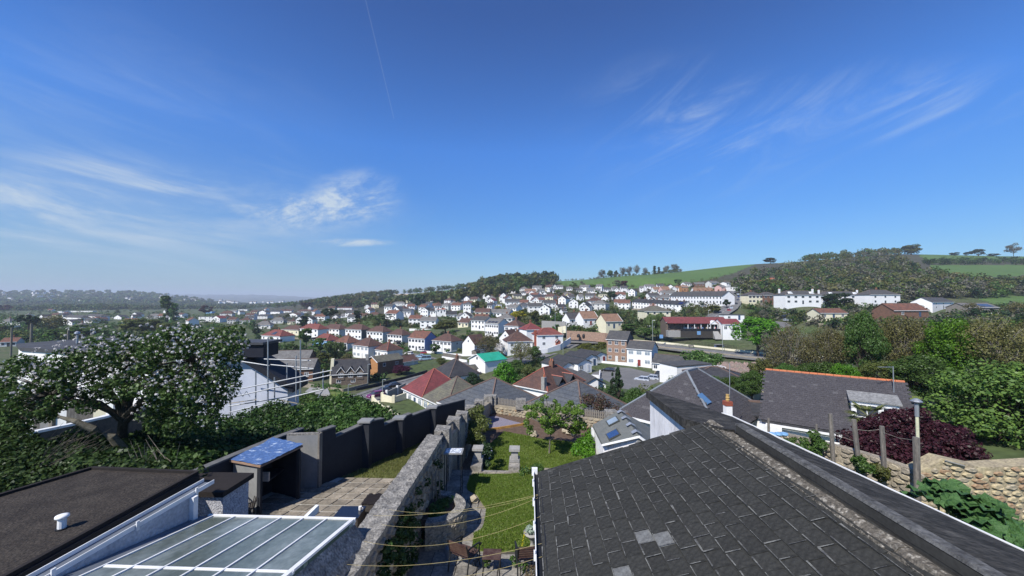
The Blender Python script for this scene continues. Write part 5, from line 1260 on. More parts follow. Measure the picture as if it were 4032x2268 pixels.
def felt_roof():
 t = thing('house','neighbouring house with long black felt roof and stained white gable, behind the slate ridge','house',(0,0,0))
 A,V,Fp,E,C,C2,B = L3(3.22,10.5,2.43),L3(3.01,7.45,2.25),L3(3.30,6.4,2.10),L3(3.30,1.2,2.10),L3(4.95,3.85,2.5),L3(5.25,1.2,2.5),L3(4.36,8.6,2.5)
 b = MB(); n = 40
 left = [(0,A),(.27,V),(.36,Fp),(1,E)]; right = [(0,A.lerp(B,.9)),(.12,B),(.68,C),(1,C2)]
 def at(l,k):
  for (a,p),(c,q) in zip(l,l[1:]):
   if k <= c + 1e-6: return p.lerp(q,(k - a) / (c - a))
 r = random.Random(8)
 for i in range(n + 1):
  for j in range(9):
   p = at(left,i / n).lerp(at(right,i / n),j / 8); b.v.append((p.x,p.y,p.z + r.uniform(-.008,.008) + .03 * math.sin(j * .4)))
 for i in range(n):
  for j in range(8): q = i * 9 + j; b.f.append((q,q + 9,q + 10,q + 1)); b.m.append(0)
 b.build('roof',M_FELT,t,smooth=True)
 # verge band of the gable and wall below
 vb = MB(); dn = Vector((0,0,-.16)); out = (L3(-.10,0,0) - L3(0,0,0))
 for a,e in ((A,V),(V,Fp)): vb.hexa([a + dn + out,e + dn + out,e + dn,a + dn,a + out + Vector((0,0,.02)),e + out + Vector((0,0,.02)),e + Vector((0,0,.02)),a + Vector((0,0,.02))])
 vb.build('verge',M_FELT,t)
 w = MB(); lo = CAMZ - 6.9
 for a,e in ((A,V),):
  q = (e - a).cross(Vector((0,0,1))).normalized() * .2
  if q.x < 0: q = -q
  a2,e2 = a + dn,e + dn
  w.hexa([Vector((a2.x,a2.y,lo)),Vector((e2.x,e2.y,lo)),Vector((e2.x,e2.y,lo)) + q,Vector((a2.x,a2.y,lo)) + q,a2,e2,e2 + q,a2 + q])
 w.build('gable_wall',M_REND,t)
 bw = MB().lbox(3.35,4.2,7.6,10.2,2.75,7.0); bw.lbox(3.35,4.85,1.2,7.6,2.75,7.0); bw.build('wall',M_REND,t)
 MB().hexa([V + Vector((-.05,-.02,-.34)),V + Vector((.34,.0,-.30)),V + Vector((.34,.1,-.30)),V + Vector((-.05,.1,-.34)),V + Vector((-.05,-.02,-.16)),V + Vector((.34,0,-.17)),V + Vector((.34,.1,-.17)),V + Vector((-.05,.1,-.16))]).build('soffit',M_WHITE,t)
 fs = MB();
 for a,e in ((at(right,0),B),(B,C),(C,C2)):
  o = Vector((.03,.01,0)); fs.hexa([a + o * .2 + Vector((0,0,-.16)),e + o * .2 + Vector((0,0,-.16)),e + o + Vector((0,0,-.16)),a + o + Vector((0,0,-.16)),a + o * .2 + Vector((0,0,.008)),e + o * .2 + Vector((0,0,.008)),e + o + Vector((0,0,.008)),a + o + Vector((0,0,.008))])
 fs.build('fascia',M_WHITE,t)
 up = MB().lbox(3.32,3.44,1.2,6.4,1.99,2.35); up.build('upstand',M_FELT,t)
 up2 = MB().lbox(3.305,3.318,1.2,6.38,2.01,2.34); up2.build('flashing',mat('dark upstand felt',(.030,.029,.027),.9,(.045,.044,.04),3,fine=.2),t)
 tt = MB()
 for i in range(90):
  a = 6.4 - i * .058; tt.hexa([L3(3.30,a - .058,2.00),L3(3.46,a - .058,2.03),L3(3.46,a,2.03),L3(3.30,a,2.00),L3(3.32,a - .058,1.975 - r.uniform(-.004,.006)),L3(3.43,a - .058,1.98),L3(3.43,a,1.98),L3(3.32,a,1.975 - r.uniform(-.004,.006))])
 tt.build('upstand_capping',mat('pale felt edge',(.12,.12,.118),.95,(.05,.05,.05),6,bump=.6,fine=.4,fscale=25),t)
 return t
def grey_extension():
 t = thing('house_annexe','grey flat tiled annexe with two roof windows and white corners beside the white gable','annexe',(0,0,0))
 Rg0,Rg1 = P(2441,1616,16.2),P(2515,1708,13.2)
 z0 = Rg0.z; Rg1.z = z0
 EL0,EL1 = P(2335,1672,16.0),P(2366,1741,13.6); ze = z0 - .75; EL0.z = ze; EL1.z = ze
 # recompute from image on the eave level
 EL0 = G(2333,1672,CAMZ - ze); EL1 = G(2370,1745,CAMZ - ze); ER0 = Vector((Rg0.x * 2 - EL0.x + .3,Rg0.y,ze)); ER1 = Vector((Rg1.x * 2 - EL1.x + .2,Rg1.y - .1,ze))
 M = mat('grey roof sheet',(.115,.125,.12),.85,(.15,.155,.145),1.2,fine=.12,fscale=14)
 b = MB(); b.slab([EL0,EL1,Rg1,Rg0],.1); b.slab([Rg0,Rg1,ER1,ER0],.1); b.build('roof',M,t)
 EF = G(2387,1762,CAMZ - ze)
 w = MB()
 def wall(a,e,zt0,zt1,zb,th=.12):
  n = Vector((e.y - a.y,a.x - e.x,0)).normalized() * th
  w.hexa([Vector((a.x,a.y,zb)),Vector((e.x,e.y,zb)),Vector((e.x - n.x,e.y - n.y,zb)),Vector((a.x - n.x,a.y - n.y,zb)),Vector((a.x,a.y,zt0)),Vector((e.x,e.y,zt1)),Vector((e.x - n.x,e.y - n.y,zt1)),Vector((a.x - n.x,a.y - n.y,zt0))])
 zb = CAMZ - 7.2
 wall(EL0 + Vector((.08,-.1,0)),EL1 + Vector((.08,.1,0)),ze - .12,ze - .12,zb)
 wall(EL1 + Vector((.1,.1,0)),Rg1 + Vector((0,.12,0)),ze - .1,z0 - .12,zb); wall(Rg1 + Vector((0,.12,0)),ER1 + Vector((-.1,.1,0)),z0 - .12,ze - .1,zb)
 wall(EL0 + Vector((.1,-.1,0)),ER0 + Vector((-.1,-.1,0)),ze - .1,ze - .1,zb)
 w.build('wall',M_REND,t)
 MB().hexa([EL0 + Vector((-.05,-.05,-2)),EL0 + Vector((.08,-.05,-2)),EL0 + Vector((.08,.08,-2)),EL0 + Vector((-.05,.08,-2)),EL0 + Vector((-.05,-.05,-.15)),EL0 + Vector((.08,-.05,-.15)),EL0 + Vector((.08,.08,-.15)),EL0 + Vector((-.05,.08,-.15))]).build('corner_board',M_WHITE,t)
 bb = MB(); bb.tube([EL1 + Vector((0,-.05,-.06)),Rg1 + Vector((0,-.05,-.02))],.05,4); bb.tube([Rg1 + Vector((0,-.05,-.02)),ER1 + Vector((0,-.05,-.06))],.05,4); bb.build('bargeboard',M_WHITE,t)
 # roof windows on the left slope
 n = (EL1 - EL0).cross(Rg0 - EL0).normalized(); n = n if n.z > 0 else -n
 for k,(ku,kv,m) in enumerate(((.30,.62,M_NET),(.80,.42,mat('blue roof light',(.03,.06,.16),.1,spec=.7)))):
  c = EL0.lerp(EL1,ku).lerp(Rg0.lerp(Rg1,ku),kv); a = (EL1 - EL0).normalized() * .30; e = (Rg0 - EL0).normalized() * .26
  f = MB().hexa([c - a - e,c + a - e,c + a + e,c - a + e,c - a - e + n * .06,c + a - e + n * .06,c + a + e + n * .06,c - a + e + n * .06]).build('roof_window',mat('window surround',(.06,.065,.06),.6),t)
  MB().hexa([c - a * .82 - e * .82 + n * .061,c + a * .82 - e * .82 + n * .061,c + a * .82 + e * .82 + n * .061,c - a * .82 + e * .82 + n * .061,c - a * .82 - e * .82 + n * .07,c + a * .82 - e * .82 + n * .07,c + a * .82 + e * .82 + n * .07,c - a * .82 + e * .82 + n * .07]).build('pane',m,f)
 for i in range(4):
  c = Rg0.lerp(Rg1,.08 + i * .27); q = MB(); q.slab([c + Vector((-.16,-.08,-.01)),c + Vector((0,-.1,.075)),c + Vector((0,.12,.075)),c + Vector((-.16,.1,-.01))],.01); q.slab([c + Vector((0,-.1,.075)),c + Vector((.16,-.1,-.01)),c + Vector((.16,.1,-.01)),c + Vector((0,.12,.075))],.01)
  q.build('ridge_clip',mat('silver flashing',(.38,.40,.43),.45,metal=.4),t)
 # louvred vent
 MB().tube([Rg1 + Vector((.02,-.02,-.3)),Rg1 + Vector((.02,.05,-.3))],.14,12).build('vent',M_GREY_CHARLIT,t)
# ------------------------------------------------------------------ right hand garden
def iron_chair(pos,rz,label):
 t = thing('garden_chair',label,'chair',pos,rz,'garden chairs beside the slatted table')
 for i in range(6): MB().box(-.25,.25,.06 + i * .068,.11 + i * .068,.36,.38).build('seat_slat',M_CHAIR,t)
 for i in range(5):
  z = .44 + i * .058; y = .02 - i * .016; MB().box(-.25,.25,y - .012,y + .010,z,z + .045).build('back_slat',M_CHAIR,t)
 for s in (-1,1):
  x = s * .265; b = MB()
  b.tube([(x,-.05,0),(x,-.015,.2),(x,.03,.38),(x,-.03,.60),(x,-.075,.74)],.017,6)
  b.build('back_leg',M_IRON,t)
  b = MB(); b.tube([(x,.50,0),(x,.44,.14),(x,.47,.28),(x,.44,.40),(x,.46,.52)],.016,6); b.build('front_leg',M_IRON,t)
  b = MB(); b.tube([(x,-.04,.60),(x,.1,.61),(x,.28,.585),(x,.46,.545),(x,.53,.50),(x,.50,.46)],.020,6)
  b.build('armrest',M_IRON,t)
  b = MB()
  for cy_,cz_,rr,tu in ((.30,.47,.055,1),(.17,.48,.045,-1),(.22,.20,.07,1),(.36,.19,.05,-1)):
   b.tube([(x,cy_ + math.cos(a * tu) * rr * (1 - a / 14),cz_ + math.sin(a * tu) * rr * (1 - a / 14)) for a in np.linspace(0,6.8,14)],.010,4)
  b.tube([(x,.02,.36),(x,.45,.36)],.014,4)
  b.build('scroll',M_IRON,t)
 return t
def right_garden():
 h = 6.3
 # base sheets
 tag(MB().lbox(-2.9,3.0,1.0,14.05,h + .012,h + .6).build('garden_terrace',M_JOINTD),'raised terrace carrying the paths and the upper lawn',kind='structure')
 tag(MB().lbox(-3.0,6.2,14.05,24.6,7.03,7.5).build('lower_garden',M_SOIL),'lower end of the walled garden',kind='structure')
 lawn = [(1861,2168),(1866,2100),(1898,2080),(1906,2060),(1915,2002),(1905,1990),(1890,1968),(1876,1946),(1842,1928),(1838,1915),(1850,1880),(1862,1868),(2045,1866),(2130,1866),(2200,1880),(2200,2190),(2104,2176),(2095,2150),(2060,2165)]
 polysheet('lawn',lawn,h - .03,M_TURF,label='bright green upper lawn between path and slate roof',kind='structure')
 grass('grass',lawn,h - .03,90000,.02,.055,leafmat('blade green',[(.10,.155,.020),(.145,.22,.030),(.20,.29,.045),(.26,.27,.09)],.45),'short mown grass of the upper lawn')
 low = [(1905,1868),(1890,1800),(1915,1760),(1985,1700),(2060,1712),(2120,1726),(2240,1740),(2330,1760),(2420,1830),(2300,1868)]
 polysheet('lawn',low,7.0,M_TURF,label='lower lawn under the small apple tree',kind='structure')
 grass('grass',low,7.0,60000,.02,.06,leafmat('blade green',[]),'grass of the lower lawn',6)
 # paving of the left path and front terrace: separate flags
 t = thing('garden_path','sunken flagstone path and front terrace left of the upper lawn','path',(0,0,0)); t['kind'] = 'structure'; del t['category']
 r = random.Random(12); tt = 3.4
 while tt < 14:
  d = r.uniform(.34,.5); s = -2.84
  while s < (.12 if tt < 9.65 else -.95 if tt > 13.3 else -.95 if 10.2 < tt < 12.0 else -1.05):
   w = r.uniform(.36,.62)
   LB('flagstone',M_SLAB2 if r.random() < .8 else M_SLAB,t,s + .012,s + w - .012,tt + .012,tt + d - .012,h - .004 - r.uniform(0,.008),h + .05)
   s += w
  tt += d
 # edging slabs and steps between lawns
 e = thing('garden_step','pale slab steps and edging between the two stone pedestals','step',(0,0,0))
 for i in range(6): LB('slab',M_SLAB,e,-2.15 + i * .32,-1.85 + i * .32,13.95,14.22,6.27,6.5)
 for k in (-1.95,-.55):
  for j in range(2): LB('slab',M_SLAB2,e,k - .2,k + .2,14.25 + j * .42,14.64 + j * .42,6.10,7.1)
 for i in range(9): LB('slab',M_SLAB,e,-.3 + i * .36,.04 + i * .36,14.75,15.0,6.42,7.1)
 for k,lab in ((-1.95,'stone pedestal left of the gap between the lawns'),(-.55,'stone pedestal right of the gap between the lawns')):
  q = thing('stone_pedestal',lab,'pedestal',L3(k,14.85,6.10),-TA,'stone pedestals')
  MB().box(-.19,.19,-.19,.19,0,.10).build('base',M_CONC,q)
  MB().hexa([(-.14,-.14,.10),(.14,-.14,.10),(.14,.14,.10),(-.14,.14,.10),(-.12,-.12,.40),(.12,-.12,.40),(.12,.12,.40),(-.12,.12,.40)]).build('shaft',M_CONC,q)
  MB().box(-.20,.20,-.20,.20,.40,.49).build('cap',M_CONC,q)
 # curved planter
 pl = thing('raised_planter','curved stone planter bulging from the wall beside the path','planter',(0,0,0)); cs,ct = -2.62,10.62
 b = MB(); st = MB(); rr0,rr1 = .58,.84; N_ = 26
 for k in range(N_):
  a0,a1 = -math.pi / 2 + math.pi * k / N_,-math.pi / 2 + math.pi * (k + 1) / N_
  q = [L3(cs + math.cos(a) * R_ * 1.05,ct + math.sin(a) * R_,5.62) for a,R_ in ((a0,rr0),(a0,rr1),(a1,rr1),(a1,rr0))]
  b.hexa([p + Vector((0,0,-.05)) for p in q] + q)
  st.hexa([Vector((p.x,p.y,CAMZ - h - .02)) for p in q] + [p + Vector((0,0,-.051)) for p in q])
 b.build('coping',M_CAP,pl); st.build('planter_wall',M_STONE,pl)
 for i in range(120):
  a = -1.45 + 2.9 * r.random(); p = L3(cs + math.cos(a) * .842 * 1.05,ct + math.sin(a) * .842,h - r.uniform(.04,.62)); o = link('stone',stone_mesh(i % 9,.13,.09,.03).mesh('stone',[M_STONE]) if i < 9 else bpy.data.meshes['stone.%03d' % 0] if False else STM(i % 9),pl,p)
  n = Vector((math.cos(a),math.sin(a),0)); o.rotation_euler = (0,0,math.atan2(n.y,n.x) + math.pi / 2 - TA)
 polyb = MB().lbox(-2.85,-2.1,10.1,11.15,5.72,6.2).build('soil',M_SOIL,pl)
 rs = np.random.RandomState(3); C = [L3(-2.6 + rs.rand() * .4,10.05 + rs.rand() * 1.1,5.66) for i in range(14)]
 link('planting',np_mesh('planting',leaf_cloud([tuple(c) for c in C],np.full(14,.13),900,.07,rs=rs),4,LM['green']),pl)
 # chairs and table
 iron_chair(L3(.0,8.95,h),R(8) - TA,'black iron garden chair with red brown slats, right of the small table')
 iron_chair(L3(-1.62,9.0,h),R(-26) - TA,'black iron garden chair with red brown slats, turned askew left of the table')
 tb = thing('garden_table','small slatted garden table between two iron chairs','table',L3(-.86,9.05,h),-TA)
 for i in range(6): MB().box(-.21,.21,-.17 + i * .062,-.115 + i * .062,.42,.44).build('tabletop_slat',M_CHAIR,tb)
 for sx in (-1,1):
  for sy in (-1,1): MB().tube([(sx * .2,sy * .16,0),(sx * .18,sy * .15,.2),(sx * .2,sy * .17,.42)],.015,5).build('leg',M_IRON,tb)
  MB().tube([(sx * .2,-.17,.405),(sx * .2,.19,.405)],.014,4).build('side_rail',M_IRON,tb)
 # urn
 u = thing('plant_urn','stone urn of silvery succulents and trailing yellow leaves by the gutter','urn',L3(.08,10.0,h)); pr = [(.10,0),(.06,.06),(.04,.16),(.10,.26),(.20,.36),(.23,.40)]
 b = MB(); b.tube([(0,0,z) for _,z in pr],[q for q,_ in pr],12); b.build('urn_bowl',M_CONC,u,smooth=True)
 rs = np.random.RandomState(5); C = [(rs.uniform(-.12,.12),rs.uniform(-.12,.12),.46 + rs.uniform(-.02,.06)) for i in range(8)]
 link('foliage',np_mesh('foliage',leaf_cloud(C,np.full(8,.09),500,.06,rs=rs),4,leafmat('silver leaf',[(.26,.33,.26),(.38,.44,.36),(.20,.27,.19)])),u)
 C = [(.14,.05,.50),(.17,-.05,.47)]; link('rosette',np_mesh('rosette',leaf_cloud(C,np.full(2,.07),90,.07,rs=rs),4,leafmat('peach leaf',[(.5,.26,.16),(.4,.3,.2)])),u)
 C = [(-.2 - .01 * i,-.1,.44 - i * .05) for i in range(9)]; link('trailing_leaves',np_mesh('trailing_leaves',leaf_cloud(C,np.full(9,.02),70,.035,rs=rs),4,LM['yellow']),u)
 # lines across
 for (a,e,sag) in (((1470,2030,4.2),(2118,1947,3.07),.10),((1531,2006,4.35),(2118,1951,3.07),.16),((1504,2066,4.35),(2118,1960,3.07),.20),((1435,2132,4.35),(2126,2034,3.08),.22),((1361,2222,4.35),(2133,2140,3.08),.12),((1300,2262,4.3),(2140,2190,3.08),.2)):
  A,B = G(*a),G(*e); pts = []
  for i in range(15):
   k = i / 14; p = A.lerp(B,k); p.z -= 4 * sag * k * (1 - k); pts.append(p)
  tag(MB().tube(pts,.0024,4).build('garden_line',M_CORD),{0: 'farthest thin yellow line strung from stone wall to gutter',1: 'second thin yellow line from stone wall to gutter',2: 'third yellow line, crossing the middle of the lawn',3: 'fourth yellow line, ending halfway along the gutter',4: 'fifth yellow line, passing over the garden chairs',5: 'nearest yellow line, low over the front terrace'}[[1470,1531,1504,1435,1361,1300].index(a[0])],'line','yellow lines strung over the garden')
 # tray table and odds along the wall
 q = thing('tray_table','tall stand with a shiny patterned white tray beside the stone wall','table',L3(-2.43,12.5,6.3))
 MB().box(-.3,.3,-.22,.26,1.40,1.43).build('tabletop',M_GREY_CHARLIT,q); MB().box(-.25,.25,-.17,.21,1.433,1.438).build('tray',mat('patterned tray',(.75,.78,.80),.15,(.25,.27,.30),22,.48,.52),q)
 for sx in (-1,1):
  for sy in (-1,1): MB().box(sx * .26 - .01,sx * .26 + .01,sy * .18 - .01,sy * .18 + .01,0,1.40).build('leg',M_IRON,q)
 tag(MB().tube([L3(-1.95,9.5,6.3),L3(-1.95,9.5,6.02),L3(-1.95,9.5,5.98)],[.10,.10,.04],10).build('watering_can',mat('zinc',(.2,.23,.27),.5,metal=.4)),'zinc watering can in the shade below the planter','watering can')
 for i,(s_,t_) in enumerate(((-1.95,11.75),(-2.3,11.9),(-1.75,12.2))):
  g = stone_mesh(i + 40,.34,.22,.2); tag(g.build('boulder',M_STONE2,None,False,L3(s_,t_,6.2),.3 * i),['round pale boulder by the path behind the planter','flat boulder against the wall behind the planter','small boulder on the path edge behind the planter'][i],'boulder')
 for i in range(3): tag(MB().tube([L3(-2.7 + i * .11,11.0,6.3),L3(-2.78 + i * .10,11.1,4.9)],.018,5).build('garden_cane',M_WOOD),['left','middle','right'][i] + ' pole leaning on the stone wall behind the planter','pole','poles leaning on the wall')
 for i,(u_,v_) in enumerate(((1917,2240),(2025,2235),(2060,2262))):
  p = G(u_,v_,h); rs = np.random.RandomState(i); C = [(0,0,.1),(.05,.03,.18),(-.05,0,.22)]
  w = thing('weed',['left','middle','right'][i] + ' green weed growing through the front paving','weed',p,0,'weeds in the paving')
  link('leaves',np_mesh('leaves',leaf_cloud(C,np.full(3,.06),70,.06,rs=rs),4,LM['green']),w); MB().tube([(0,0,0),(0,.01,.2)],.004,4).build('stem',M_BARK,w)
 p = L3(.06,9.0,h); rs = np.random.RandomState(9); tag(link('heather',np_mesh('heather',leaf_cloud([tuple(p + Vector((0,-.3 * i,.1))) for i in range(5)],np.full(5,.16),900,.05,rs=rs),4,leafmat('dry herb',[(.12,.11,.06),(.2,.18,.1),(.16,.1,.07)]))),'dry brownish herb clump under the gutter','plant')
_ST = {}
def STM(i):
 if i not in _ST: _ST[i] = stone_mesh(i,.13,.09,.03).mesh('stone',[M_STONE])
 return _ST[i]
def small_leafy(name,label,cat,centres,radii,n,size,m,stems=(),sr=.02,group=None,flowers=0,fm=None):
 rs = np.random.RandomState(len(label) + n); t = thing(name,label,cat,(0,0,0),0,group)
 link('foliage',np_mesh('foliage',leaf_cloud([tuple(c) for c in centres],np.array(radii),n,size,rs=rs),4,m),t)
 if stems:
  b = MB()
  for s in stems: b.tube(s,sr,5,r1=sr * .35)
  b.build('stem',M_BARKG,t)
 if flowers:
  link('blossom',np_mesh('blossom',leaf_cloud([tuple(c) for c in centres],np.array(radii) * 1.08,flowers,size * .8,rs=rs),4,fm or LM['white']),t)
 return t
def walls_and_plants():
 h = 6.3
 # central rubble wall
 t = thing('stone_wall','thick old rubble wall with mortar top between the two gardens','wall',(0,0,0)); r = random.Random(2)
 b = MB().lbox(-3.28,-2.84,2.0,12.6,4.48,6.7); b.build('core',M_STONE,t)
 rough_grid('coping',[L3(-3.32,2.0,4.40),L3(-2.80,2.0,4.42),L3(-2.80,12.65,4.42),L3(-3.32,12.65,4.40)],8,130,.022,M_CAP,t)
 cb = MB().lbox(-3.30,-2.82,2.0,12.64,4.43,4.50); cb.build('coping_edge',M_CAP,t)
 stone_face(t,L3(-2.835,4.2,0),L3(-2.835,12.6,0),lambda k: CAMZ - 4.5,lambda k: CAMZ - 6.3,.24,[M_STONE,M_STONE,M_STONE2],220,.06,5)
 # far part with pillars and lattice panels
 t2 = thing('stone_wall','lower far part of the garden wall with stone pillars and slatted panels','wall',(0,0,0))
 tt = [12.65,13.7,15.7,17.5,19.6,21.8,24.2]; hs = [4.5,4.5,4.77,5.05,5.35,5.6,5.95]; sx = [-3.05,-3.05,-3.05,-3.03,-2.95,-2.8,-2.55]
 for i in range(6):
  a,e = (sx[i],tt[i]),(sx[i + 1],tt[i + 1]); q = [L3(a[0] - .2,a[1],0),L3(a[0] + .2,a[1],0),L3(e[0] + .2,e[1],0),L3(e[0] - .2,e[1],0)]
  z0,z1 = CAMZ - hs[i] - .45,CAMZ - hs[i + 1] - .40; zb = CAMZ - 7.4
  MB().hexa([Vector((p.x,p.y,zb)) for p in q] + [Vector((q[0].x,q[0].y,z0)),Vector((q[1].x,q[1].y,z0)),Vector((q[2].x,q[2].y,z1)),Vector((q[3].x,q[3].y,z1))]).build('wall_section',M_STONE,t2)
  p = L3(e[0],e[1],hs[i + 1]); w = .26
  MB().hexa([(p.x - w,p.y - w,zb),(p.x + w,p.y - w,zb),(p.x + w,p.y + w,zb),(p.x - w,p.y + w,zb),(p.x - w,p.y - w,p.z - .05),(p.x + w,p.y - w,p.z),(p.x + w,p.y + w,p.z - .04),(p.x - w,p.y + w,p.z)]).build('pillar',M_CAP,t2)
  if i < 5:
   for j in range(9):
    k = .18 + j * .08; s_ = L3(a[0] + (e[0] - a[0]) * k,a[1] + (e[1] - a[1]) * k,0); z = z0 + (z1 - z0) * k
    MB().box(s_.x - .02,s_.x + .02,s_.y - .045,s_.y + .045,z + .002,z + .34).build('panel_slat',M_WOOD,t2)
   m0,m1 = L3(a[0] + (e[0] - a[0]) * .14,a[1] + (e[1] - a[1]) * .14,hs[i] + .10),L3(a[0] + (e[0] - a[0]) * .86,a[1] + (e[1] - a[1]) * .86,hs[i + 1] + .08)
   MB().tube([m0,m1],.03,4).build('panel_rail',M_WOOD,t2)
 # back wall with pickets
 t3 = thing('stone_wall','sunlit rubble wall across the end of the garden, with stone piers','wall',(0,0,0))
 A,B = L3(-2.5,24.3,0),L3(4.9,20.7,0); d = (B - A); d.z = 0; L_ = d.length; d.normalize(); nb = Vector((-d.y,d.x,0)) * .4
 ztop = lambda k: CAMZ - 6.50 + .08 * k; zbot = lambda k: CAMZ - 7.35
 q = [A,B,B + nb,A + nb]; MB().hexa([Vector((p.x,p.y,CAMZ - 9)) for p in q] + [Vector((p.x,p.y,ztop(i in (1,2)) - .03)) for i,p in enumerate(q)]).build('core',mat('mortar',(.30,.26,.19),.95,fine=.2),t3)
 stone_face(t3,A - Vector((0,.0,0)),B,ztop,zbot,.20,[M_STONE,M_STONE2,M_STONE2,M_STONE3],285,.05,7)
 for k in (.02,.27,.50,.70,.93):
  p = A + d * L_ * k; MB().prism([(p.x - .3,p.y - .08),(p.x + .3,p.y - .14),(p.x + .32,p.y + .42),(p.x - .28,p.y + .42)],CAMZ - 6.56,CAMZ - 5.98 + .06 * k).build('pier',M_CAP,t3)
 fn = thing('picket_fence','weathered grey pickets standing on the end wall between the stone piers','fence',(0,0,0)); n = 78
 pk = {}
 for i in range(n):
  k = (i + .5) / n
  if any(abs(k - c) < .032 for c in (.02,.27,.50,.70,.93)): continue
  p = A + d * L_ * k + nb * .5; j = i % 3
  if j not in pk: pk[j] = MB().box(-.034,.034,-.01,.01,0,.36 + .02 * j).mesh('picket',[M_WOOD])
  link('picket',pk[j],fn,Vector((p.x,p.y,ztop(k) + .01)),math.atan2(d.y,d.x) + r.uniform(-.06,.06))
 for z in (.09,.27): MB().tube([Vector((A.x,A.y,ztop(0) + z)) + nb * .56,Vector((B.x,B.y,ztop(1) + z)) + nb * .56],.022,4).build('rail',M_WOOD,fn)
 # raised gravel bed, sleepers, soil bed with boulders
 polysheet('gravel_bed',[(1893,1692),(1965,1682),(2062,1668),(2010,1655),(1950,1637),(1880,1650)],7.0,M_GRAV,th=.2,label='lilac gravel bed in the corner of the end wall',kind='structure')
 for i,(a,e) in enumerate((((1893,1695),(1962,1686)),((1963,1686),(2066,1669)))):
  tag(MB().tube([G(*a,6.98),G(*e,6.98)],.075,4).build('timber_edging',M_SLEEP),['shaded left timber edging of the gravel bed','sunlit orange timber edging of the gravel bed'][i],'edging')
 for i,(u,v,s_) in enumerate(((2100,1706,.5),(2088,1708,.3),(2240,1700,.6),(2215,1694,.35))):
  g = stone_mesh(60 + i,s_,s_ * .6,.3); tag(g.build('boulder',M_STONE2,None,False,G(u,v,6.9),.4 * i),['big cream rock left of the apple tree','smaller cream rock beside the big one','long rock behind the apple tree','low rock behind the apple tree'][i],'boulder')
 # apple tree on the lower lawn
 base = G(2163,1786,7.0); rs = np.random.RandomState(21); top = base + Vector((.1,0,1.15)); C = []; Rr = []; st = [[base,base + Vector((.02,0,.5)),top]]
 for i in range(80):
  u = rs.uniform(2072,2300); v = rs.uniform(1583,1700) + (10 if u < 2100 or u > 2270 else 0); yy = base.y + rs.uniform(-1.1,1.1); p = P(u,v,yy); C.append(p); Rr.append(rs.uniform(.10,.21))
  if i < 22: st.append([top + Vector((0,0,-.3 + .02 * i)),top.lerp(p,.5) + Vector((0,0,.12)),p])
 for (u,v) in ((2150,1562),(2135,1572),(2185,1580),(2245,1585),(2080,1640),(2300,1600)): p = P(u,v,base.y); C.append(p); Rr.append(.12); st.append([top,p])
 small_leafy('apple_tree','small apple tree with fresh leaves on the lower lawn','tree',C,Rr,11000,.068,leafmat('apple leaf',[(.07,.13,.018),(.12,.21,.028),(.20,.31,.05),(.05,.09,.018)],.4),st,.045,flowers=60)
 # shrubs: left wall corner, right side, hedge behind steps
 def cl(poly,y0,y1,n,rad,seed):
  rs = np.random.RandomState(seed); out = []; pu = [p[0] for p in poly]; pv = [p[1] for p in poly]
  while len(out) < n:
   u,v = rs.uniform(min(pu),max(pu)),rs.uniform(min(pv),max(pv))
   if inpoly(np.array([u]),np.array([v]),poly)[0]: out.append(P(u,v,y0 + (y1 - y0) * (v - min(pv)) / (max(pv) - min(pv)) + rs.uniform(-.3,.3)))
  return out,[rad * rs.uniform(.7,1.3) for _ in out]
 C,Rr = cl([(1845,1620),(1890,1600),(1930,1640),(1925,1680),(1895,1720),(1880,1780),(1850,1775),(1840,1700)],19.5,16.5,34,.22,3)
 small_leafy('garden_shrub','yellow green shrub climbing by the far part of the garden wall','shrub',C,Rr,4200,.08,LM['olive'],[[G(1870,1790,6.9),c] for c in C[:12]],.03)
 C,Rr = cl([(1895,1740),(1935,1760),(1925,1820),(1905,1850),(1890,1800)],16.5,14.8,16,.17,4)
 small_leafy('garden_shrub','dark shrub with lilac flowers left of the lower lawn','shrub',C,Rr,1500,.07,LM['dark'],flowers=70,fm=LM['lilac'])
 C,Rr = cl([(2290,1690),(2335,1700),(2335,1785),(2300,1790),(2250,1770),(2275,1730)],17.6,15.6,22,.2,5)
 small_leafy('garden_shrub','green shrub against the grey annexe at the right of the lower lawn','shrub',C,Rr,2400,.08,LM['bright'])
 C,Rr = cl([(2046,1838),(2140,1832),(2140,1868),(2048,1868)],14.4,14.0,26,.12,6)
 small_leafy('low_hedge','low leafy planting between the lawns beside the right pedestal','shrub',C,Rr,2600,.05,LM['green'],flowers=30,fm=LM['yellow'])
 C,Rr = cl([(1490,2010),(1530,2020),(1545,2080),(1520,2130),(1480,2150),(1440,2130),(1395,2170),(1400,2110),(1450,2080),(1470,2050)],9.3,7.4,46,.10,7)
 C = [Vector((min(c.x,L3(-2.75,c.y,0).x + .1),c.y,c.z)) for c in C]
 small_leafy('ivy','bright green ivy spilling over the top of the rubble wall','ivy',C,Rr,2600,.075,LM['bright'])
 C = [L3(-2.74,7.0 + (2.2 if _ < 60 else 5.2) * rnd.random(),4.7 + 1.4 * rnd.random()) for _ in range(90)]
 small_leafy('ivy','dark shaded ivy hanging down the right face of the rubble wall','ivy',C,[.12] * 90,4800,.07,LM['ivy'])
 C,Rr = cl([(2290,1555),(2390,1560),(2440,1590),(2440,1620),(2380,1610),(2300,1590)],23,22,26,.28,9)
 small_leafy('garden_shrub','reddish twiggy shrub over the right end of the picket fence','shrub',C,Rr,2200,.09,leafmat('rosy twig',[(.10,.05,.045),(.14,.09,.07),(.08,.05,.04),(.09,.10,.04)]),[[c + Vector((0,0,-1.2)),c] for c in C[:14]],.02)
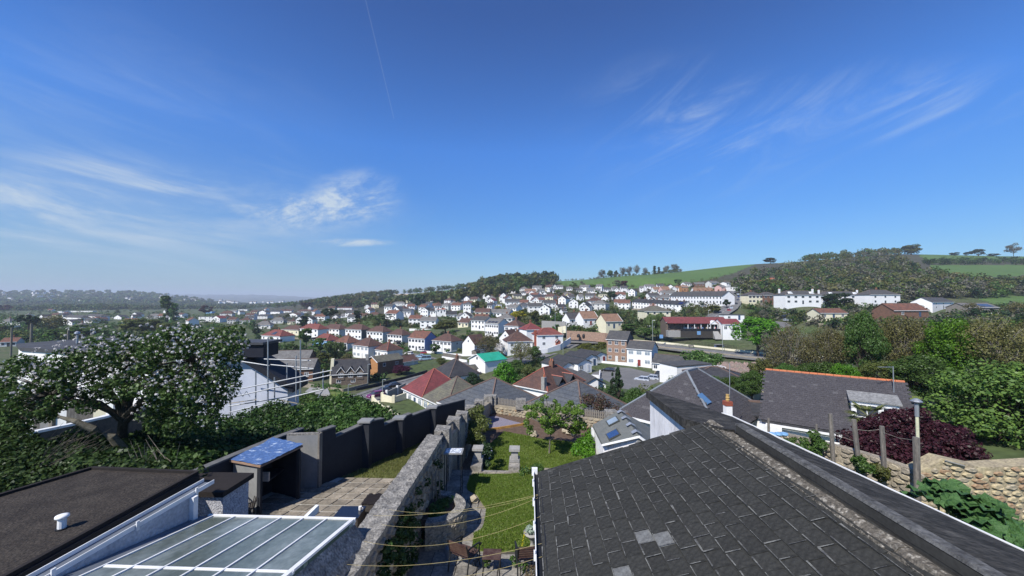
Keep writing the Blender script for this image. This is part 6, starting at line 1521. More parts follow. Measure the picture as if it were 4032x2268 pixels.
# ------------------------------------------------------------------ left yard
def WL(k): return (-8.58 + 5.18 * k,10 + 10.5 * k)      # line of the charcoal wall
def left_yard():
 h = 6.3
 tag(MB().lbox(-9.6,-3.3,8.2,13.62,h + .012,h + .6).build('patio_base',M_JOINT),'mortar bed of the left patio',kind='structure')
 t = thing('patio','sunlit buff paved patio in the left yard','patio',(0,0,0)); t['kind'] = 'structure'; del t['category']
 dk = R(26.7) ; r = random.Random(5); kx = math.tan(dk) * .52
 protos = {}
 for j in range(14):
  t0 = 8.5 + j * .366
  for i in range(-16,14):
   x0 = -7.9 + i * .468 + (j * .366) * kx + (.234 if j % 2 else 0) * 0
   if x0 > -3.55 or x0 < -9.2: continue
   if x0 < (WL((t0 - 10) / 10.5)[0] + .05 if t0 > 12.9 else -8.8): continue
   g = .016; d = r.uniform(0,.012)
   q = [(x0 + g * 1.3,t0 + g * 1.9),(x0 + .468 - g * 1.3,t0 + g * 1.9),(x0 + .468 - g * 1.3 + .366 * kx,t0 + .366 - g * 1.9),(x0 + g * 1.3 + .366 * kx,t0 + .366 - g * 1.9)]
   b = MB().hexa([L3(a,c,h + .03) for a,c in q] + [L3(a,c,h - .006 - d) for a,c in q]); b.build('paving_slab',M_SLAB,t)
 yl = [L3(*WL(.33),h + .05),L3(-3.3,13.55,h + .05),L3(-3.3,20.5,h + .25),L3(*WL(1),h + .25)]
 o = MB().slab(yl,.3).build('lawn',M_TURFD); tag(o,'dry patchy lawn of the left yard',kind='structure')
 # grass blades on it
 rs = np.random.RandomState(2); n = 42000; a = rs.rand(n); c = rs.rand(n) ** .8
 A = np.array(yl); p0 = A[0] + (A[3] - A[0]) * c[:,None]; p1 = A[1] + (A[2] - A[1]) * c[:,None]; p = p0 + (p1 - p0) * a[:,None]
 hh = rs.uniform(.02,.07,n); an = rs.rand(n) * 6.28; w = .012
 V = np.stack([p + np.stack([-np.cos(an) * w,-np.sin(an) * w,0 * an],-1),p + np.stack([np.cos(an) * w,np.sin(an) * w,0 * an],-1),p + np.stack([rs.normal(size=n) * .02,rs.normal(size=n) * .02,hh],-1)],1)
 tag(link('grass',np_mesh('grass',V.reshape(-1,3),3,leafmat('dry blade',[(.11,.14,.03),(.18,.19,.06),(.24,.22,.09),(.07,.11,.02)],.4))),'dry grass blades of the left yard',kind='stuff')
 # charcoal wall in stepped panels
 cw = thing('garden_wall','charcoal painted wall stepping down along the left yard','wall',(0,0,0))
 WB = [(-9.6,9.0,4.75),(-9.15,10.3,4.75),(-8.95,11.34,4.75),(-8.62,12.95,4.75),(-8.30,14.0,4.75)]
 for a,e in zip(WB,WB[1:]):
  q = [L3(a[0],a[1],0),L3(e[0],e[1],0),L3(e[0] - .18,e[1] + .05,0),L3(a[0] - .18,a[1] + .05,0)]
  MB().hexa([Vector((p.x,p.y,CAMZ - 8)) for p in q] + [Vector((p.x,p.y,CAMZ - 4.75)) for p in q]).build('wall_panel',M_CHAR,cw)
  q = [L3(a[0] + .03,a[1],0),L3(e[0] + .03,e[1],0),L3(e[0] - .21,e[1] + .05,0),L3(a[0] - .21,a[1] + .05,0)]
  MB().hexa([Vector((p.x,p.y,CAMZ - 4.748)) for p in q] + [Vector((p.x,p.y,CAMZ - 4.70)) for p in q]).build('coping',mat('charcoal coping',(.09,.092,.095),.85,(.14,.14,.135),4,fine=.2),cw)
 seg = [(.285,.335,4.50,4.50),(.335,.445,4.86,4.76),(.445,.525,4.72,4.82),(.525,.66,5.08,5.02),(.66,.84,5.12,5.14),(.84,1.0,5.16,5.30)]
 for (k0,k1,h0,h1) in seg:
  a,e = WL(k0),WL(k1); nx,nt = -.895 * .18,.4465 * .18
  q = [L3(*a,0),L3(*e,0),L3(e[0] + nx,e[1] + nt,0),L3(a[0] + nx,a[1] + nt,0)]; zs = [CAMZ - h0,CAMZ - h1,CAMZ - h1,CAMZ - h0]
  MB().hexa([Vector((p.x,p.y,CAMZ - 8.2)) for p in q] + [Vector((p.x,p.y,z)) for p,z in zip(q,zs)]).build('wall_panel',M_CHAR,cw)
  q2 = [L3(a[0] + .03,a[1] - .015,0),L3(e[0] + .03,e[1] - .015,0),L3(e[0] + nx * 1.2,e[1] + nt * 1.2,0),L3(a[0] + nx * 1.2,a[1] + nt * 1.2,0)]
  MB().hexa([Vector((p.x,p.y,z + .002)) for p,z in zip(q2,zs)] + [Vector((p.x,p.y,z + .05)) for p,z in zip(q2,zs)]).build('coping',mat('charcoal coping',(.09,.092,.095),.85,(.14,.14,.135),4,fine=.2),cw)
 for k,ht in ((.45,4.60),(.60,4.95),(.78,5.0)):
  a = WL(k); p = L3(a[0],a[1],ht)
  MB().box(p.x - .2,p.x + .16,p.y - .18,p.y + .18,CAMZ - 8,p.z - .07).build('pier',M_CHAR,cw); MB().box(p.x - .27,p.x + .22,p.y - .24,p.y + .24,p.z - .068,p.z).build('pier_cap',M_GREY_CHARLIT,cw)
 # grey screen beside the booth
 s = thing('screen_panel','tall grey screen with white top standing off the charcoal wall','screen',(0,0,0))
 q = [L3(-8.12,12.72,0),L3(-7.12,12.86,0),L3(-7.14,12.98,0),L3(-8.14,12.84,0)]
 MB().hexa([Vector((p.x,p.y,CAMZ - 6.3)) for p in q] + [Vector((p.x,p.y,CAMZ - 4.55)) for p in q]).build('panel',M_GREY_CHARLIT,s)
 MB().hexa([Vector((p.x,p.y,CAMZ - 4.549)) for p in q] + [Vector((p.x,p.y,CAMZ - 4.49)) for p in q]).build('top_rail',M_CAP,s)
 p = L3(-7.10,12.9,0); MB().box(p.x,p.x + .06,p.y - .1,p.y + .1,CAMZ - 6.3,CAMZ - 4.5).build('post',M_WOOD,s)
 # booth
 b_ = thing('garden_booth','charcoal garden bar booth with a flaking blue sheet roof','booth',(0,0,0))
 A,B,C,D = (-8.90,11.38),(-7.87,11.10),(-7.33,12.12),(-8.45,12.50)
 def panel(name,a,e,h0,h1,m,th=.06,bot=6.3):
  n = Vector((e[1] - a[1],-(e[0] - a[0]),0)).normalized() * th; q = [L3(*a,0),L3(*e,0),L3(e[0] - n.x,e[1] - n.y,0),L3(a[0] - n.x,a[1] - n.y,0)]
  return MB().hexa([Vector((p.x,p.y,CAMZ - bot)) for p in q] + [Vector((q[0].x,q[0].y,CAMZ - h0)),Vector((q[1].x,q[1].y,CAMZ - h1)),Vector((q[2].x,q[2].y,CAMZ - h1)),Vector((q[3].x,q[3].y,CAMZ - h0))]).build(name,m,b_)
 panel('side_panel',A,B,4.82,4.82,M_GREY_CHARLIT); panel('side_panel',D,C,4.70,4.70,M_CHAR); panel('back_panel',A,D,4.8,4.7,M_CHAR)  # first panel coloured lighter as the sunlit face of the same dark paint
 for q in (B,C): p = L3(*q,0); MB().box(p.x - .05,p.x + .05,p.y - .05,p.y + .05,CAMZ - 6.3,CAMZ - 4.80).build('post',M_CHAR,b_)
 r = random.Random(4); bb = MB(); N1,N2 = 16,16; cs = [L3(A[0] - .06,A[1] - .08,4.76),L3(B[0] + .08,B[1] - .1,4.78),L3(C[0] + .1,C[1] + .06,4.62),L3(D[0] - .05,D[1] + .1,4.58)]
 for j in range(N2 + 1):
  for i in range(N1 + 1): p = cs[0].lerp(cs[1],i / N1).lerp(cs[3].lerp(cs[2],i / N1),j / N2); bb.v.append((p.x,p.y,p.z + r.uniform(-.012,.012) + (.02 if j > N2 - 3 else 0)))
 for j in range(N2):
  for i in range(N1): q = j * (N1 + 1) + i; bb.f.append((q,q + 1,q + N1 + 2,q + N1 + 1)); bb.m.append(0)
 bb.build('roof_sheet',M_TARP,b_,smooth=True)
 MB().slab([c + Vector((0,0,-.03)) for c in cs],.05).build('roof_board',mat('raw board',(.30,.2,.14),.9),b_)
 p = L3(-8.2,11.9,5.5); MB().box(p.x - .35,p.x + .3,p.y - .45,p.y + .45,p.z,p.z + .04).build('counter',M_CHAR,b_)
 p = L3(-7.95,11.45,5.45); MB().box(p.x - .12,p.x + .12,p.y - .03,p.y + .03,p.z,p.z + .26).build('notice',mat('cream notice',(.55,.48,.40),.8),b_)
 # rattan seats, tables, mug
 def rattan(pos,rz,lab):
  t = thing('rattan_chair',lab,'chair',pos,rz,'rattan chairs by the booth'); q = MB().tube([(0,0,.40),(0,0,.44)],.25,14); q.build('seat',M_RATT,t)
  b = MB()
  for i in range(17):
   a = R(-200 + i * 220 / 16 + 90 - 0); b.tube([(math.cos(a) * .24,math.sin(a) * .24,.42),(math.cos(a) * .29,math.sin(a) * .29,.62 + .16 * max(0,-math.sin(a)))],.012,4)
  b.build('backrest',M_RATT,t)
  MB().tube([(math.cos(R(-110 + i * 220 / 16 - 90)) * .29,math.sin(R(-110 + i * 220 / 16 - 90)) * .29,.63 + .16 * max(0,-math.sin(R(-110 + i * 220 / 16 - 90)))) for i in range(17)],.02,5).build('rim',M_RATT,t)
  for sx in (-1,1):
   for sy in (-1,1): MB().tube([(sx * .2,sy * .2,0),(sx * .17,sy * .17,.41)],.014,5).build('leg',M_IRON,t)
 rattan(L3(-8.05,10.75,h),R(-40),'rattan tub chair in front of the grey booth side, right of two'); rattan(L3(-8.6,10.9,h),R(30),'rattan tub chair in the shade left of the other rattan chair')
 t = thing('coffee_table','low dark glass topped rattan table at the foot of the rubble wall','table',L3(-4.98,10.75,h),R(0))
 MB().box(-.36,.30,-.28,.28,.02,.36).build('frame',M_RATT,t); MB().box(-.38,.32,-.30,.30,.362,.385).build('tabletop',mat('black glass',(.012,.016,.028),.1,spec=.6),t)
 t = thing('rattan_stool','square rattan stool under a crumpled black cushion','stool',L3(-4.58,11.5,h)); MB().box(-.32,.3,-.24,.24,0,.32).build('frame',M_RATT,t)
 b = MB(); r = random.Random(1); N1 = 9
 for j in range(N1 + 1):
  for i in range(N1 + 1): e = .0 if 0 < i < N1 and 0 < j < N1 else -.08; b.v.append((-.34 + .66 * i / N1,-.26 + .52 * j / N1,.42 + e + r.uniform(-.025,.03)))
 for j in range(N1):
  for i in range(N1): q = j * (N1 + 1) + i; b.f.append((q,q + 1,q + N1 + 2,q + N1 + 1)); b.m.append(0)
 tag(b.build('cushion',mat('black cloth',(.012,.010,.012),.95),None,True,L3(-4.58,11.5,h)),'crumpled black cushion on the rattan stool','cushion')
 p = L3(-4.76,10.85,h - .386); m = thing('mug','white mug standing on the dark table','mug',p); MB().tube([(0,0,0),(0,0,.01),(0,0,.10)],[.038,.042,.045],12).build('cup',M_WHITE,m); MB().tube([(.04,0,.02),(.075,0,.03),(.08,0,.06),(.04,0,.085)],.008,5).build('handle',M_WHITE,m)
def conservatory():
 s_ = [-6.28,-6.0,-5.565,-5.12,-4.67,-4.24,-3.79,-3.30]; hz = lambda t: 4.10 - .185 * (7.18 - t); t0,t1 = 3.2,7.18
 c = thing('conservatory','lean-to conservatory roof of dirty glass with white glazing bars, bottom left','conservatory',(0,0,0))
 for a,e in zip(s_,s_[1:]):
  MB().slab([L3(a + .02,t0,hz(t0)),L3(e - .02,t0,hz(t0)),L3(e - .02,t1,hz(t1)),L3(a + .02,t1,hz(t1))],.02).build('glass_pane',M_GLZ if a > -6.2 else M_LEAD,c)
 for i,a in enumerate(s_[1:]):
  w = .013 if i < 6 else .035; b = MB()
  q0 = [L3(a - w,t0,hz(t0) + .02),L3(a + w,t0,hz(t0) + .02),L3(a + w,t1 + .06,hz(t1 + .06) + .02),L3(a - w,t1 + .06,hz(t1 + .06) + .02)]
  b.hexa(q0 + [p + Vector((0,0,.038)) for p in q0]); b.build('glazing_bar',M_WHITE,c)
 MB().lbox(-6.1,-3.25,t1 + .0,t1 + .05,4.08,4.16).build('eaves_beam',M_WHITE,c)
 MB().lbox(-6.0,-3.25,5.27,5.32,hz(5.3) - .012,hz(5.3) + .03).build('cross_rail',M_WHITE,c)
 for a in (-6.0,-5.1,-4.2,-3.34): MB().lbox(a,a + .07,t1 - .02,t1 + .06,4.16,6.3).build('post',M_WHITE,c)
 MB().lbox(-6.0,-3.3,t1 + .0,t1 + .03,4.2,5.5).build('window',M_NET,c); MB().lbox(-6.0,-3.3,t1 - .02,t1 + .05,5.5,6.3).build('dwarf_wall',M_REND2,c)
 MB().lbox(-4.4,-4.33,7.4,7.9,4.22,4.36).build('door_frame',M_WHITE,c)
 fl = MB(); fl.slab([L3(-3.25,t0,hz(t0) + .05),L3(-2.95,t0,hz(t0) + .5),L3(-2.95,t1,4.55),L3(-3.25,t1,4.18)],.03); fl.build('flashing',M_CAP,c)
def left_roof():
 g = thing('flat_roof_building','flat black felt roofed building with white gutter at the lower left','building',(0,0,0))
 rough_grid('roof',[L3(-11.0,3.0,3.62),L3(-6.75,3.0,3.62),L3(-6.95,7.85,3.62),L3(-9.35,7.95,3.62)],20,30,.004,M_FELTB,g)
 MB().prism([tuple(L3(*q,0))[:2] for q in ((-11.0,3.0),(-6.7,3.0),(-6.9,7.83),(-9.33,7.93))],CAMZ - 6.6,CAMZ - 3.65).build('wall',M_REND2,g)
 ed = MB(); ed.tube([L3(-6.74,3,3.60),L3(-6.93,7.87,3.60)],.045,4); ed.tube([L3(-6.93,7.87,3.60),L3(-9.36,7.97,3.60)],.045,4); ed.tube([L3(-9.36,7.97,3.60),L3(-11.05,3.0,3.60)],.045,4); ed.build('roof_edge',M_EDGE,g)
 fa = MB().hexa([L3(-6.70,3.0,3.95),L3(-6.66,3.0,3.95),L3(-6.86,7.85,3.95),L3(-6.90,7.85,3.95),L3(-6.70,3.0,3.63),L3(-6.66,3.0,3.63),L3(-6.86,7.85,3.63),L3(-6.90,7.85,3.63)]); fa.build('fascia',M_BLACK,g)
 p = thing('vent_pipe','white mushroom capped vent pipe on the flat black roof','vent',L3(-5.1 * 1.0 - .0,0,0))
 q = G(243,2083,3.62); p.location = q
 MB().tube([(0,0,0),(0,0,.17)],.052,12).build('pipe',M_WHITE,p); MB().tube([(0,0,-.01),(0,0,.02)],.075,12).build('collar',M_BLACK,p)
 MB().tube([(0,0,.165),(0,0,.185),(0,0,.215),(0,0,.225)],[.06,.085,.08,.04],14).build('cowl',M_WHITE,p,smooth=True)
 w = thing('parapet_wall','rough white parapet wall with white gutter between flat roof and conservatory','wall',(0,0,0))
 MB().lbox(-6.42,-6.28,3.0,7.15,3.66,5.6).build('wall',M_REND2,w)
 MB().lbox(-6.425,-6.27,4.72,4.98,3.78,4.1).build('repair_patch',mat('beige patch',(.36,.33,.27),.95),w)
 MB().lbox(-6.50,-6.30,3.0,7.53,3.63,3.66).build('gutter_channel',M_LEAD,w); gg = MB(); gg.lbox(-6.30,-6.287,3.0,7.55,3.585,3.66); gg.lbox(-6.513,-6.50,3.0,7.55,3.57,3.66); gg.build('gutter',M_WHITE,w)
 for a in (4.9,6.0,7.1): MB().lbox(-6.28,-6.262,a,a + .05,3.54,3.69).build('gutter_clip',M_WHITE,w)
 MB().lbox(-6.29,-6.20,6.98,7.08,3.66,4.28).build('downpipe',M_WHITE,w); MB().lbox(-6.30,-6.15,6.9,7.02,4.27,4.33).build('pipe_shoe',M_WHITE,w)
 MB().lbox(-6.28,-6.0,3.0,7.2,4.12,4.2).build('lead_gutter',M_LEAD,w)
 s = thing('store_shed','small pebble dashed store with a flat brown black lid','shed',(0,0,0))
 MB().lbox(-7.25,-6.22,7.7,8.42,3.98,6.4).build('wall',M_PEBB,s); MB().lbox(-7.35,-6.16,7.62,8.5,3.87,3.975).build('roof',M_EDGE,s)
def cloud_poly(poly,y_at,n,rs):
 out = []; pu = [p[0] for p in poly]; pv = [p[1] for p in poly]
 while len(out) < n:
  u,v = rs.uniform(min(pu),max(pu)),rs.uniform(min(pv),max(pv))
  if inpoly(np.array([u]),np.array([v]),poly)[0]: out.append(P(u,v,y_at(u,v)))
 return out
def left_trees():
 rs = np.random.RandomState(42)
 poly = [(-60,1520),(0,1470),(60,1425),(140,1400),(200,1415),(250,1360),(310,1375),(350,1325),(420,1345),(470,1310),(560,1330),(620,1290),(700,1300),(760,1275),(850,1300),(930,1310),(965,1365),(950,1430),(925,1480),(940,1520),(895,1570),(870,1640),(800,1700),(690,1690),(600,1690),(540,1600),(500,1560),(420,1580),(330,1610),(290,1590),(200,1640),(120,1680),(60,1700),(-60,1780)]
 C = cloud_poly(poly,lambda u,v: 14.6 + rs.uniform(-2.0,2.0),500,rs); Rr = rs.uniform(.14,.38,len(C))
 t = thing('hawthorn_tree','big spreading tree covered in white blossom filling the left side','tree',(0,0,0))
 lm = leafmat('blossom tree leaf',[(.020,.038,.009),(.036,.064,.015),(.065,.105,.026),(.10,.14,.042),(.026,.045,.014)],.25)
 link('foliage',np_mesh('foliage',leaf_cloud([tuple(c) for c in C],Rr,42000,.10,rs=rs,out=.4),4,lm),t)
 up = [c for c in C if (c.z > CAMZ - 2.9 and rs.rand() < .7) or rs.rand() < .14]
 k = rs.choice(len(up),1250); B = np.array([tuple(up[i]) for i in k]) + rs.normal(size=(1250,3)) * np.array([.24,.24,.2]) + np.array([0,-.22,.16])
 fl = leaf_cloud(B,np.full(len(B),.038),11000,.06,rs=rs); link('blossom',np_mesh('blossom',fl,4,LM['white']),t)
 base = P(500,1850,15.2); fork = P(487,1640,14.8); b = MB(); b.tube([base + Vector((.1,0,-1.5)),base,P(478,1740,15),fork],[.26,.22,.17,.15],9)
 limbs = [P(420,1520,14.6),P(560,1470,15.2),P(300,1560,14),P(650,1520,14.5),P(500,1400,15),P(200,1560,14.2),P(760,1430,14.8)]
 for l in limbs: b.tube([fork + Vector((0,0,rs.uniform(-.3,.2))),fork.lerp(l,.5) + Vector((rs.uniform(-.1,.1),0,.15)),l],[.12,.08,.045],6)
 b.build('trunk',mat('dark mossy bark',(.030,.026,.022),.95,(.06,.055,.04),3,bump=.6,fine=.3),t)
 b = MB()
 for i,c in enumerate(C):
  if i % 2: continue
  l = min(limbs,key=lambda q: (q - c).length); b.tube([l,l.lerp(c,.5) + Vector((0,0,.1)),c],[.035,.02,.006],4)
  for j in range(2): e = c + Vector((rs.uniform(-.5,.5),rs.uniform(-.4,.4),rs.uniform(0,.5))); b.tube([c,e],[.008,.003],3)
 b.build('branches',mat('lichened twig',(.12,.11,.09),.95,(.05,.045,.038),4,fine=.3),t)
 # arching old limb low at left
 b = MB(); b.tube([P(500,1790,13.6),P(440,1720,13.3),P(370,1690,13),P(300,1660,12.8),P(230,1640,12.8)],[.16,.13,.11,.08,.04],8); b.build('limb',mat('pale mossy bark',(.16,.145,.11),.95,(.07,.065,.045),5,bump=.6,fine=.3),t)
 # dark ground under it, bramble bank
 yb = lambda u,v: 9.2 + (1880 - v) / 320 * 12 + rs.uniform(-.4,.4)
 def mass(name,label,poly,yf,nc,n,size,m,rad,gseed,mats=None):
  r2 = np.random.RandomState(gseed); C = cloud_poly(poly,yf,nc,r2); V = leaf_cloud([tuple(c) for c in C],np.full(nc,rad) * r2.uniform(.6,1.3,nc),n,size,rs=r2,out=.6)
  tag(link(name,np_mesh(name,V,4,m)),label,kind='stuff'); return C
 hp = [(600,1790),(780,1720),(900,1640),(1000,1625),(1080,1600),(1150,1612),(1230,1600),(1300,1575),(1370,1563),(1440,1595),(1500,1615),(1545,1640),(1545,1665),(1480,1665),(1430,1680),(1330,1718),(1240,1728),(1130,1716),(1060,1742),(900,1815),(740,1872),(640,1850)]
 yh = lambda u,v: max(13.2,min(27,13.8 + (1830 - v) / 250 * 13)) + rs.uniform(-.6,.6)
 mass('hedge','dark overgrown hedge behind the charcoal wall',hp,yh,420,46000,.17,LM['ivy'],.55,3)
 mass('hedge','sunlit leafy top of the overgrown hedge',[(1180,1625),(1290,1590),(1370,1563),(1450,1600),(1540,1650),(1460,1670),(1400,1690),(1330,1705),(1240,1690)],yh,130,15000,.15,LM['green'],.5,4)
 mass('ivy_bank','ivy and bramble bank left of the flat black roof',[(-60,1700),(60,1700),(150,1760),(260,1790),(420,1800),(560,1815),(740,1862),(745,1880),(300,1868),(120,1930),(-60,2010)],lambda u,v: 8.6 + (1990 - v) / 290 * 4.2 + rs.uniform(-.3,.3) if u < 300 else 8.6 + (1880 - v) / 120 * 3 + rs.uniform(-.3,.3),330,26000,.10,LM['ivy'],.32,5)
 mass('ivy_bank','dark leaf mass standing in for the shaded void under the blossom tree',[(190,1745),(300,1705),(440,1745),(560,1700),(650,1690),(680,1790),(560,1815),(420,1800),(260,1790)],lambda u,v: 14.0 + (1800 - v) / 100 * 2.2 + rs.uniform(-.3,.3),150,12000,.12,LM['ivy'],.34,8)  # dark leaves added to paint in the deep shade below the tree
 tw = MB(); r3 = random.Random(3)
 for i in range(70):
  u,v = r3.uniform(150,320),r3.uniform(1740,1850); p = P(u,v,9.4 + (1880 - v) / 300 * 6); tw.tube([p,p + Vector((r3.uniform(.2,.9),r3.uniform(-.1,.3),r3.uniform(.1,.7)))],[.010,.004],3)
 for i in range(26):
  u,v = r3.uniform(520,700),r3.uniform(1800,1870); p = P(u,v,9.2); tw.tube([p,p + Vector((r3.uniform(-.6,.2),.1,r3.uniform(.1,.6)))],[.008,.003],3)
 tag(tw.build('dead_stems',mat('dead stem',(.20,.17,.13),.95,fine=.3)),'dead grey bramble stems over the ivy',kind='stuff')
 tag(MB().tube([P(333,1822,10.6),P(333,1806,10.6),P(345,1800,10.7)],[.17,.17,.13],12).build('garden_bin',mat('green plastic',(.015,.035,.032),.4)),'dark green bin lid half buried in the ivy bank','bin')
def left_buildings():
 # flat roofed building behind the blossom tree
 b = thing('flat_roof_building','long low building with dark flat roof behind the blossom tree','building',(0,0,0))
 pts = [P(66,1352,40),P(215,1344,56),P(425,1322,64),P(640,1330,60),P(560,1400,36),P(80,1368,34)]; zr = sum(p.z for p in pts) / 6
 pts = [G(66,1353,4.6),G(230,1340,4.6),G(450,1330,4.6),G(640,1342,4.6),G(600,1400,4.6),G(80,1368,4.6)]
 a = sum(pts[i].x * pts[(i + 1) % 6].y - pts[(i + 1) % 6].x * pts[i].y for i in range(6)); pp = pts if a > 0 else pts[::-1]
 MB().prism([(p.x,p.y) for p in pp],CAMZ - 4.95,CAMZ - 4.6).build('roof',mat('bitumen roof',(.05,.052,.058),.8,(.07,.072,.078),.4,fine=.08),b)
 c = sum(pts,Vector()) / 6; MB().prism([(c.x + (p.x - c.x) * .97,c.y + (p.y - c.y) * .97) for p in pp],CAMZ - 20,CAMZ - 4.955).build('wall',WALL['white'],b)
 v = thing('roof_flue','steel flue with conical cowl on the long dark flat roof','flue',G(303,1352,4.6)); MB().tube([(0,0,0),(0,0,.9)],.09,8).build('pipe',M_METAL,v); MB().tube([(0,0,.9),(0,0,1.05),(0,0,1.2),(0,0,1.3)],[.12,.24,.20,.05],10).build('cowl',M_METAL,v)
 # utility poles
 for i,(u,v0,v1) in enumerate(((125,1273,1350),(270,1300,1337),(47,1290,1325))):
  p = P(u,v1,62 + 10 * i); q = P(u,v0,62 + 10 * i); tag(MB().tube([p + Vector((0,0,-14)),q],.16,6).build('utility_pole',M_WOOD),['tallest wooden pole at left beyond the flat dark roof','wooden pole right of the tallest one at left','short wooden pole near the left edge'][i],'pole')
 # scaffolded white house
 h = thing('house','white rendered house with black verges behind scaffolding','house',(0,0,0)); y0,y1 = 32.0,34.6
 X = lambda u,y=32.0: (u - CX) / F * y
 zz = lambda v,y=32.0: CAMZ - (v - 1182) / F * y
 prof = [(X(700),zz(1660)),(X(1140),zz(1660)),(X(1140),zz(1514)),(X(1000),zz(1427)),(X(900),zz(1366)),(X(700),zz(1366))]
 m = MB(); n = len(prof); m.v = [(x,y0,z) for x,z in prof] + [(x - .5,y1,z) for x,z in prof]; m.f = [tuple(range(n)),tuple(n + i for i in reversed(range(n)))] + [((i + 1) % n,i,n + i,n + (i + 1) % n) for i in range(n)]; m.m = [0] * len(m.f)
 m.build('wall',mat('blue white render',(.50,.53,.60),.9,(.42,.45,.52),.5,fine=.04),h)
 q = [Vector((X(1172),y0 - .5,zz(1512))),Vector((X(1172) - .5,y1 + .2,zz(1512))),Vector((X(880) - .5,y1 + .2,zz(1335))),Vector((X(880),y0 - .5,zz(1335)))]
 MB().slab(q,.55).build('roof',mat('black verge',(.012,.014,.022),.7),h)
 MB().box(X(850),X(1066),y0 - .8,y0 + 1.2,zz(1400),zz(1352)).build('dormer',mat('black cladding',(.012,.014,.024),.7),h)
 MB().box(X(840),X(1070),y0 - 1.0,y0 + 1.6,zz(1352) + .003,zz(1352) + .2).build('dormer_roof',mat('dark zinc',(.06,.062,.07),.6),h)
 s = thing('scaffolding','steel tube scaffolding round the white house','scaffolding',(0,0,0))
 M = M_METAL; pole = lambda nm,pts,r_=.035: MB().tube(pts,r_,6).build(nm,M,s)
 for u,v0,v1,y in ((908,1390,1640,30),(1007,1460,1610,30),(1055,1330,1600,29.5),(1081,1485,1580,30.2),(1130,1430,1500,32),(1166,1400,1580,31),(1183,1340,1560,30.5),(1272,1455,1530,29.5)): pole('upright_tube',[P(u,v1,y),P(u,v0,y)],.05)
 for (u0,v0),(u1,v1),y in (((880,1545),(1308,1458),29.4),((880,1572),(1303,1477),29.4),((900,1625),(1275,1533),29.4),((900,1600),(1170,1556),30),((1040,1414),(1225,1420),31),((1066,1436),(1235,1452),31),((880,1412),(1060,1440),30),((1250,1570),(1275,1530),29.6)): pole('ledger_tube',[P(u0,v0,y),P(u1,v1,y)],.045)
 for i in range(6): pole('brace_tube',[P(900 + i * 14,1540 + (0 if i % 2 else 22),29.4),P(914 + i * 14,1540 + (22 if i % 2 else 0),29.4)],.025)
 for (u0,v0),(u1,v1),y in (((1105,1577),(1250,1606),28),((900,1590),(1010,1575),30)): MB().hexa([P(u0,v0,y),P(u1,v1,y - .3),P(u1,v1,y),P(u0,v0,y + .3),P(u0,v0,y) + Vector((0,0,.06)),P(u1,v1,y - .3) + Vector((0,0,.06)),P(u1,v1,y) + Vector((0,0,.06)),P(u0,v0,y + .3) + Vector((0,0,.06))]).build('scaffold_board',mat('scaffold board',(.36,.31,.22),.9,fine=.2),s)
 # low walls and builders' ground seen through the tree
 w = thing('yard_wall','long low brick yard wall with bright white coping under the blossom tree','wall',(0,0,0))
 pts = [P(-40,1740,16.5),P(130,1697,18),P(275,1668,20),P(400,1640,22),P(600,1585,26)]
 for a,e in zip(pts,pts[1:]):
  n = (e - a).cross(Vector((0,0,1))).normalized() * .18; d = Vector((0,0,-.12)); D = Vector((0,0,-3))
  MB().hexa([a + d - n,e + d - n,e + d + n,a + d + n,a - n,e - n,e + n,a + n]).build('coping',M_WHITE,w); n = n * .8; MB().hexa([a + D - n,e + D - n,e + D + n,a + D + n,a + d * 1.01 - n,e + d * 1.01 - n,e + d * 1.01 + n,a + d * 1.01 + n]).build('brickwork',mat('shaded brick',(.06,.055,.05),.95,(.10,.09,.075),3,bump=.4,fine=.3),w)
 r = random.Random(3)
 for i in range(12):
  u = r.uniform(180,560); v = r.uniform(1590,1660); p = P(u,v,26); s_ = r.uniform(.3,.9)
  MB_ = MB().box(-s_,s_,-.3,.3,-1.5,r.uniform(.2,.8)); tag(MB_.build('timber_stack',[M_WHITE,M_WOOD,WALL['cream'],M_CONC][i % 4],None,False,p,r.uniform(-.6,.6)),'pale stack of building materials behind the white coped wall','building materials','stacks of building materials behind the yard wall')
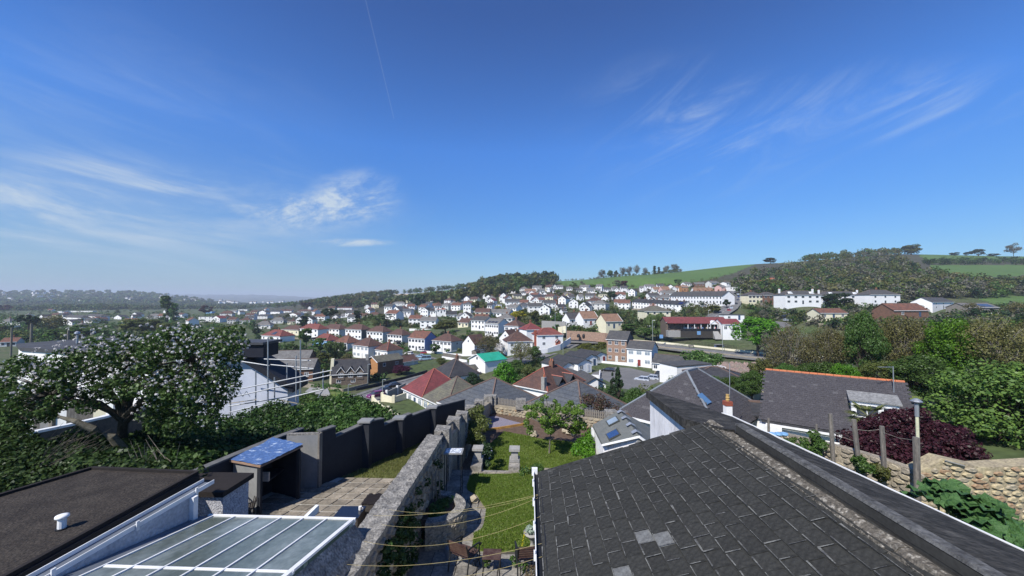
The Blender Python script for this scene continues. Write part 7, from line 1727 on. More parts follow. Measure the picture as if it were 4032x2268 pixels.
# ------------------------------------------------------------------ nearer hip roofs and right side houses
M_RSLATE = mat('purple grey slate',(.050,.047,.052),.8,(.070,.066,.070),3,bump=.3,fine=.25,fscale=12)
M_RSLATE2 = mat('worn pale slate',(.105,.10,.105),.85,(.07,.068,.07),4,fine=.3,fscale=12)
def slate_fill(parent,o,ex_,ey,width,length,w,ex,cap,mats,pts=None,seed=2):
 """separate slates over a roof plane in the parent's own frame; ex_ along the course, ey up the slope"""
 r = random.Random(seed); ex_ = Vector(ex_).normalized(); ey = Vector(ey).normalized(); nz = ex_.cross(ey).normalized(); protos = []
 for m in mats:
  for i in range(2):
   k = [r.uniform(-.008,.008) for _ in range(4)]; protos.append(MB().hexa([(-w * .485,k[0],-.012),(w * .485,k[1],-.012),(w * .485,ex * 1.3,-.012),(-w * .485,ex * 1.3,-.012),(-w * .485,k[0],0),(w * .485,k[1],0),(w * .485,ex * 1.3,0),(-w * .485,ex * 1.3,0)]).mesh('slate',[m]))
 it = []; nc = int(length / ex)
 for c in range(nc):
  x = (c % 2) * w / 2 + r.uniform(-.03,.03)
  while x < width:
   y = c * ex
   if pts is None or inpoly(np.array([x]),np.array([y + ex * .5]),pts)[0]: it.append((x,y))
   x += w
 r.shuffle(it); rest = MB()
 for i,(x,y) in enumerate(it):
  me = protos[r.randrange(2) if r.random() < .9 else r.randrange(len(protos))]
  up = (ey - nz * (.05 + r.uniform(-.012,.012))).normalized(); z = ex_.cross(up).normalized()
  M = Matrix((ex_,up,z)).transposed().to_4x4(); M.translation = Vector(o) + ex_ * x + ey * y + nz * (.03 + r.uniform(0,.006))
  if i < cap: q = link('slate',me,parent); q.matrix_basis = M
  else:
   n = len(rest.v); rest.v.extend([tuple(M @ v.co) for v in me.vertices]); rest.f.extend([tuple(n + j for j in p.vertices) for p in me.polygons]); rest.m.extend([0] * len(me.polygons))
 if rest.v: tag(rest.build('slates',mats[0],parent),kind='stuff')
def near_houses():
 V = lambda x,y,h: Vector((x,y,CAMZ - h))
 house(V(-21.3,83,22.6),R(-52),9.9,10.2,2.9,4.4,'hip','white','crim','white bungalow with faded crimson hip roof beside the street',1,0,wins=4,net=True,winw=1.5,ridge='red')
 house(V(-15.1,75.2,22.6),R(-52),9.9,10.2,2.9,4.2,'hip','cream','moss','cream bungalow with mottled grey hip roof joined to the crimson one',1,0,wins=4,net=True,winw=1.7,ridge='pink')
 house(V(-19,103,23),R(-52),10,9,3.4,3.4,'hip','white','dark','dark hip roof with a tall slim chimney behind the crimson roof',1,1,wins=2)
 house(V(-5.9,45.9,16.5),R(-50),10.2,9.8,3.5,3.0,'hip','white','blue','bungalow with blue grey slate hip roof beyond the left of the picket fence',1,0,wins=3)
 house(V(4.0,40.6,15.5),R(-50),8.8,8.6,3.5,2.9,'hip','white','blue','bungalow with dark slate hip roof beyond the right of the picket fence',1,0,wins=3)
 house(V(3.3,68.8,18.9),R(-42),7.4,11.6,3.4,2.9,'hip','white','brown','white bungalow with brown roof, salmon hip tiles and two dark gabled dormers',1,1,wins=2,ridge='red')
 t = house(V(11.2,28.6,11.6),R(-48),7.6,9.5,2.55,3.2,'hip','white','dark','house under a steep slate hip roof with pale lead hips, beyond the white gable',1,0,wins=0,ridge='lead')
 sl = math.hypot(3.8 + .3,3.2 * 4.1 / 3.8)
 slate_fill(t,(-4.1,-.3,2.55 - .25 + .17),(1,0,0),(0,4.1,3.45),8.2,sl,.36,.26,150,[M_RSLATE,M_RSLATE2],[(0,0),(8.2,0),(4.1,sl)],4)
 slate_fill(t,(4.1,-.3,2.55 - .25 + .17),(0,1,0),(-4.1,0,3.45),10.1,sl,.36,.26,150,[M_RSLATE,M_RSLATE2],[(0,0),(10.1,0),(6.0,sl),(4.1,sl)],5)
 rw = MB().hexa([(1.6,1.9,4.55),(2.3,1.9,4.0),(2.3,2.6,4.0),(1.6,2.6,4.55),(1.66,1.9,4.66),(2.36,1.9,4.11),(2.36,2.6,4.11),(1.66,2.6,4.66)]).build('roof_window',mat('blue roof glass',(.10,.20,.34),.1,spec=.8),t)
 # orange ridge house
 t = house(V(20.3,24.5,10.3),R(-37),7.1,8.6,2.15,2.6,'gable','white','dark','house with big dark slate roof, orange ridge tiles and a white dormer',1,0,wins=0,gut=False,ridge='x')
 for c in list(t.children):
  if c.name.startswith('ridge_tiles'): bpy.data.objects.remove(c)
 L_ = 7.7; sl = math.hypot(4.6,2.6 * 4.6 / 4.3)
 slate_fill(t,(-3.85,-.3,2.15 - .18 + .17),(1,0,0),(0,4.3,2.6),L_,sl,.30,.20,300,[M_RSLATE,M_RSLATE2],None,6)
 mo = mat('orange ridge tile',(.52,.17,.07),.85,(.40,.14,.07),3,fine=.2)
 for i in range(17): MB().tube([(-3.85 + i * .453,4.3,4.86),(-3.85 + (i + 1) * .453 - .02,4.3,4.86)],.13,7).build('ridge_tile',mo,t)
 dm = MB(); x0,x1 = .9,3.1; zf = 3.95
 dm.box(x0,x1,1.05,3.6,2.6,zf).build('dormer',M_WHITE,t)
 dr = MB().slab([(x0 - .12,.9,zf + .06),(x1 + .12,.9,zf + .06),(x1 + .12,2.5,4.28),(x0 - .12,2.5,4.28)],.09).build('dormer_roof',mat('pale lichened felt',(.15,.15,.145),.9,(.28,.28,.27),6,fine=.4),t)
 window_obj(t,(x0 + x1) / 2 - .35,1.04,3.35,1.15,.85,0,False); window_obj(t,x1 - .45,1.04,3.4,.65,.7,0,False)
 MB().box(-3.6,3.3,-.44,-.32,1.86,1.98).build('gutter',M_WHITE,t); MB().box(-4.0,-2.7,-.62,.3,.6,1.85).build('bay',M_WHITE,t)
 ae = thing('tv_aerial','television aerial at the right end of the orange ridge','aerial',P(3522,1620,25.2)); MB().tube([(0,0,-1),(0,0,2.9)],.03,6).build('mast',M_METAL,ae)
 MB().tube([(-.95,0,2.86),(.03,0,2.86)],.018,4).build('boom',M_METAL,ae)
 for i in range(9): MB().tube([(-.92 + i * .1,-.12,2.86),(-.92 + i * .1,.12,2.86)],.008,4).build('element',M_METAL,ae)
 # pale bungalows right
 house(P(2872,1640,47),R(10),3.6,8,2.4,1.0,'gablef','white','dark','small white gabled bungalow behind the clay chimney pot',1,0,wins=1,barge=False)
 house(P(2975,1612,54),R(18),6.4,10,2.6,1.3,'gablef','cream','dark','cream gabled bungalow with patio doors left of the orange ridge',1,0,wins=2,winw=1.5,net=True)
 house(P(2830,1565,62),R(-20),9,8,2.6,1.5,'hip','white','dark','dark hipped bungalow roof with two small white vents',1,0,wins=0)
 house(P(3010,1700,30),R(-20),5,3.6,1.2,.5,'gable','white','dark','black felted garage roof between the white fascia and the orange ridge house',1,0,wins=0,name='garage',cat='garage',gut=False)
 c = thing('chimney_stack','white chimney stack with banded yellow clay pot beside the big slate hip','chimney',P(2866,1640,26)); c.scale = (.64,.64,.64); MB().box(-.32,.32,-.3,.3,-3,1.15).build('stack',WALL['white'],c); MB().box(-.36,.36,-.34,.34,1.15,1.6).build('brick_top',WALL['brick'],c)
 MB().tube([(0,0,1.6),(0,0,1.75),(0,0,1.85),(0,0,1.95),(0,0,2.1),(0,0,2.3)],[.16,.2,.15,.2,.15,.17],10).build('pot',mat('yellow clay',(.5,.33,.12),.8),c)
 tag(MB().tube([P(2873,1600,26),P(2873,1430,26)],.025,5).build('aerial_pole',M_METAL),'thin grey aerial pole above the clay chimney pot','pole')
def right_side():
 # long garden wall, posts, lamp post, sandy wall
 w = thing('stone_wall','rubble boundary wall running along the right garden behind the posts','wall',(0,0,0))
 pts = [P(3060,1700,19.5),P(3215,1735,17),P(3287,1753,15.9),P(3450,1800,14.7),P(3622,1858,13.5)]
 for a,e in zip(pts,pts[1:]):
  n = (e - a).cross(Vector((0,0,1))).normalized() * -.3; D = Vector((0,0,-2.6))
  MB().hexa([a + D,e + D,e + D + n,a + D + n,a,e,e + n,a + n]).build('wall_section',M_STONE,w)
  stone_face(w,a + Vector((-.02,-.02,0)),e + Vector((-.02,-.02,0)),lambda k,a=a,e=e: a.z + (e.z - a.z) * k,lambda k,a=a,e=e: a.z + (e.z - a.z) * k - 1.5,.26,[M_STONE,M_STONE2,M_STONE],60,.05,int(a.x * 3))
 s = thing('stone_wall','tall sandy rubble wall facing the sun at the right edge','wall',(0,0,0))
 A,B,C,D = P(3622,1858,13.5),P(3720,1808,13.3),P(3868,1842,13.1),P(4250,1822,12.9)
 m = MB(); q = [A,B,C,D]; back = Vector((.05,.55,0)); n = 4
 m.v = [(p.x,p.y,CAMZ - 9.2) for p in q] + [tuple(p) for p in q] + [(p.x + back.x,p.y + back.y,CAMZ - 9.2) for p in q] + [tuple(p + back) for p in q]
 for i in range(3): m.f += [(i,i + 1,5 + i,4 + i),(4 + i,5 + i,13 + i,12 + i),(9 + i,8 + i,12 + i,13 + i)]
 m.m = [0] * len(m.f); m.build('core',mat('old lime render',(.40,.34,.21),.95,(.24,.20,.14),2.5,bump=.6,fine=.3,fscale=14),s)
 def top(k):
  x = k * (D.x - A.x) + A.x
  for a,e in zip(q,q[1:]):
   if a.x <= x <= e.x: return a.z + (e.z - a.z) * (x - a.x) / (e.x - a.x)
  return D.z
 for j_,(a,e) in enumerate(zip(q,q[1:])): stone_face(s,a + Vector((0,-.01,0)),e + Vector((0,-.01,0)),lambda k,a=a,e=e: a.z + (e.z - a.z) * k - .03,lambda k: CAMZ - 8.0,.25,[M_SAND,M_SAND,M_STONE2,M_STONE3],95,.07,9 + j_)
 tag(MB().slab([P(3720,1810,13.2),P(3800,1832,13.1),P(3800,1840,13.7),P(3722,1815,13.8)],.04).build('slate_coping',M_CONC),'loose pale slab lying on top of the sandy wall','coping slab')
 mw = mat('grey post timber',(.20,.18,.155),.9,(.11,.10,.088),2,fine=.3,stretch=(4,4,.5))
 for i,(u0,v0,u1,v1,y,r_) in enumerate(((3269,1628,3281,1790,15.6,.075),(3362,1652,3383,1815,14.9,.08),(3472,1678,3484,1850,14.3,.075),(3607,1722,3613,1935,13.0,.09),(3026,1646,3027,1705,19.5,.06),(3215,1670,3215,1722,16.8,.05))):
  tag(MB().tube([P(u1,v1,y) + Vector((0,0,-.3)),P(u0,v0,y)],r_,7).build('wooden_post',mw),['leaning grey wooden post left of the dark red tree, farthest of four tall ones','tall wooden post at the left edge of the dark red tree','wooden post standing before the middle of the dark red tree','thickest wooden post, beside the street lamp','short pale post beside the white bay','short post below the slate eaves'][i],'post','wooden posts along the boundary wall')
 for (a,e) in (((3366,1690,14.9),(3472,1690,14.3)),((3472,1700,14.3),(3607,1735,13.0)),((3270,1690,15.6),(3370,1740,14.9))): tag(MB().tube([P(*a),P(*a).lerp(P(*e),.5) + Vector((0,0,-.06)),P(*e)],.008,3).build('fence_wire',M_WOOD),'thin wire strung between the wooden posts','wire','wires between the wooden posts')
 l = thing('street_lamp','slim lamp post with a disc shaped head above the dark red tree','lamp',P(3618,1860,15.6)); H = (P(3610,1585,15.6).z - P(3618,1860,15.6).z)
 MB().tube([(0,0,-.5),(0,0,H * .80)],.055,8).build('pole',mat('cream post',(.62,.62,.42),.6),l); MB().tube([(0,0,H * .80),(0,0,H)],.07,8).build('upper_pole',M_METAL,l)
 MB().tube([(0,0,H - .02),(0,0,H + .05),(0,0,H + .09),(0,0,H + .16)],[.13,.19,.15,.06],14).build('lamp_head',M_METAL,l)
 # blue moulded sandpit
 b = thing('sandpit_shell','pale blue moulded plastic tub hung on the boundary wall','tub',P(3065,1712,17.5)); m = mat('pale blue plastic',(.22,.42,.66),.4)
 for i in range(3): MB().tube([(-.26 + i * .26,0,-.05),(-.26 + i * .26,0,0.02),(-.26 + i * .26,0,.08)],[.10,.17,.15],12).build('lobe',m,b)
 # rhubarb: big crinkled leaves
 g = thing('gunnera_plant','mass of huge crinkled green leaves below the sandy wall','plant',(0,0,0)); r = random.Random(6); protos = []
 lm = mat('crinkled leaf',(.032,.085,.020),.55,(.060,.13,.035),8,bump=1,bscale=22,fine=.3,fscale=24,spec=.3)
 for j in range(5):
  m = MB(); n = 16; m.v.append((0,0,-.05))
  for ring in (1,2):
   for i in range(n):
    a = 2 * math.pi * i / n; rad = (.24 if ring == 1 else .46) * (1 + (.13 * math.sin(5 * a + j) if ring == 2 else 0)) * r.uniform(.93,1.07); m.v.append((math.cos(a) * rad,math.sin(a) * rad,(.02 if ring == 1 else -.06) + (.045 if i % 2 else -.035) * ring * .8))
  for i in range(n): k = (i + 1) % n; m.f.append((0,1 + i,1 + k)); m.f.append((1 + i,1 + n + i,1 + n + k,1 + k)); m.m += [0,0]
  protos.append(m.mesh('leaf',[lm]))
 poly = [(3590,1945),(3650,1915),(3740,1900),(3800,1925),(3850,1975),(3930,1975),(3965,2040),(4020,2080),(4060,2150),(3990,2140),(3880,2080),(3740,2000),(3650,1950)]
 rs = np.random.RandomState(9)
 for p in cloud_poly(poly,lambda u,v: 11.6 - (v - 1900) / 250 * 1.8 + rs.uniform(-.5,.3),100,rs):
  o = link('leaf',r.choice(protos),g,p); o.rotation_euler = (r.uniform(.0,.95),r.uniform(-.6,.6),r.uniform(-3,3)); k = r.uniform(.4,.85); o.scale = (k,k,k)
 st = MB()
 for i in range(26): p = cloud_poly(poly,lambda u,v: 11.2,1,rs)[0]; st.tube([p + Vector((0,.1,-1.6)),p],.025,5)
 st.build('stalks',mat('stalk',(.14,.2,.06),.7),g)
 # palm
 pb = P(3415,1730,20.5); pt = P(3420,1638,20.5); t = thing('palm_tree','spiky fan palm in front of the white dormer','palm',pb); MB().tube([(0,0,-.8),pt - pb],.11,8).build('trunk',M_BARK,t); fr_ = leafmat('palm leaf',[(.09,.13,.035),(.14,.18,.06),(.20,.20,.08),(.06,.10,.03)],.3)
 for i in range(24):
  a = r.uniform(0,6.28); el = r.uniform(-.5,.9); d = Vector((math.cos(a) * math.cos(el),math.sin(a) * math.cos(el),math.sin(el))); o = (pt - pb) + d * .45; m = MB(); side = d.cross(Vector((0,0,1))).normalized()
  m.tube([pt - pb,o],.012,3)
  for j in range(-6,7): q = (d * math.cos(j * .17) + side * math.sin(j * .17)).normalized(); e = o + q * r.uniform(.5,.68) + Vector((0,0,-.08)); pr = q.cross(Vector((0,0,1))).normalized() * .03; m.poly([o - pr * .3,o + q * .3 + pr,e,o + q * .3 - pr])
  m.build('frond',fr_,t)
 # dark red acer, footpath grass, wall shrubs
 def blob(poly,yf,n,rad,seed): rs = np.random.RandomState(seed); C = cloud_poly(poly,lambda u,v: yf(u,v) + rs.uniform(-.9,.9),n,rs); return C,[rad * rs.uniform(.6,1.3) for _ in C]
 pol = [(3300,1740),(3370,1690),(3440,1640),(3500,1630),(3590,1620),(3680,1640),(3760,1680),(3820,1740),(3860,1820),(3800,1850),(3720,1800),(3620,1850),(3500,1800),(3380,1770)]
 C,Rr = blob(pol,lambda u,v: 19.0 - (v - 1620) / 230 * 3.4,170,.34,3)
 small_leafy('acer_tree','spreading dark red leaved tree behind the wooden posts','tree',C,Rr,21000,.12,leafmat('acer leaf',[(.022,.008,.012),(.045,.014,.020),(.075,.022,.030),(.035,.012,.016)],.2),[[P(3560,1860,17.5) + Vector((0,0,-.6)),P(3560,1790,17.5),c] for c in C[:30]],.07)
 C,Rr = blob([(3160,1720),(3200,1700),(3235,1722),(3240,1790),(3180,1800),(3150,1760)],lambda u,v: 16.4,20,.2,4); small_leafy('wall_shrub','green shrub on the boundary wall left of the leaning post','shrub',C,Rr,2200,.10,LM['green'])
 C,Rr = blob([(3340,1795),(3400,1800),(3440,1850),(3380,1850)],lambda u,v: 14.4,12,.16,5); small_leafy('wall_shrub','low green shrub at the foot of the tall left post','shrub',C,Rr,1200,.09,LM['green'])
 C,Rr = blob([(3450,1840),(3490,1835),(3495,1880),(3450,1885)],lambda u,v: 13.6,8,.15,6); small_leafy('wall_shrub','small green shrub on the wall by the middle post','shrub',C,Rr,800,.09,LM['olive'])
 C,Rr = blob([(3085,1722),(3130,1725),(3130,1752),(3090,1748)],lambda u,v: 15.4,6,.1,7); small_leafy('wall_shrub','little green sprigs over the felt roof edge','shrub',C,Rr,300,.08,LM['green'])
 tag(MB().slab([P(3540,1660,32),P(3850,1760,27),P(4100,1800,26),P(4100,1560,38),P(3560,1560,40)],.3).build('grass_bank',M_TURF),'grass bank behind the dark red tree',kind='structure')
# ------------------------------------------------------------------ cars
PAINT = dict(purple=(.16,.015,.10),black=(.012,.012,.014),silver=(.48,.52,.58),white=(.78,.78,.78),red=(.35,.015,.03),lblue=(.30,.45,.58),blue=(.03,.06,.18),green=(.02,.05,.04),grey=(.12,.13,.14))
CARM = {}
def car(pos,rz,c,label,kind='hatch',group=None):
 key = kind
 if key not in CARM:
  L_ = dict(hatch=3.9,saloon=4.4,van=4.8)[kind]; W_ = .86; hb,ht = .92,dict(hatch=1.48,saloon=1.42,van=1.95)[kind]
  prof = [(-L_ / 2,.30),(-L_ / 2 + .04,.72),(-L_ / 2 + .18,hb - .04),(L_ / 2 - .9,hb),(L_ / 2 - .12,.78),(L_ / 2,.55),(L_ / 2 - .02,.30)]
  b = MB(); n = len(prof)
  for sx,k in ((-1,1.0),(-1,.0),(1,.0),(1,1.0)):
   pass
  rows = [(-W_,.06),(-W_ + .05,0),(W_ - .05,0),(W_,.06)]
  for yy,ins in rows: b.v += [(x * (1 - ins * .25),yy,z - (ins * .3 if z > .5 else -ins * .3)) for x,z in prof]
  for j in range(3):
   for i in range(n): k = (i + 1) % n; b.f.append((j * n + i,j * n + k,(j + 1) * n + k,(j + 1) * n + i)); b.m.append(0)
  b.f += [tuple(range(n))[::-1],tuple(3 * n + i for i in range(n))]; b.m += [0,0]
  body = b
  x0,x1,x2,x3 = dict(hatch=(-1.85,-1.5,.35,1.1),saloon=(-1.7,-1.0,.45,1.25),van=(-2.3,-2.25,1.1,1.75))[kind]; g = MB()
  g.hexa([(x0,-.78,hb - .03),(x3,-.78,hb - .03),(x3,.78,hb - .03),(x0,.78,hb - .03),(x1,-.62,ht - .05),(x2,-.62,ht - .05),(x2,.62,ht - .05),(x1,.62,ht - .05)])
  r_ = MB().hexa([(x1 - .05,-.64,ht - .052),(x2 + .05,-.64,ht - .052),(x2 + .05,.64,ht - .052),(x1 - .05,.64,ht - .052),(x1 + .05,-.56,ht + .01),(x2 - .08,-.56,ht + .01),(x2 - .08,.56,ht + .01),(x1 + .05,.56,ht + .01)])
  for s in (-1,1):
   for xa,xb in ((x0,x1),((x0 + x3) / 2 - .1,(x1 + x2) / 2 - .1),(x3,x2)): r_.tube([(xa,s * .785,hb - .02),(xb,s * .635,ht - .03)],.035,4)
  CARM[key] = (body,g.mesh('window',[M_PANE]),r_,MB().tube([(0,-.11,0),(0,.11,0)],.31,12).mesh('wheel',[mat('tyre',(.015,.015,.016),.8)]),MB().tube([(0,-.115,0),(0,.115,0)],.17,8).mesh('rim',[M_METAL]),L_,MB().box(-.03,.03,-.16,.16,-.06,.06).mesh('headlight',[mat('lamp glass',(.7,.72,.74),.15,spec=.8)]))
 body,gl,rf,wh,rim,L_,hl = CARM[key]; pm = mat('car paint ' + c,PAINT[c],.25,spec=.6,fine=.02)
 t = thing('parked_car',label,'car' if kind != 'van' else 'van',pos,rz,group)
 k2 = (key,c)
 if k2 not in CARM: CARM[k2] = (body.mesh('body',[pm]),rf.mesh('car_roof',[pm]))
 link('body',CARM[k2][0],t); link('window',gl,t); link('car_roof',CARM[k2][1],t)
 for x in (-L_ * .31,L_ * .32):
  for s in (-1,1): w = link('wheel',wh,t,(x,s * .78,.31)); link('rim',rim,w)
 for s in (-1,1): link('headlight',hl,t,(L_ / 2 - .06,s * .6,.66))
def CAR(u,v,rz,c,label,kind='hatch',Y=None,group=None,dz=.02):
 y = Y or march(u,v,40,900,ground_z); p = P(u,v,y)
 if not Y: p.z = float(ground_z(p.x,p.y))
 p.z += dz; car(p,R(rz),c,label,kind,group)
def cars():
 CAR(1480,1566,228,'purple','plum coloured hatchback parked at the head of the row of cars',Y=86.5); CAR(1512,1549,228,'black','black car parked right behind the plum hatchback','saloon',Y=92); CAR(1548,1528,226,'black','black car parked at the far end of the street row','saloon',Y=98.5)
 CAR(2528,1503,150,'silver','silver hatchback in the car park, left of two silver cars',Y=103); CAR(2566,1497,150,'silver','silver hatchback in the car park, right of two silver cars',Y=104.5); CAR(2603,1490,150,'black','boxy black car behind the silver hatchbacks','van',Y=107); CAR(2396,1466,150,'black','black hatchback on the drive left of the dark conifer',Y=115)
 CAR(1658,1385,170,'white','white car parked beside the dark red one',Y=186); CAR(1672,1394,185,'red','dark red car on the forecourt of the blue gabled pair',Y=180); CAR(1656,1408,160,'lblue','pale blue car in front of the dark red one',Y=167); CAR(1674,1418,200,'lblue','pale blue van with its bonnet toward the street corner','van',Y=160); CAR(1768,1447,30,'blue','dark blue car behind the dark hip roof',Y=142); CAR(1795,1449,30,'grey','grey car right of the dark blue one behind the hip roof',Y=141)
 for u,v,y,c,lab in ((1610,1397,175,'white','white car parked on the narrow street between the semis, nearest'),(1530,1384,186,'black','black car parked in the middle of the narrow street between the semis'),(1420,1369,198,'silver','silver car parked at the far end of the narrow street between the semis')): CAR(u,v,155,c,lab,Y=y)
 for i,(x,y,c,lab) in enumerate(((1570,575,'silver','topmost car parked on the hill road'),(1580,625,'blue','second car from the top of the hill road'),(1582,665,'white','white car, third from the top of the hill road'),(1572,705,'blue','fourth car from the top of the hill road'),(1530,775,'black','black car at the bend of the hill road'),(1430,855,'silver','silver car low on the hill road'),(1385,905,'red','maroon car at the foot of the hill road'),(1345,722,'black','black car facing the terrace end across the hill road'),(1195,745,'white','white car in front of the terrace end wall'))):
  u,v = fr('K',x,y); CAR(u,v,70,c,lab,group='cars parked along the hill road')
 for i,(x,y,c,lab) in enumerate(((885,840,'white','white car left in the small yard below the terrace'),(975,835,'white','white car right in the small yard below the terrace'),(850,905,'blue','dark blue car in the small yard below the terrace'))):
  u,v = fr('K',x,y); CAR(u,v,20,c,lab)
 for x,y,c,lab in ((235,850,'white','white car at the back of the pub car park'),(218,876,'black','black car in the middle of the pub car park group'),(250,908,'silver','silver car at the front of the pub car park group')):
  u,v = fr('R',x,y); CAR(u,v,0,c,lab)
# ------------------------------------------------------------------ fittings in the town
def lamp(u,v0,v1,y,label,arm=0):
 p = P(u,v1,y); H = P(u,v0,y).z - p.z; t = thing('street_lamp',label,'lamp',p); MB().tube([(0,0,-1),(0,0,H)],.09,6).build('pole',mat('grey green post',(.30,.34,.32),.6),t); MB().tube([(0,0,H),(.5,-.3,H + .12),(.9,-.5,H + .1)],.07,5).build('lamp_head',M_METAL,t)
def fittings():
 for q in ((2217,1301,1380,136,'street lamp at the near kerb of the junction'),(2231,1286,1328,168,'street lamp across the junction by the white wall'),(2570,1262,1338,152,'tall street lamp in front of the willow'),(2846,1282,1406,134,'tall street lamp beside the bus shelter'),(1448,1435,1532,106,'street lamp right of the dormer cottage'),(1371,1514,1562,94,'pale lamp column at the street corner with green verge'),(1506,1496,1580,84,'dark pole beside the plum hatchback'),(2186,1232,1294,175,'street lamp above the crimson roofed houses'),(1741,1350,1408,165,'wooden pole before the right hand semi'),(1978,1212,1250,250,'pylon like pole by the vivid yellow tree'),(2790,1222,1256,190,'street lamp near the foot of the hill road'),(2917,1140,1212,230,'pole beside the yellow gable')): lamp(*q)
 # walls: white road wall, street walls, junction wall, stone bank
 def wall(name,label,pts,h,th,m,cat='wall',caps=False,mc=None):
  t = thing(name,label,cat,(0,0,0))
  for a,e in zip(pts,pts[1:]):
   n = (e - a).cross(Vector((0,0,1))).normalized() * th; D = Vector((0,0,-1.2)); U = Vector((0,0,h)); MB().hexa([a + D,e + D,e + D + n,a + D + n,a + U,e + U,e + U + n,a + U + n]).build('wall_section',m,t)
   if caps: p = a + n * .5; w = th * .9; MB().box(p.x - w,p.x + w,p.y - w,p.y + w,p.z - 1,p.z + h + .35).build('pier',mc or m,t)
  return t
 off = [];
 for i,p in enumerate(R4[1:],1):
  d = (R4[min(i + 1,len(R4) - 1)] - R4[i - 1]); d.z = 0; d.normalize(); off.append(p + Vector((-d.y,d.x,0)) * 7.3)
 wall('road_wall','low cream white wall along the far side of the main road',off,.75,.35,WALL['cream'])
 off2 = [p + Vector((0,-6.6,0)) for p in R4[2:]]; wall('road_wall','low stone parapet on the near side of the main road',off2,.4,.4,M_STONE)
 wall('garden_wall','zigzag cream garden wall with rounded piers before the cream bungalow',[P(1472,1580,80),P(1492,1603,77),P(1530,1625,74),P(1572,1652,70)],.9,.3,WALL['cream'],caps=True)
 wall('garden_wall','white garden wall with piers before the crimson roofed bungalow',[P(1508,1566,84),P(1548,1578,81),P(1596,1560,84)],.8,.3,WALL['cream'],caps=True)
 wall('garden_wall','grey garden wall with white caps beside the parked cars',[P(1520,1556,88),P(1562,1537,93),P(1594,1520,98)],.8,.25,M_CONC,caps=True,mc=M_WHITE)
 wall('garden_wall','dark boarded wall along the far side of the street',[P(1400,1545,101),P(1500,1520,108),P(1600,1495,116),P(1680,1470,124)],1.1,.3,M_CHAR)
 wall('garden_wall','bright white wall in front of the brown hip roofed house by the junction',[P(2090,1392,140),P(2155,1382,142),P(2205,1365,146),P(2245,1338,160)],1.0,.3,WALL['white'])
 wall('garden_wall','white wall at the street corner with a grey fence on it',[P(1742,1412,160),P(1840,1428,148)],1.0,.3,WALL['white'])
 pf = thing('board_fence','weathered grey board fence standing on the white corner wall','fence',(0,0,0)); A,B = P(1745,1404,160),P(1815,1416,151)
 for i in range(30): p = A.lerp(B,i / 29); MB().box(p.x - .14,p.x + .14,p.y + .3,p.y + .36,p.z - .2,p.z + 1.5).build('board',M_WOOD,pf)
 jw = wall('retaining_wall','old stone retaining wall with two dark arches at the junction',[P(2232,1325,172),P(2290,1328,168),P(2385,1336,160),P(2400,1340,156)],2.6,.5,WALL['stone'])
 for u in (2277,2298): p = P(u,1328,167.3); MB().tube([p + Vector((0,-.55,0)),p + Vector((0,-.55,.9)),p + Vector((0,-.55,1.5))],[.7,.7,.35],8).build('arch_opening',M_BLACK,jw)
 wall('retaining_wall','long grey stone retaining wall behind the junction',[P(2135,1290,200),P(2230,1296,190)],3.6,.5,M_CONC)
 wall('garden_wall','cream wall end beside the long grey retaining wall',[P(2200,1304,182),P(2230,1300,178)],2.0,.4,WALL['cream'])
 b = thing('stone_bank','steep pinkish stone bank below the main road at right','bank',(0,0,0)); o = rough_grid('stone_face',[P(2790,1505,86),P(3010,1510,82),P(3060,1432,100),P(2830,1425,104)],40,24,.35,mat('pink rubble',(.30,.20,.17),.95,(.20,.175,.14),.5,bump=.8,bscale=4,fine=.4,fscale=2.5),b)
 C = []; rs = np.random.RandomState(5)
 pol = [(2695,1395),(2760,1392),(2850,1405),(2840,1430),(2800,1448),(2770,1446),(2740,1425)]; C = cloud_poly(pol,lambda u,v: 110 - (v - 1395) / 50 * 9,60,rs); tag(link('ivy_bank',np_mesh('ivy_bank',leaf_cloud([tuple(c) for c in C],np.full(60,1.5),3600,.6,rs=rs),4,LM['green'])),'ivy covered bank above the long low white building',kind='stuff')
 pol = [(2740,1500),(3000,1500),(3030,1530),(2990,1545),(2760,1540)]; C = cloud_poly(pol,lambda u,v: 76,60,rs); tag(link('hedge',np_mesh('hedge',leaf_cloud([tuple(c) for c in C],np.full(60,1.2),5200,.42,rs=rs),4,LM['green'])),'tall green hedge below the pinkish stone bank',kind='stuff')
 pol = [(2275,1368),(2300,1354),(2340,1350),(2386,1350),(2388,1374),(2350,1378),(2290,1380)]; C = cloud_poly(pol,lambda u,v: 140,60,rs); tag(link('hedge',np_mesh('hedge',leaf_cloud([tuple(c) for c in C],np.full(60,.8),4600,.32,rs=rs,squash=.6),4,leafmat('privet',[(.12,.14,.02),(.17,.19,.03),(.09,.11,.02)]))),'clipped yellow green hedge left of the tall stone house',kind='stuff')
 for (pol,yy,lab) in (([(1230,1520),(1330,1515),(1350,1560),(1240,1575)],96,'dark shrubs beside the brown brick house'),([(1150,1560),(1260,1560),(1360,1590),(1300,1615),(1150,1600)],60,'scrubby gardens beyond the overgrown hedge'),([(2480,1432),(2620,1462),(2640,1480),(2560,1475),(2470,1445)],112,'low shrubs along the front of the white houses')):
  C = cloud_poly(pol,lambda u,v: yy + (1560 - v) * .15,50,rs); tag(link('shrubs',np_mesh('shrubs',leaf_cloud([tuple(c) for c in C],np.full(50,.8 if yy < 100 else .45),3800,.35,rs=rs),4,LM['green'])),lab,kind='stuff')
 gw = {}
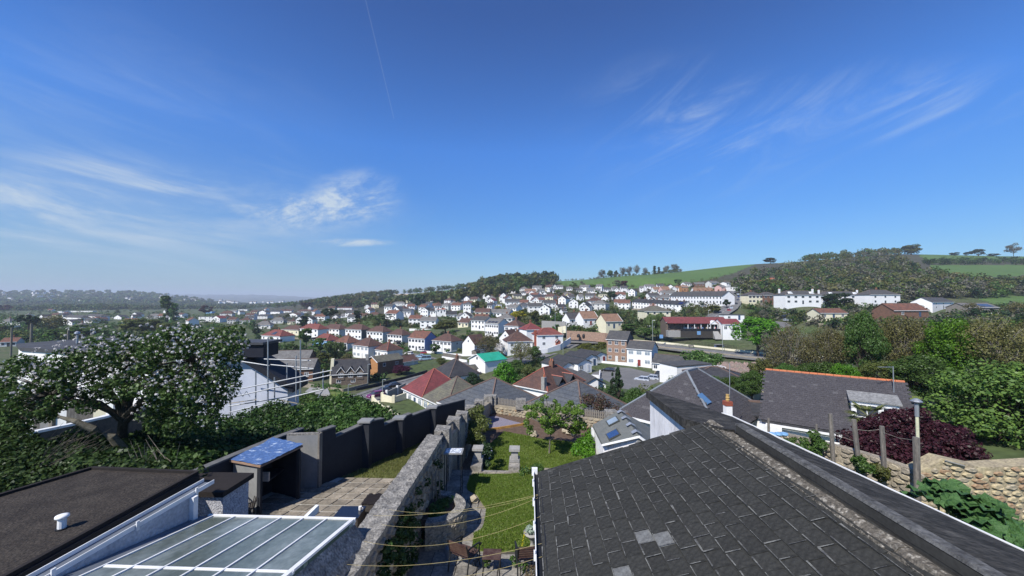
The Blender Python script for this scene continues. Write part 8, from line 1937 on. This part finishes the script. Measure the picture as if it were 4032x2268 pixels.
 for k_,(hx,hy,hr) in enumerate(list(HOUSES)):
  if not (95 < hy < 300) or abs(hx / hy) > 1.2 or k_ % 2: continue
  x,y = hx - 3.5,hy - hr - 4.5
  if any((x - a) ** 2 + (y - b) ** 2 < (r + 2) ** 2 for a,b,r in HOUSES) or any((x - a) ** 2 + (y - b) ** 2 < (r + .5) ** 2 for a,b,r in ROADS): continue
  g = float(ground_z(x,y)); ln = 5 + (k_ * 37 % 5); m = [WALL['white'],WALL['cream'],M_STONE,M_WOOD][k_ % 4]
  wt = thing('garden_wall' if k_ % 4 < 3 else 'garden_fence',['low white','low cream','low stone','grey board'][k_ % 4] + (' garden wall' if k_ % 4 < 3 else ' garden fence') + ' before a valley house','wall' if k_ % 4 < 3 else 'fence',Vector((x,y,g)),R(-30 + (k_ * 13 % 20)),'low garden walls and fences before the valley houses')
  MB().box(-ln,ln,-.12,.12,-1.5,.9).build('panel',m,wt); MB().box(ln,ln + .24,0,8,-1.5,.9).build('return_panel',m,wt)
  if k_ % 6 == 0 and not any((x + 4 - a) ** 2 + (y + 1 - b) ** 2 < (r + 3) ** 2 for a,b,r in HOUSES):
   sh = thing('garden_shed','small garden shed beside a valley house','shed',Vector((x + 4,y + 1,g)),R(-30),'garden sheds among the valley houses'); b = MB(); body_mesh(b,2.4,3,1.9,.6,'gablef',1.5); b.build('wall',M_WOOD,sh); b = MB(); roof_mesh(b,2.4,3,1.9,.6,'gablef',.15,.08); b.build('roof',ROOF['dark'],sh)
 # verge, drive, car park
 def level(name,pts,m,lab,dz=.0):
  P3 = [P(*q) + Vector((0,0,dz)) for q in pts]; a = sum(P3[i].x * P3[(i + 1) % len(P3)].y - P3[(i + 1) % len(P3)].x * P3[i].y for i in range(len(P3))); tag(MB().slab(P3 if a > 0 else P3[::-1],.4).build(name,m),lab,kind='structure')
 level('verge',[(1240,1545,96),(1352,1560,92),(1398,1536,104),(1290,1520,104)],M_TURF,'grass verge before the dormer cottage',.15)
 level('drive',[(1195,1552,94),(1300,1556,92),(1290,1530,101),(1220,1528,102)],M_CONC,'pale concrete drive by the yellow flowers',.18)
 level('car_park',[(2330,1470,112),(2440,1560,84),(2660,1515,96),(2600,1478,110),(2480,1448,120),(2400,1445,122)],M_ASPH,'car park with the silver cars',.0)
 level('car_park',[(2940,1295,190),(3110,1310,178),(3130,1290,192),(3080,1262,215),(2930,1262,215)],M_ASPH,'pub car park',.2)
 # pub
 u,v = fr('K',740,1290); p = P(u,v,158); t = house(p,R(-6),24,9,3.3,1.8,'gable','dstone','crim','long pub with crimson roof, dark verandah and white gabled porch',1,0,wins=0)
 for i in range(10): x = -11.6 + i * 2.55; MB().box(x - .12,x + .12,-1.6,-1.4,0,2.9).build('verandah_post',M_WHITE if i > 2 else M_BLACK,t)
 MB().box(-11.8,11.8,-1.62,-1.42,2.78,3.0).build('verandah_beam',M_BLACK,t); MB().slab([(-12,-2,2.95),(12,-2,2.95),(12,.3,3.6),(-12,.3,3.6)],.12).build('verandah_roof',ROOF['crim'],t)
 for x in (-4,-1.6,8.2): window_obj(t,x,-.02,1.7,1.9,1.4,0,True)
 for x0,x1 in ((-5.4,-.6),(7,9.5)): MB().box(x0,x1,-.08,-.03,.1,1.0).build('white_panel',M_WHITE,t)
 g = MB(); g.slab([(4.2,-2.6,2.6),(4.2,.5,2.6),(5.9,.5,4.1),(5.9,-2.6,4.1)][::-1],.12); g.slab([(7.6,-2.6,2.6),(5.9,-2.6,4.1),(5.9,.5,4.1),(7.6,.5,2.6)][::-1],.12); g.build('porch_roof',M_WHITE,t); MB().hexa([(4.5,-2.4,2.6),(7.3,-2.4,2.6),(7.3,-2.3,2.6),(4.5,-2.3,2.6),(5.89,-2.4,3.95),(5.91,-2.4,3.95),(5.91,-2.3,3.95),(5.89,-2.3,3.95)]).build('porch_gable',M_WHITE,t)
 for x in (4.5,7.3): MB().box(x - .1,x + .1,-2.4,-2.2,-1,2.6).build('porch_post',M_WHITE,t)
 MB().box(-12.2,-7.5,-3.4,-.0,-2.6,-.05).build('terrace_wall',M_CONC,t); MB().box(-7.5,12,-3.2,0,-2.8,-.06).build('terrace',mat('dark decking',(.05,.045,.04),.9),t); MB().box(-7.4,12,-3.25,-3.2,-.05,.9).build('railing',M_BLACK,t)
 MB().hexa([(4.6,-6.5,-3),(7.4,-6.5,-3),(7.0,-3.2,-3),(5.0,-3.2,-3),(4.6,-6.5,-2.9),(7.4,-6.5,-2.9),(7.0,-3.2,-.1),(5.0,-3.2,-.1)]).build('steps',M_CONC,t)
 u,v = fr('K',1450,1330); t2 = house(P(u,v,152),R(-4),7,8,3.2,1.8,'gable','white','crim','right wing of the pub with crimson roof, next to the chestnut',1,0,wins=3)
 u,v = fr('K',1500,1080); t3 = house(P(u,v,178),R(-4),9,5,2.2,.3,'flat','white','grey','white flat roofed block with parapets above the pub right wing',1,0,wins=2)
 fl = thing('park_fence','black railing fence between the pub garden and the pavement','fence',(0,0,0)); A,B = P(2650,1345,150),P(2900,1375,138)
 for i in range(46): q = A.lerp(B,i / 45); MB().box(q.x - .03,q.x + .03,q.y - .03,q.y + .03,q.z - .3,q.z + 1.2).build('railing_post',M_BLACK,fl)
 MB().tube([A + Vector((0,0,1.15)),B + Vector((0,0,1.15))],.05,4).build('top_rail',M_BLACK,fl); MB().tube([A + Vector((0,0,.4)),B + Vector((0,0,.4))],.05,4).build('bottom_rail',M_BLACK,fl)
 bs = thing('bus_shelter','glass bus shelter with blue posters beside the main road','shelter',P(2832,1382,141)); MB().box(-1.6,1.6,-.6,.7,2.3,2.42).build('roof',M_GREY_CHARLIT,bs); MB().box(-1.55,1.5,.6,.65,.2,2.3).build('back_pane',M_NET,bs)
 for x in (-1.5,1.5):
  for y in (-.5,.6): MB().box(x - .05,x + .05,y - .05,y + .05,0,2.3).build('post',M_METAL,bs)
 mb = mat('blue poster',(.06,.14,.38),.5,(.3,.4,.6),1.5); MB().box(-1.4,-.3,.52,.58,.5,2.1).build('poster',mb,bs); MB().box(1.42,1.48,-.4,.5,.5,2.1).build('poster',mb,bs)
 for u,v,y,lab in ((2604,1332,152,'blue notice board at the corner by the willow'),(2752,1318,152,'blue sign on a post in front of the pub steps')):
  s = thing('sign',lab,'sign',P(u,v + 10,y)); MB().box(-.7,.7,-.04,.04,1.0,2.4).build('board',mat('blue board',(.06,.22,.48),.5,(.25,.4,.6),2),s); MB().tube([(0,.06,-.5),(0,.06,1.2)],.06,5).build('post',M_BLACK,s)
 be = thing('bench','brown wooden bench against the cream road wall','bench',P(2722,1368,142)); MB().box(-1,1,-.25,.2,.42,.47).build('seat',M_WOOD,be); MB().box(-1,1,.2,.25,.5,.95).build('backrest',M_WOOD,be)
 for x in (-.8,.8): MB().box(x - .05,x + .05,-.2,.2,0,.42).build('leg',M_IRON,be)
 pg = thing('pergola','white slatted pergola right of the dark flat roof','pergola',P(2812,1478,98));
 for i in range(7): MB().box(-2.6 + i * .8,-2.45 + i * .8,-1.2,1.4,2.2,2.32).build('slat',M_WHITE,pg)
 for x in (-2.5,2.3):
  for y in (-1.1,1.3): MB().box(x - .08,x + .08,y - .08,y + .08,0,2.2).build('post',M_WHITE,pg)
 house(P(2735,1478,96),R(20),11,6,2.4,.4,'flat','white','grey','dark flat roofed annexe between the long white building and the pergola',1,0,wins=0)
 # dormers and stacks on the cottage
 def dormer(t,x,y0,z0,w,hw,gh,m,rm,win=True):
  b = MB(); d = 2.2; dm = MB().box(x - w / 2,x + w / 2,y0,y0 + d,z0 - .6,z0 + hw); dm.hexa([(x - w / 2,y0,z0 + hw),(x + w / 2,y0,z0 + hw),(x + w / 2,y0 + .2,z0 + hw),(x - w / 2,y0 + .2,z0 + hw),(x - .01,y0,z0 + hw + gh),(x + .01,y0,z0 + hw + gh),(x + .01,y0 + .2,z0 + hw + gh),(x - .01,y0 + .2,z0 + hw + gh)]); o = dm.build('dormer',m,t)
  r = MB(); e = .22; r.slab([(x - w / 2 - e,y0 + d,z0 + hw - .15),(x - w / 2 - e,y0 - .2,z0 + hw - .15),(x,y0 - .2,z0 + hw + gh + .12),(x,y0 + d,z0 + hw + gh + .12)],.1); r.slab([(x + w / 2 + e,y0 - .2,z0 + hw - .15),(x + w / 2 + e,y0 + d,z0 + hw - .15),(x,y0 + d,z0 + hw + gh + .12),(x,y0 - .2,z0 + hw + gh + .12)],.1); r.build('dormer_roof',rm,t)
  bb = MB(); bb.tube([(x - w / 2 - e,y0 - .24,z0 + hw - .2),(x,y0 - .24,z0 + hw + gh + .08)],.07,4); bb.tube([(x + w / 2 + e,y0 - .24,z0 + hw - .2),(x,y0 - .24,z0 + hw + gh + .08)],.07,4); bb.build('bargeboard',M_WHITE,t)
  if win: window_obj(t,x,y0,z0 + hw * .45,w * .62,hw * .75,0,False)
 for lab,(t,w,d,he,ri,kd) in list(DIM.items()):
  if lab.startswith('dark stone cottage'):
   for k in (-.24,.03,.29): dormer(t,k * w,-.12,he - 1.0,1.9,1.6,1.3,WALL['dstone'],ROOF['dark'])
   MB().hexa([(-w / 2 - 1.0,1.5,-2),(-w / 2 - .02,1.5,-2),(-w / 2 - .02,3.2,-2),(-w / 2 - 1.0,3.2,-2),(-w / 2 - .55,2.0,he + ri + .6),(-w / 2 + .25,2.0,he + ri + .6),(-w / 2 + .25,2.9,he + ri + .6),(-w / 2 - .55,2.9,he + ri + .6)]).build('chimney',WALL['cream'],t)
   MB().box(w / 2 - .9,w / 2 - .1,d / 2 - .5,d / 2 + .5,he + ri - .8,he + ri + 1.3).build('chimney',M_CONC,t)
   for x in (-.30,.1): window_obj(t,x * w,0,1.2,1.2,1.0,0,False)
  if lab.startswith('white bungalow with brown roof, salmon'):
   for y in (4.2,7.6):
    p = thing('x',None,None) if False else None
    r = MB(); x = w / 2; r.slab([(x - 2.2,y - 1.2,he + .5),(x + .25,y - 1.2,he + .5),(x + .25,y,he + 1.7),(x - 2.2,y,he + 1.7)][::1],.12); r.slab([(x - 2.2,y,he + 1.7),(x + .25,y,he + 1.7),(x + .25,y + 1.2,he + .5),(x - 2.2,y + 1.2,he + .5)],.12); r.build('dormer_roof',ROOF['dark'],t)
    MB().box(x - 1.8,x + .02,y - .95,y + .95,he - .4,he + .6).build('dormer',M_GREY_CHARLIT,t); MB().tube([(x - 2.2,y,he + 1.82),(x + .28,y,he + 1.82)],.1,5).build('ridge_tile',mat('salmon ridge',(.42,.16,.12),.85),t)
   MB().box(w / 2 - 1.2,w / 2 - .5,-.2,.5,he - .2,he + 2.2).build('chimney',M_CONC,t); MB().tube([(w / 2 - .85,.15,he + 2.2),(w / 2 - .85,.15,he + 2.7)],.13,8).build('chimney_pot',M_POT,t)
  if 'black solar panel' in lab: a = math.atan2(ri,d / 2); MB().slab([(-w * .08,.8,he + .8 * ri / (d / 2) + .25),(w * .16,.8,he + .8 * ri / (d / 2) + .25),(w * .12,2.9,he + 2.9 * ri / (d / 2) + .25),(-w * .02,2.9,he + 2.9 * ri / (d / 2) + .25)],.06).build('solar_panel',M_PANE,t)
  if lab.startswith('white block with rows'):
   for i in range(3): x = -w * .36 + i * w * .26; MB().slab([(x,.3,he + .3 * ri / (d / 2) + .25),(x + w * .2,.3,he + .3 * ri / (d / 2) + .25),(x + w * .2,1.7,he + 1.7 * ri / (d / 2) + .25),(x,1.7,he + 1.7 * ri / (d / 2) + .25)],.06).build('solar_panel',M_PANE,t)
  if lab == 'right end house in the lower white terrace above the cream villa': MB().slab([(-w * .3,.6,he + .6 * ri / (d / 2) + .22),(w * .3,.6,he + .6 * ri / (d / 2) + .22),(w * .3,2.4,he + 2.4 * ri / (d / 2) + .22),(-w * .3,2.4,he + 2.4 * ri / (d / 2) + .22)],.06).build('solar_panel',mat('blue solar cells',(.01,.02,.10),.2),t)
  if lab.startswith('grey boarded building'): MB().slab([(0,.4,he + .4 * ri / (d / 2) + .2),(w * .4,.4,he + .4 * ri / (d / 2) + .2),(w * .4,3.2,he + 3.2 * ri / (d / 2) + .2),(0,3.2,he + 3.2 * ri / (d / 2) + .2)],.06).build('solar_panel',M_PANE,t)
  if lab.startswith('white and yellow semi') or lab.startswith('white semi half hidden by the round dark'):
   for x in (-w * .3,w * .3): g = MB(); g.hexa([(x - 2,1.0,he + .2),(x + 2,1.0,he + .2),(x + 2,4,he + .2),(x - 2,4,he + .2),(x - .1,1.0,he + 1.9),(x + .1,1.0,he + 1.9),(x + .1,4,he + 1.9),(x - .1,4,he + 1.9)]); g.build('roof_gable',M_WHITE,t)
  if lab.startswith('white house with red hip roof, red brick stack'):
   MB().box(-w / 2 - .7,-w / 2 + .1,1.2,2.2,-1,he + 1.8).build('chimney',WALL['brick'],t); dormer(t,w * .28,-1.3,.9,1.6,1.2,.8,WALL['brick'],ROOF['red'],False)
# ------------------------------------------------------------------ people on the pub terrace
def people():
 V = [(0,0,.95),(0,0,1.15),(0,0,1.38),(0,0,1.50),(0,0,1.66),(.19,0,1.40),(.25,-.04,1.14),(.24,-.12,.92),(-.19,0,1.40),(-.25,-.04,1.14),(-.24,-.12,.92),(.10,0,.90),(.11,-.02,.50),(.11,.02,.06),(.11,-.12,.03),(-.10,0,.90),(-.11,-.02,.50),(-.11,.02,.06),(-.11,-.12,.03)]
 E = [(0,1),(1,2),(2,3),(3,4),(2,5),(5,6),(6,7),(2,8),(8,9),(9,10),(0,11),(11,12),(12,13),(13,14),(0,15),(15,16),(16,17),(17,18)]
 Rd = [.15,.14,.15,.06,.11,.07,.045,.03,.07,.045,.03,.09,.065,.045,.035,.09,.065,.045,.035]
 cols = [((.7,.7,.7),'white top'),((.6,.25,.25),'pink top'),((.05,.05,.07),'dark clothes'),((.1,.2,.45),'blue top'),((.5,.42,.3),'beige top')]
 meshes = []
 for i,(c,nm) in enumerate(cols):
  me = bpy.data.meshes.new('body'); me.from_pydata(V,E,[]); sk = bpy.data.objects.new('person',me); col.objects.link(sk); sk.modifiers.new('Skin','SKIN')
  for k,v in enumerate(me.skin_vertices[0].data): v.radius = (Rd[k],Rd[k] * .8)
  me.skin_vertices[0].data[0].use_root = True; sk.modifiers.new('Sub','SUBSURF').levels = 1
  dg = bpy.context.evaluated_depsgraph_get(); m2 = bpy.data.meshes.new_from_object(sk.evaluated_get(dg)); m2.materials.clear(); m2.materials.append(mat('clothes ' + nm,c,.9)); m2.materials.append(mat('skin',(.5,.3,.22),.7)); m2.materials.append(mat('trousers',(.03,.035,.06),.9))
  for p in m2.polygons: z = sum(m2.vertices[j].co.z for j in p.vertices) / len(p.vertices); p.material_index = 1 if z > 1.47 or (abs(p.center.x) > .2 and z < 1.1 and z > .85) else 2 if z < .93 else 0
  bpy.data.objects.remove(sk); meshes.append((m2,nm))
 hair = MB().tube([(0,.02,1.66),(0,.02,1.72),(0,.02,1.78)],[.115,.11,.04],8).mesh('hair',[mat('brown hair',(.05,.03,.02),.9)])
 spots = [(720,'left of the verandah window'),(770,'by the railing over the blue sign'),(815,'right of the blue sign'),(860,'standing beside the verandah post'),(940,'under the white porch, left'),(1000,'under the white porch, right'),(1120,'right of the porch'),(650,'below the left verandah window')]
 for i,(x,where) in enumerate(spots):
  u,v = fr('K',x,1290); m2,nm = meshes[i % 5]; p = P(u,v,155.4 - (i % 2) * .3); p.z = P(*fr('K',740,1290),158).z - .055
  t = thing('person',f'standing person in {nm} on the pub terrace {where}','person',p,R(rnd.uniform(-120,120)),'people on the pub terrace'); link('body',m2,t); link('hair',hair,t)
HAZE = 1.5e-4
# ------------------------------------------------------------------ assemble
roads(); settle()
town(); near_houses()
for u_,v_,y_ in ((2360,1470,112),(2440,1540,90),(2560,1500,102),(2640,1500,98),(2480,1455,118),(1250,1545,96),(1380,1550,95),(1300,1530,101),(2740,1335,155),(2850,1340,150),(3000,1290,195)):
 p_ = P(u_,v_,y_); FIX.append((p_.x,p_.y,p_.z - .25,5.5))
for u_,v_,y_ in ((1472,1580,80),(1500,1612,76),(1530,1625,74),(1572,1652,70),(1508,1566,84),(1548,1578,81),(1596,1560,84),(1742,1412,160),(1840,1428,148),(1400,1545,101),(1500,1520,108),(1600,1495,116),(2155,1382,142),(2205,1365,146)):
 p_ = P(u_,v_,y_); FIX.append((p_.x,p_.y,p_.z,4.5))
settle(); infill(); settle()
build_ground(); build_roads()
special_trees(); right_wood(); scatter_trees(); woods()
fittings(); cars(); people()
right_side()
slate_roof(); felt_roof(); grey_extension()
right_garden(); walls_and_plants()
left_yard(); conservatory(); left_roof(); left_trees(); left_buildings()

# light spring haze over the whole valley: one closed box of thin even air
hz = bpy.data.materials.new('haze air'); hz.use_nodes = True; nt = hz.node_tree; nt.nodes.clear()
ho = nt.nodes.new('ShaderNodeOutputMaterial'); hv = nt.nodes.new('ShaderNodeVolumePrincipled'); hv.inputs['Color'].default_value = (.80,.88,1,1); hv.inputs['Density'].default_value = HAZE; hv.inputs['Anisotropy'].default_value = 0.0
nt.links.new(hv.outputs[0],ho.inputs['Volume'])
tag(MB().box(-30500,30500,-60,12600,-9,260).build('haze',hz),'thin bluish air filling the valley',kind='stuff')
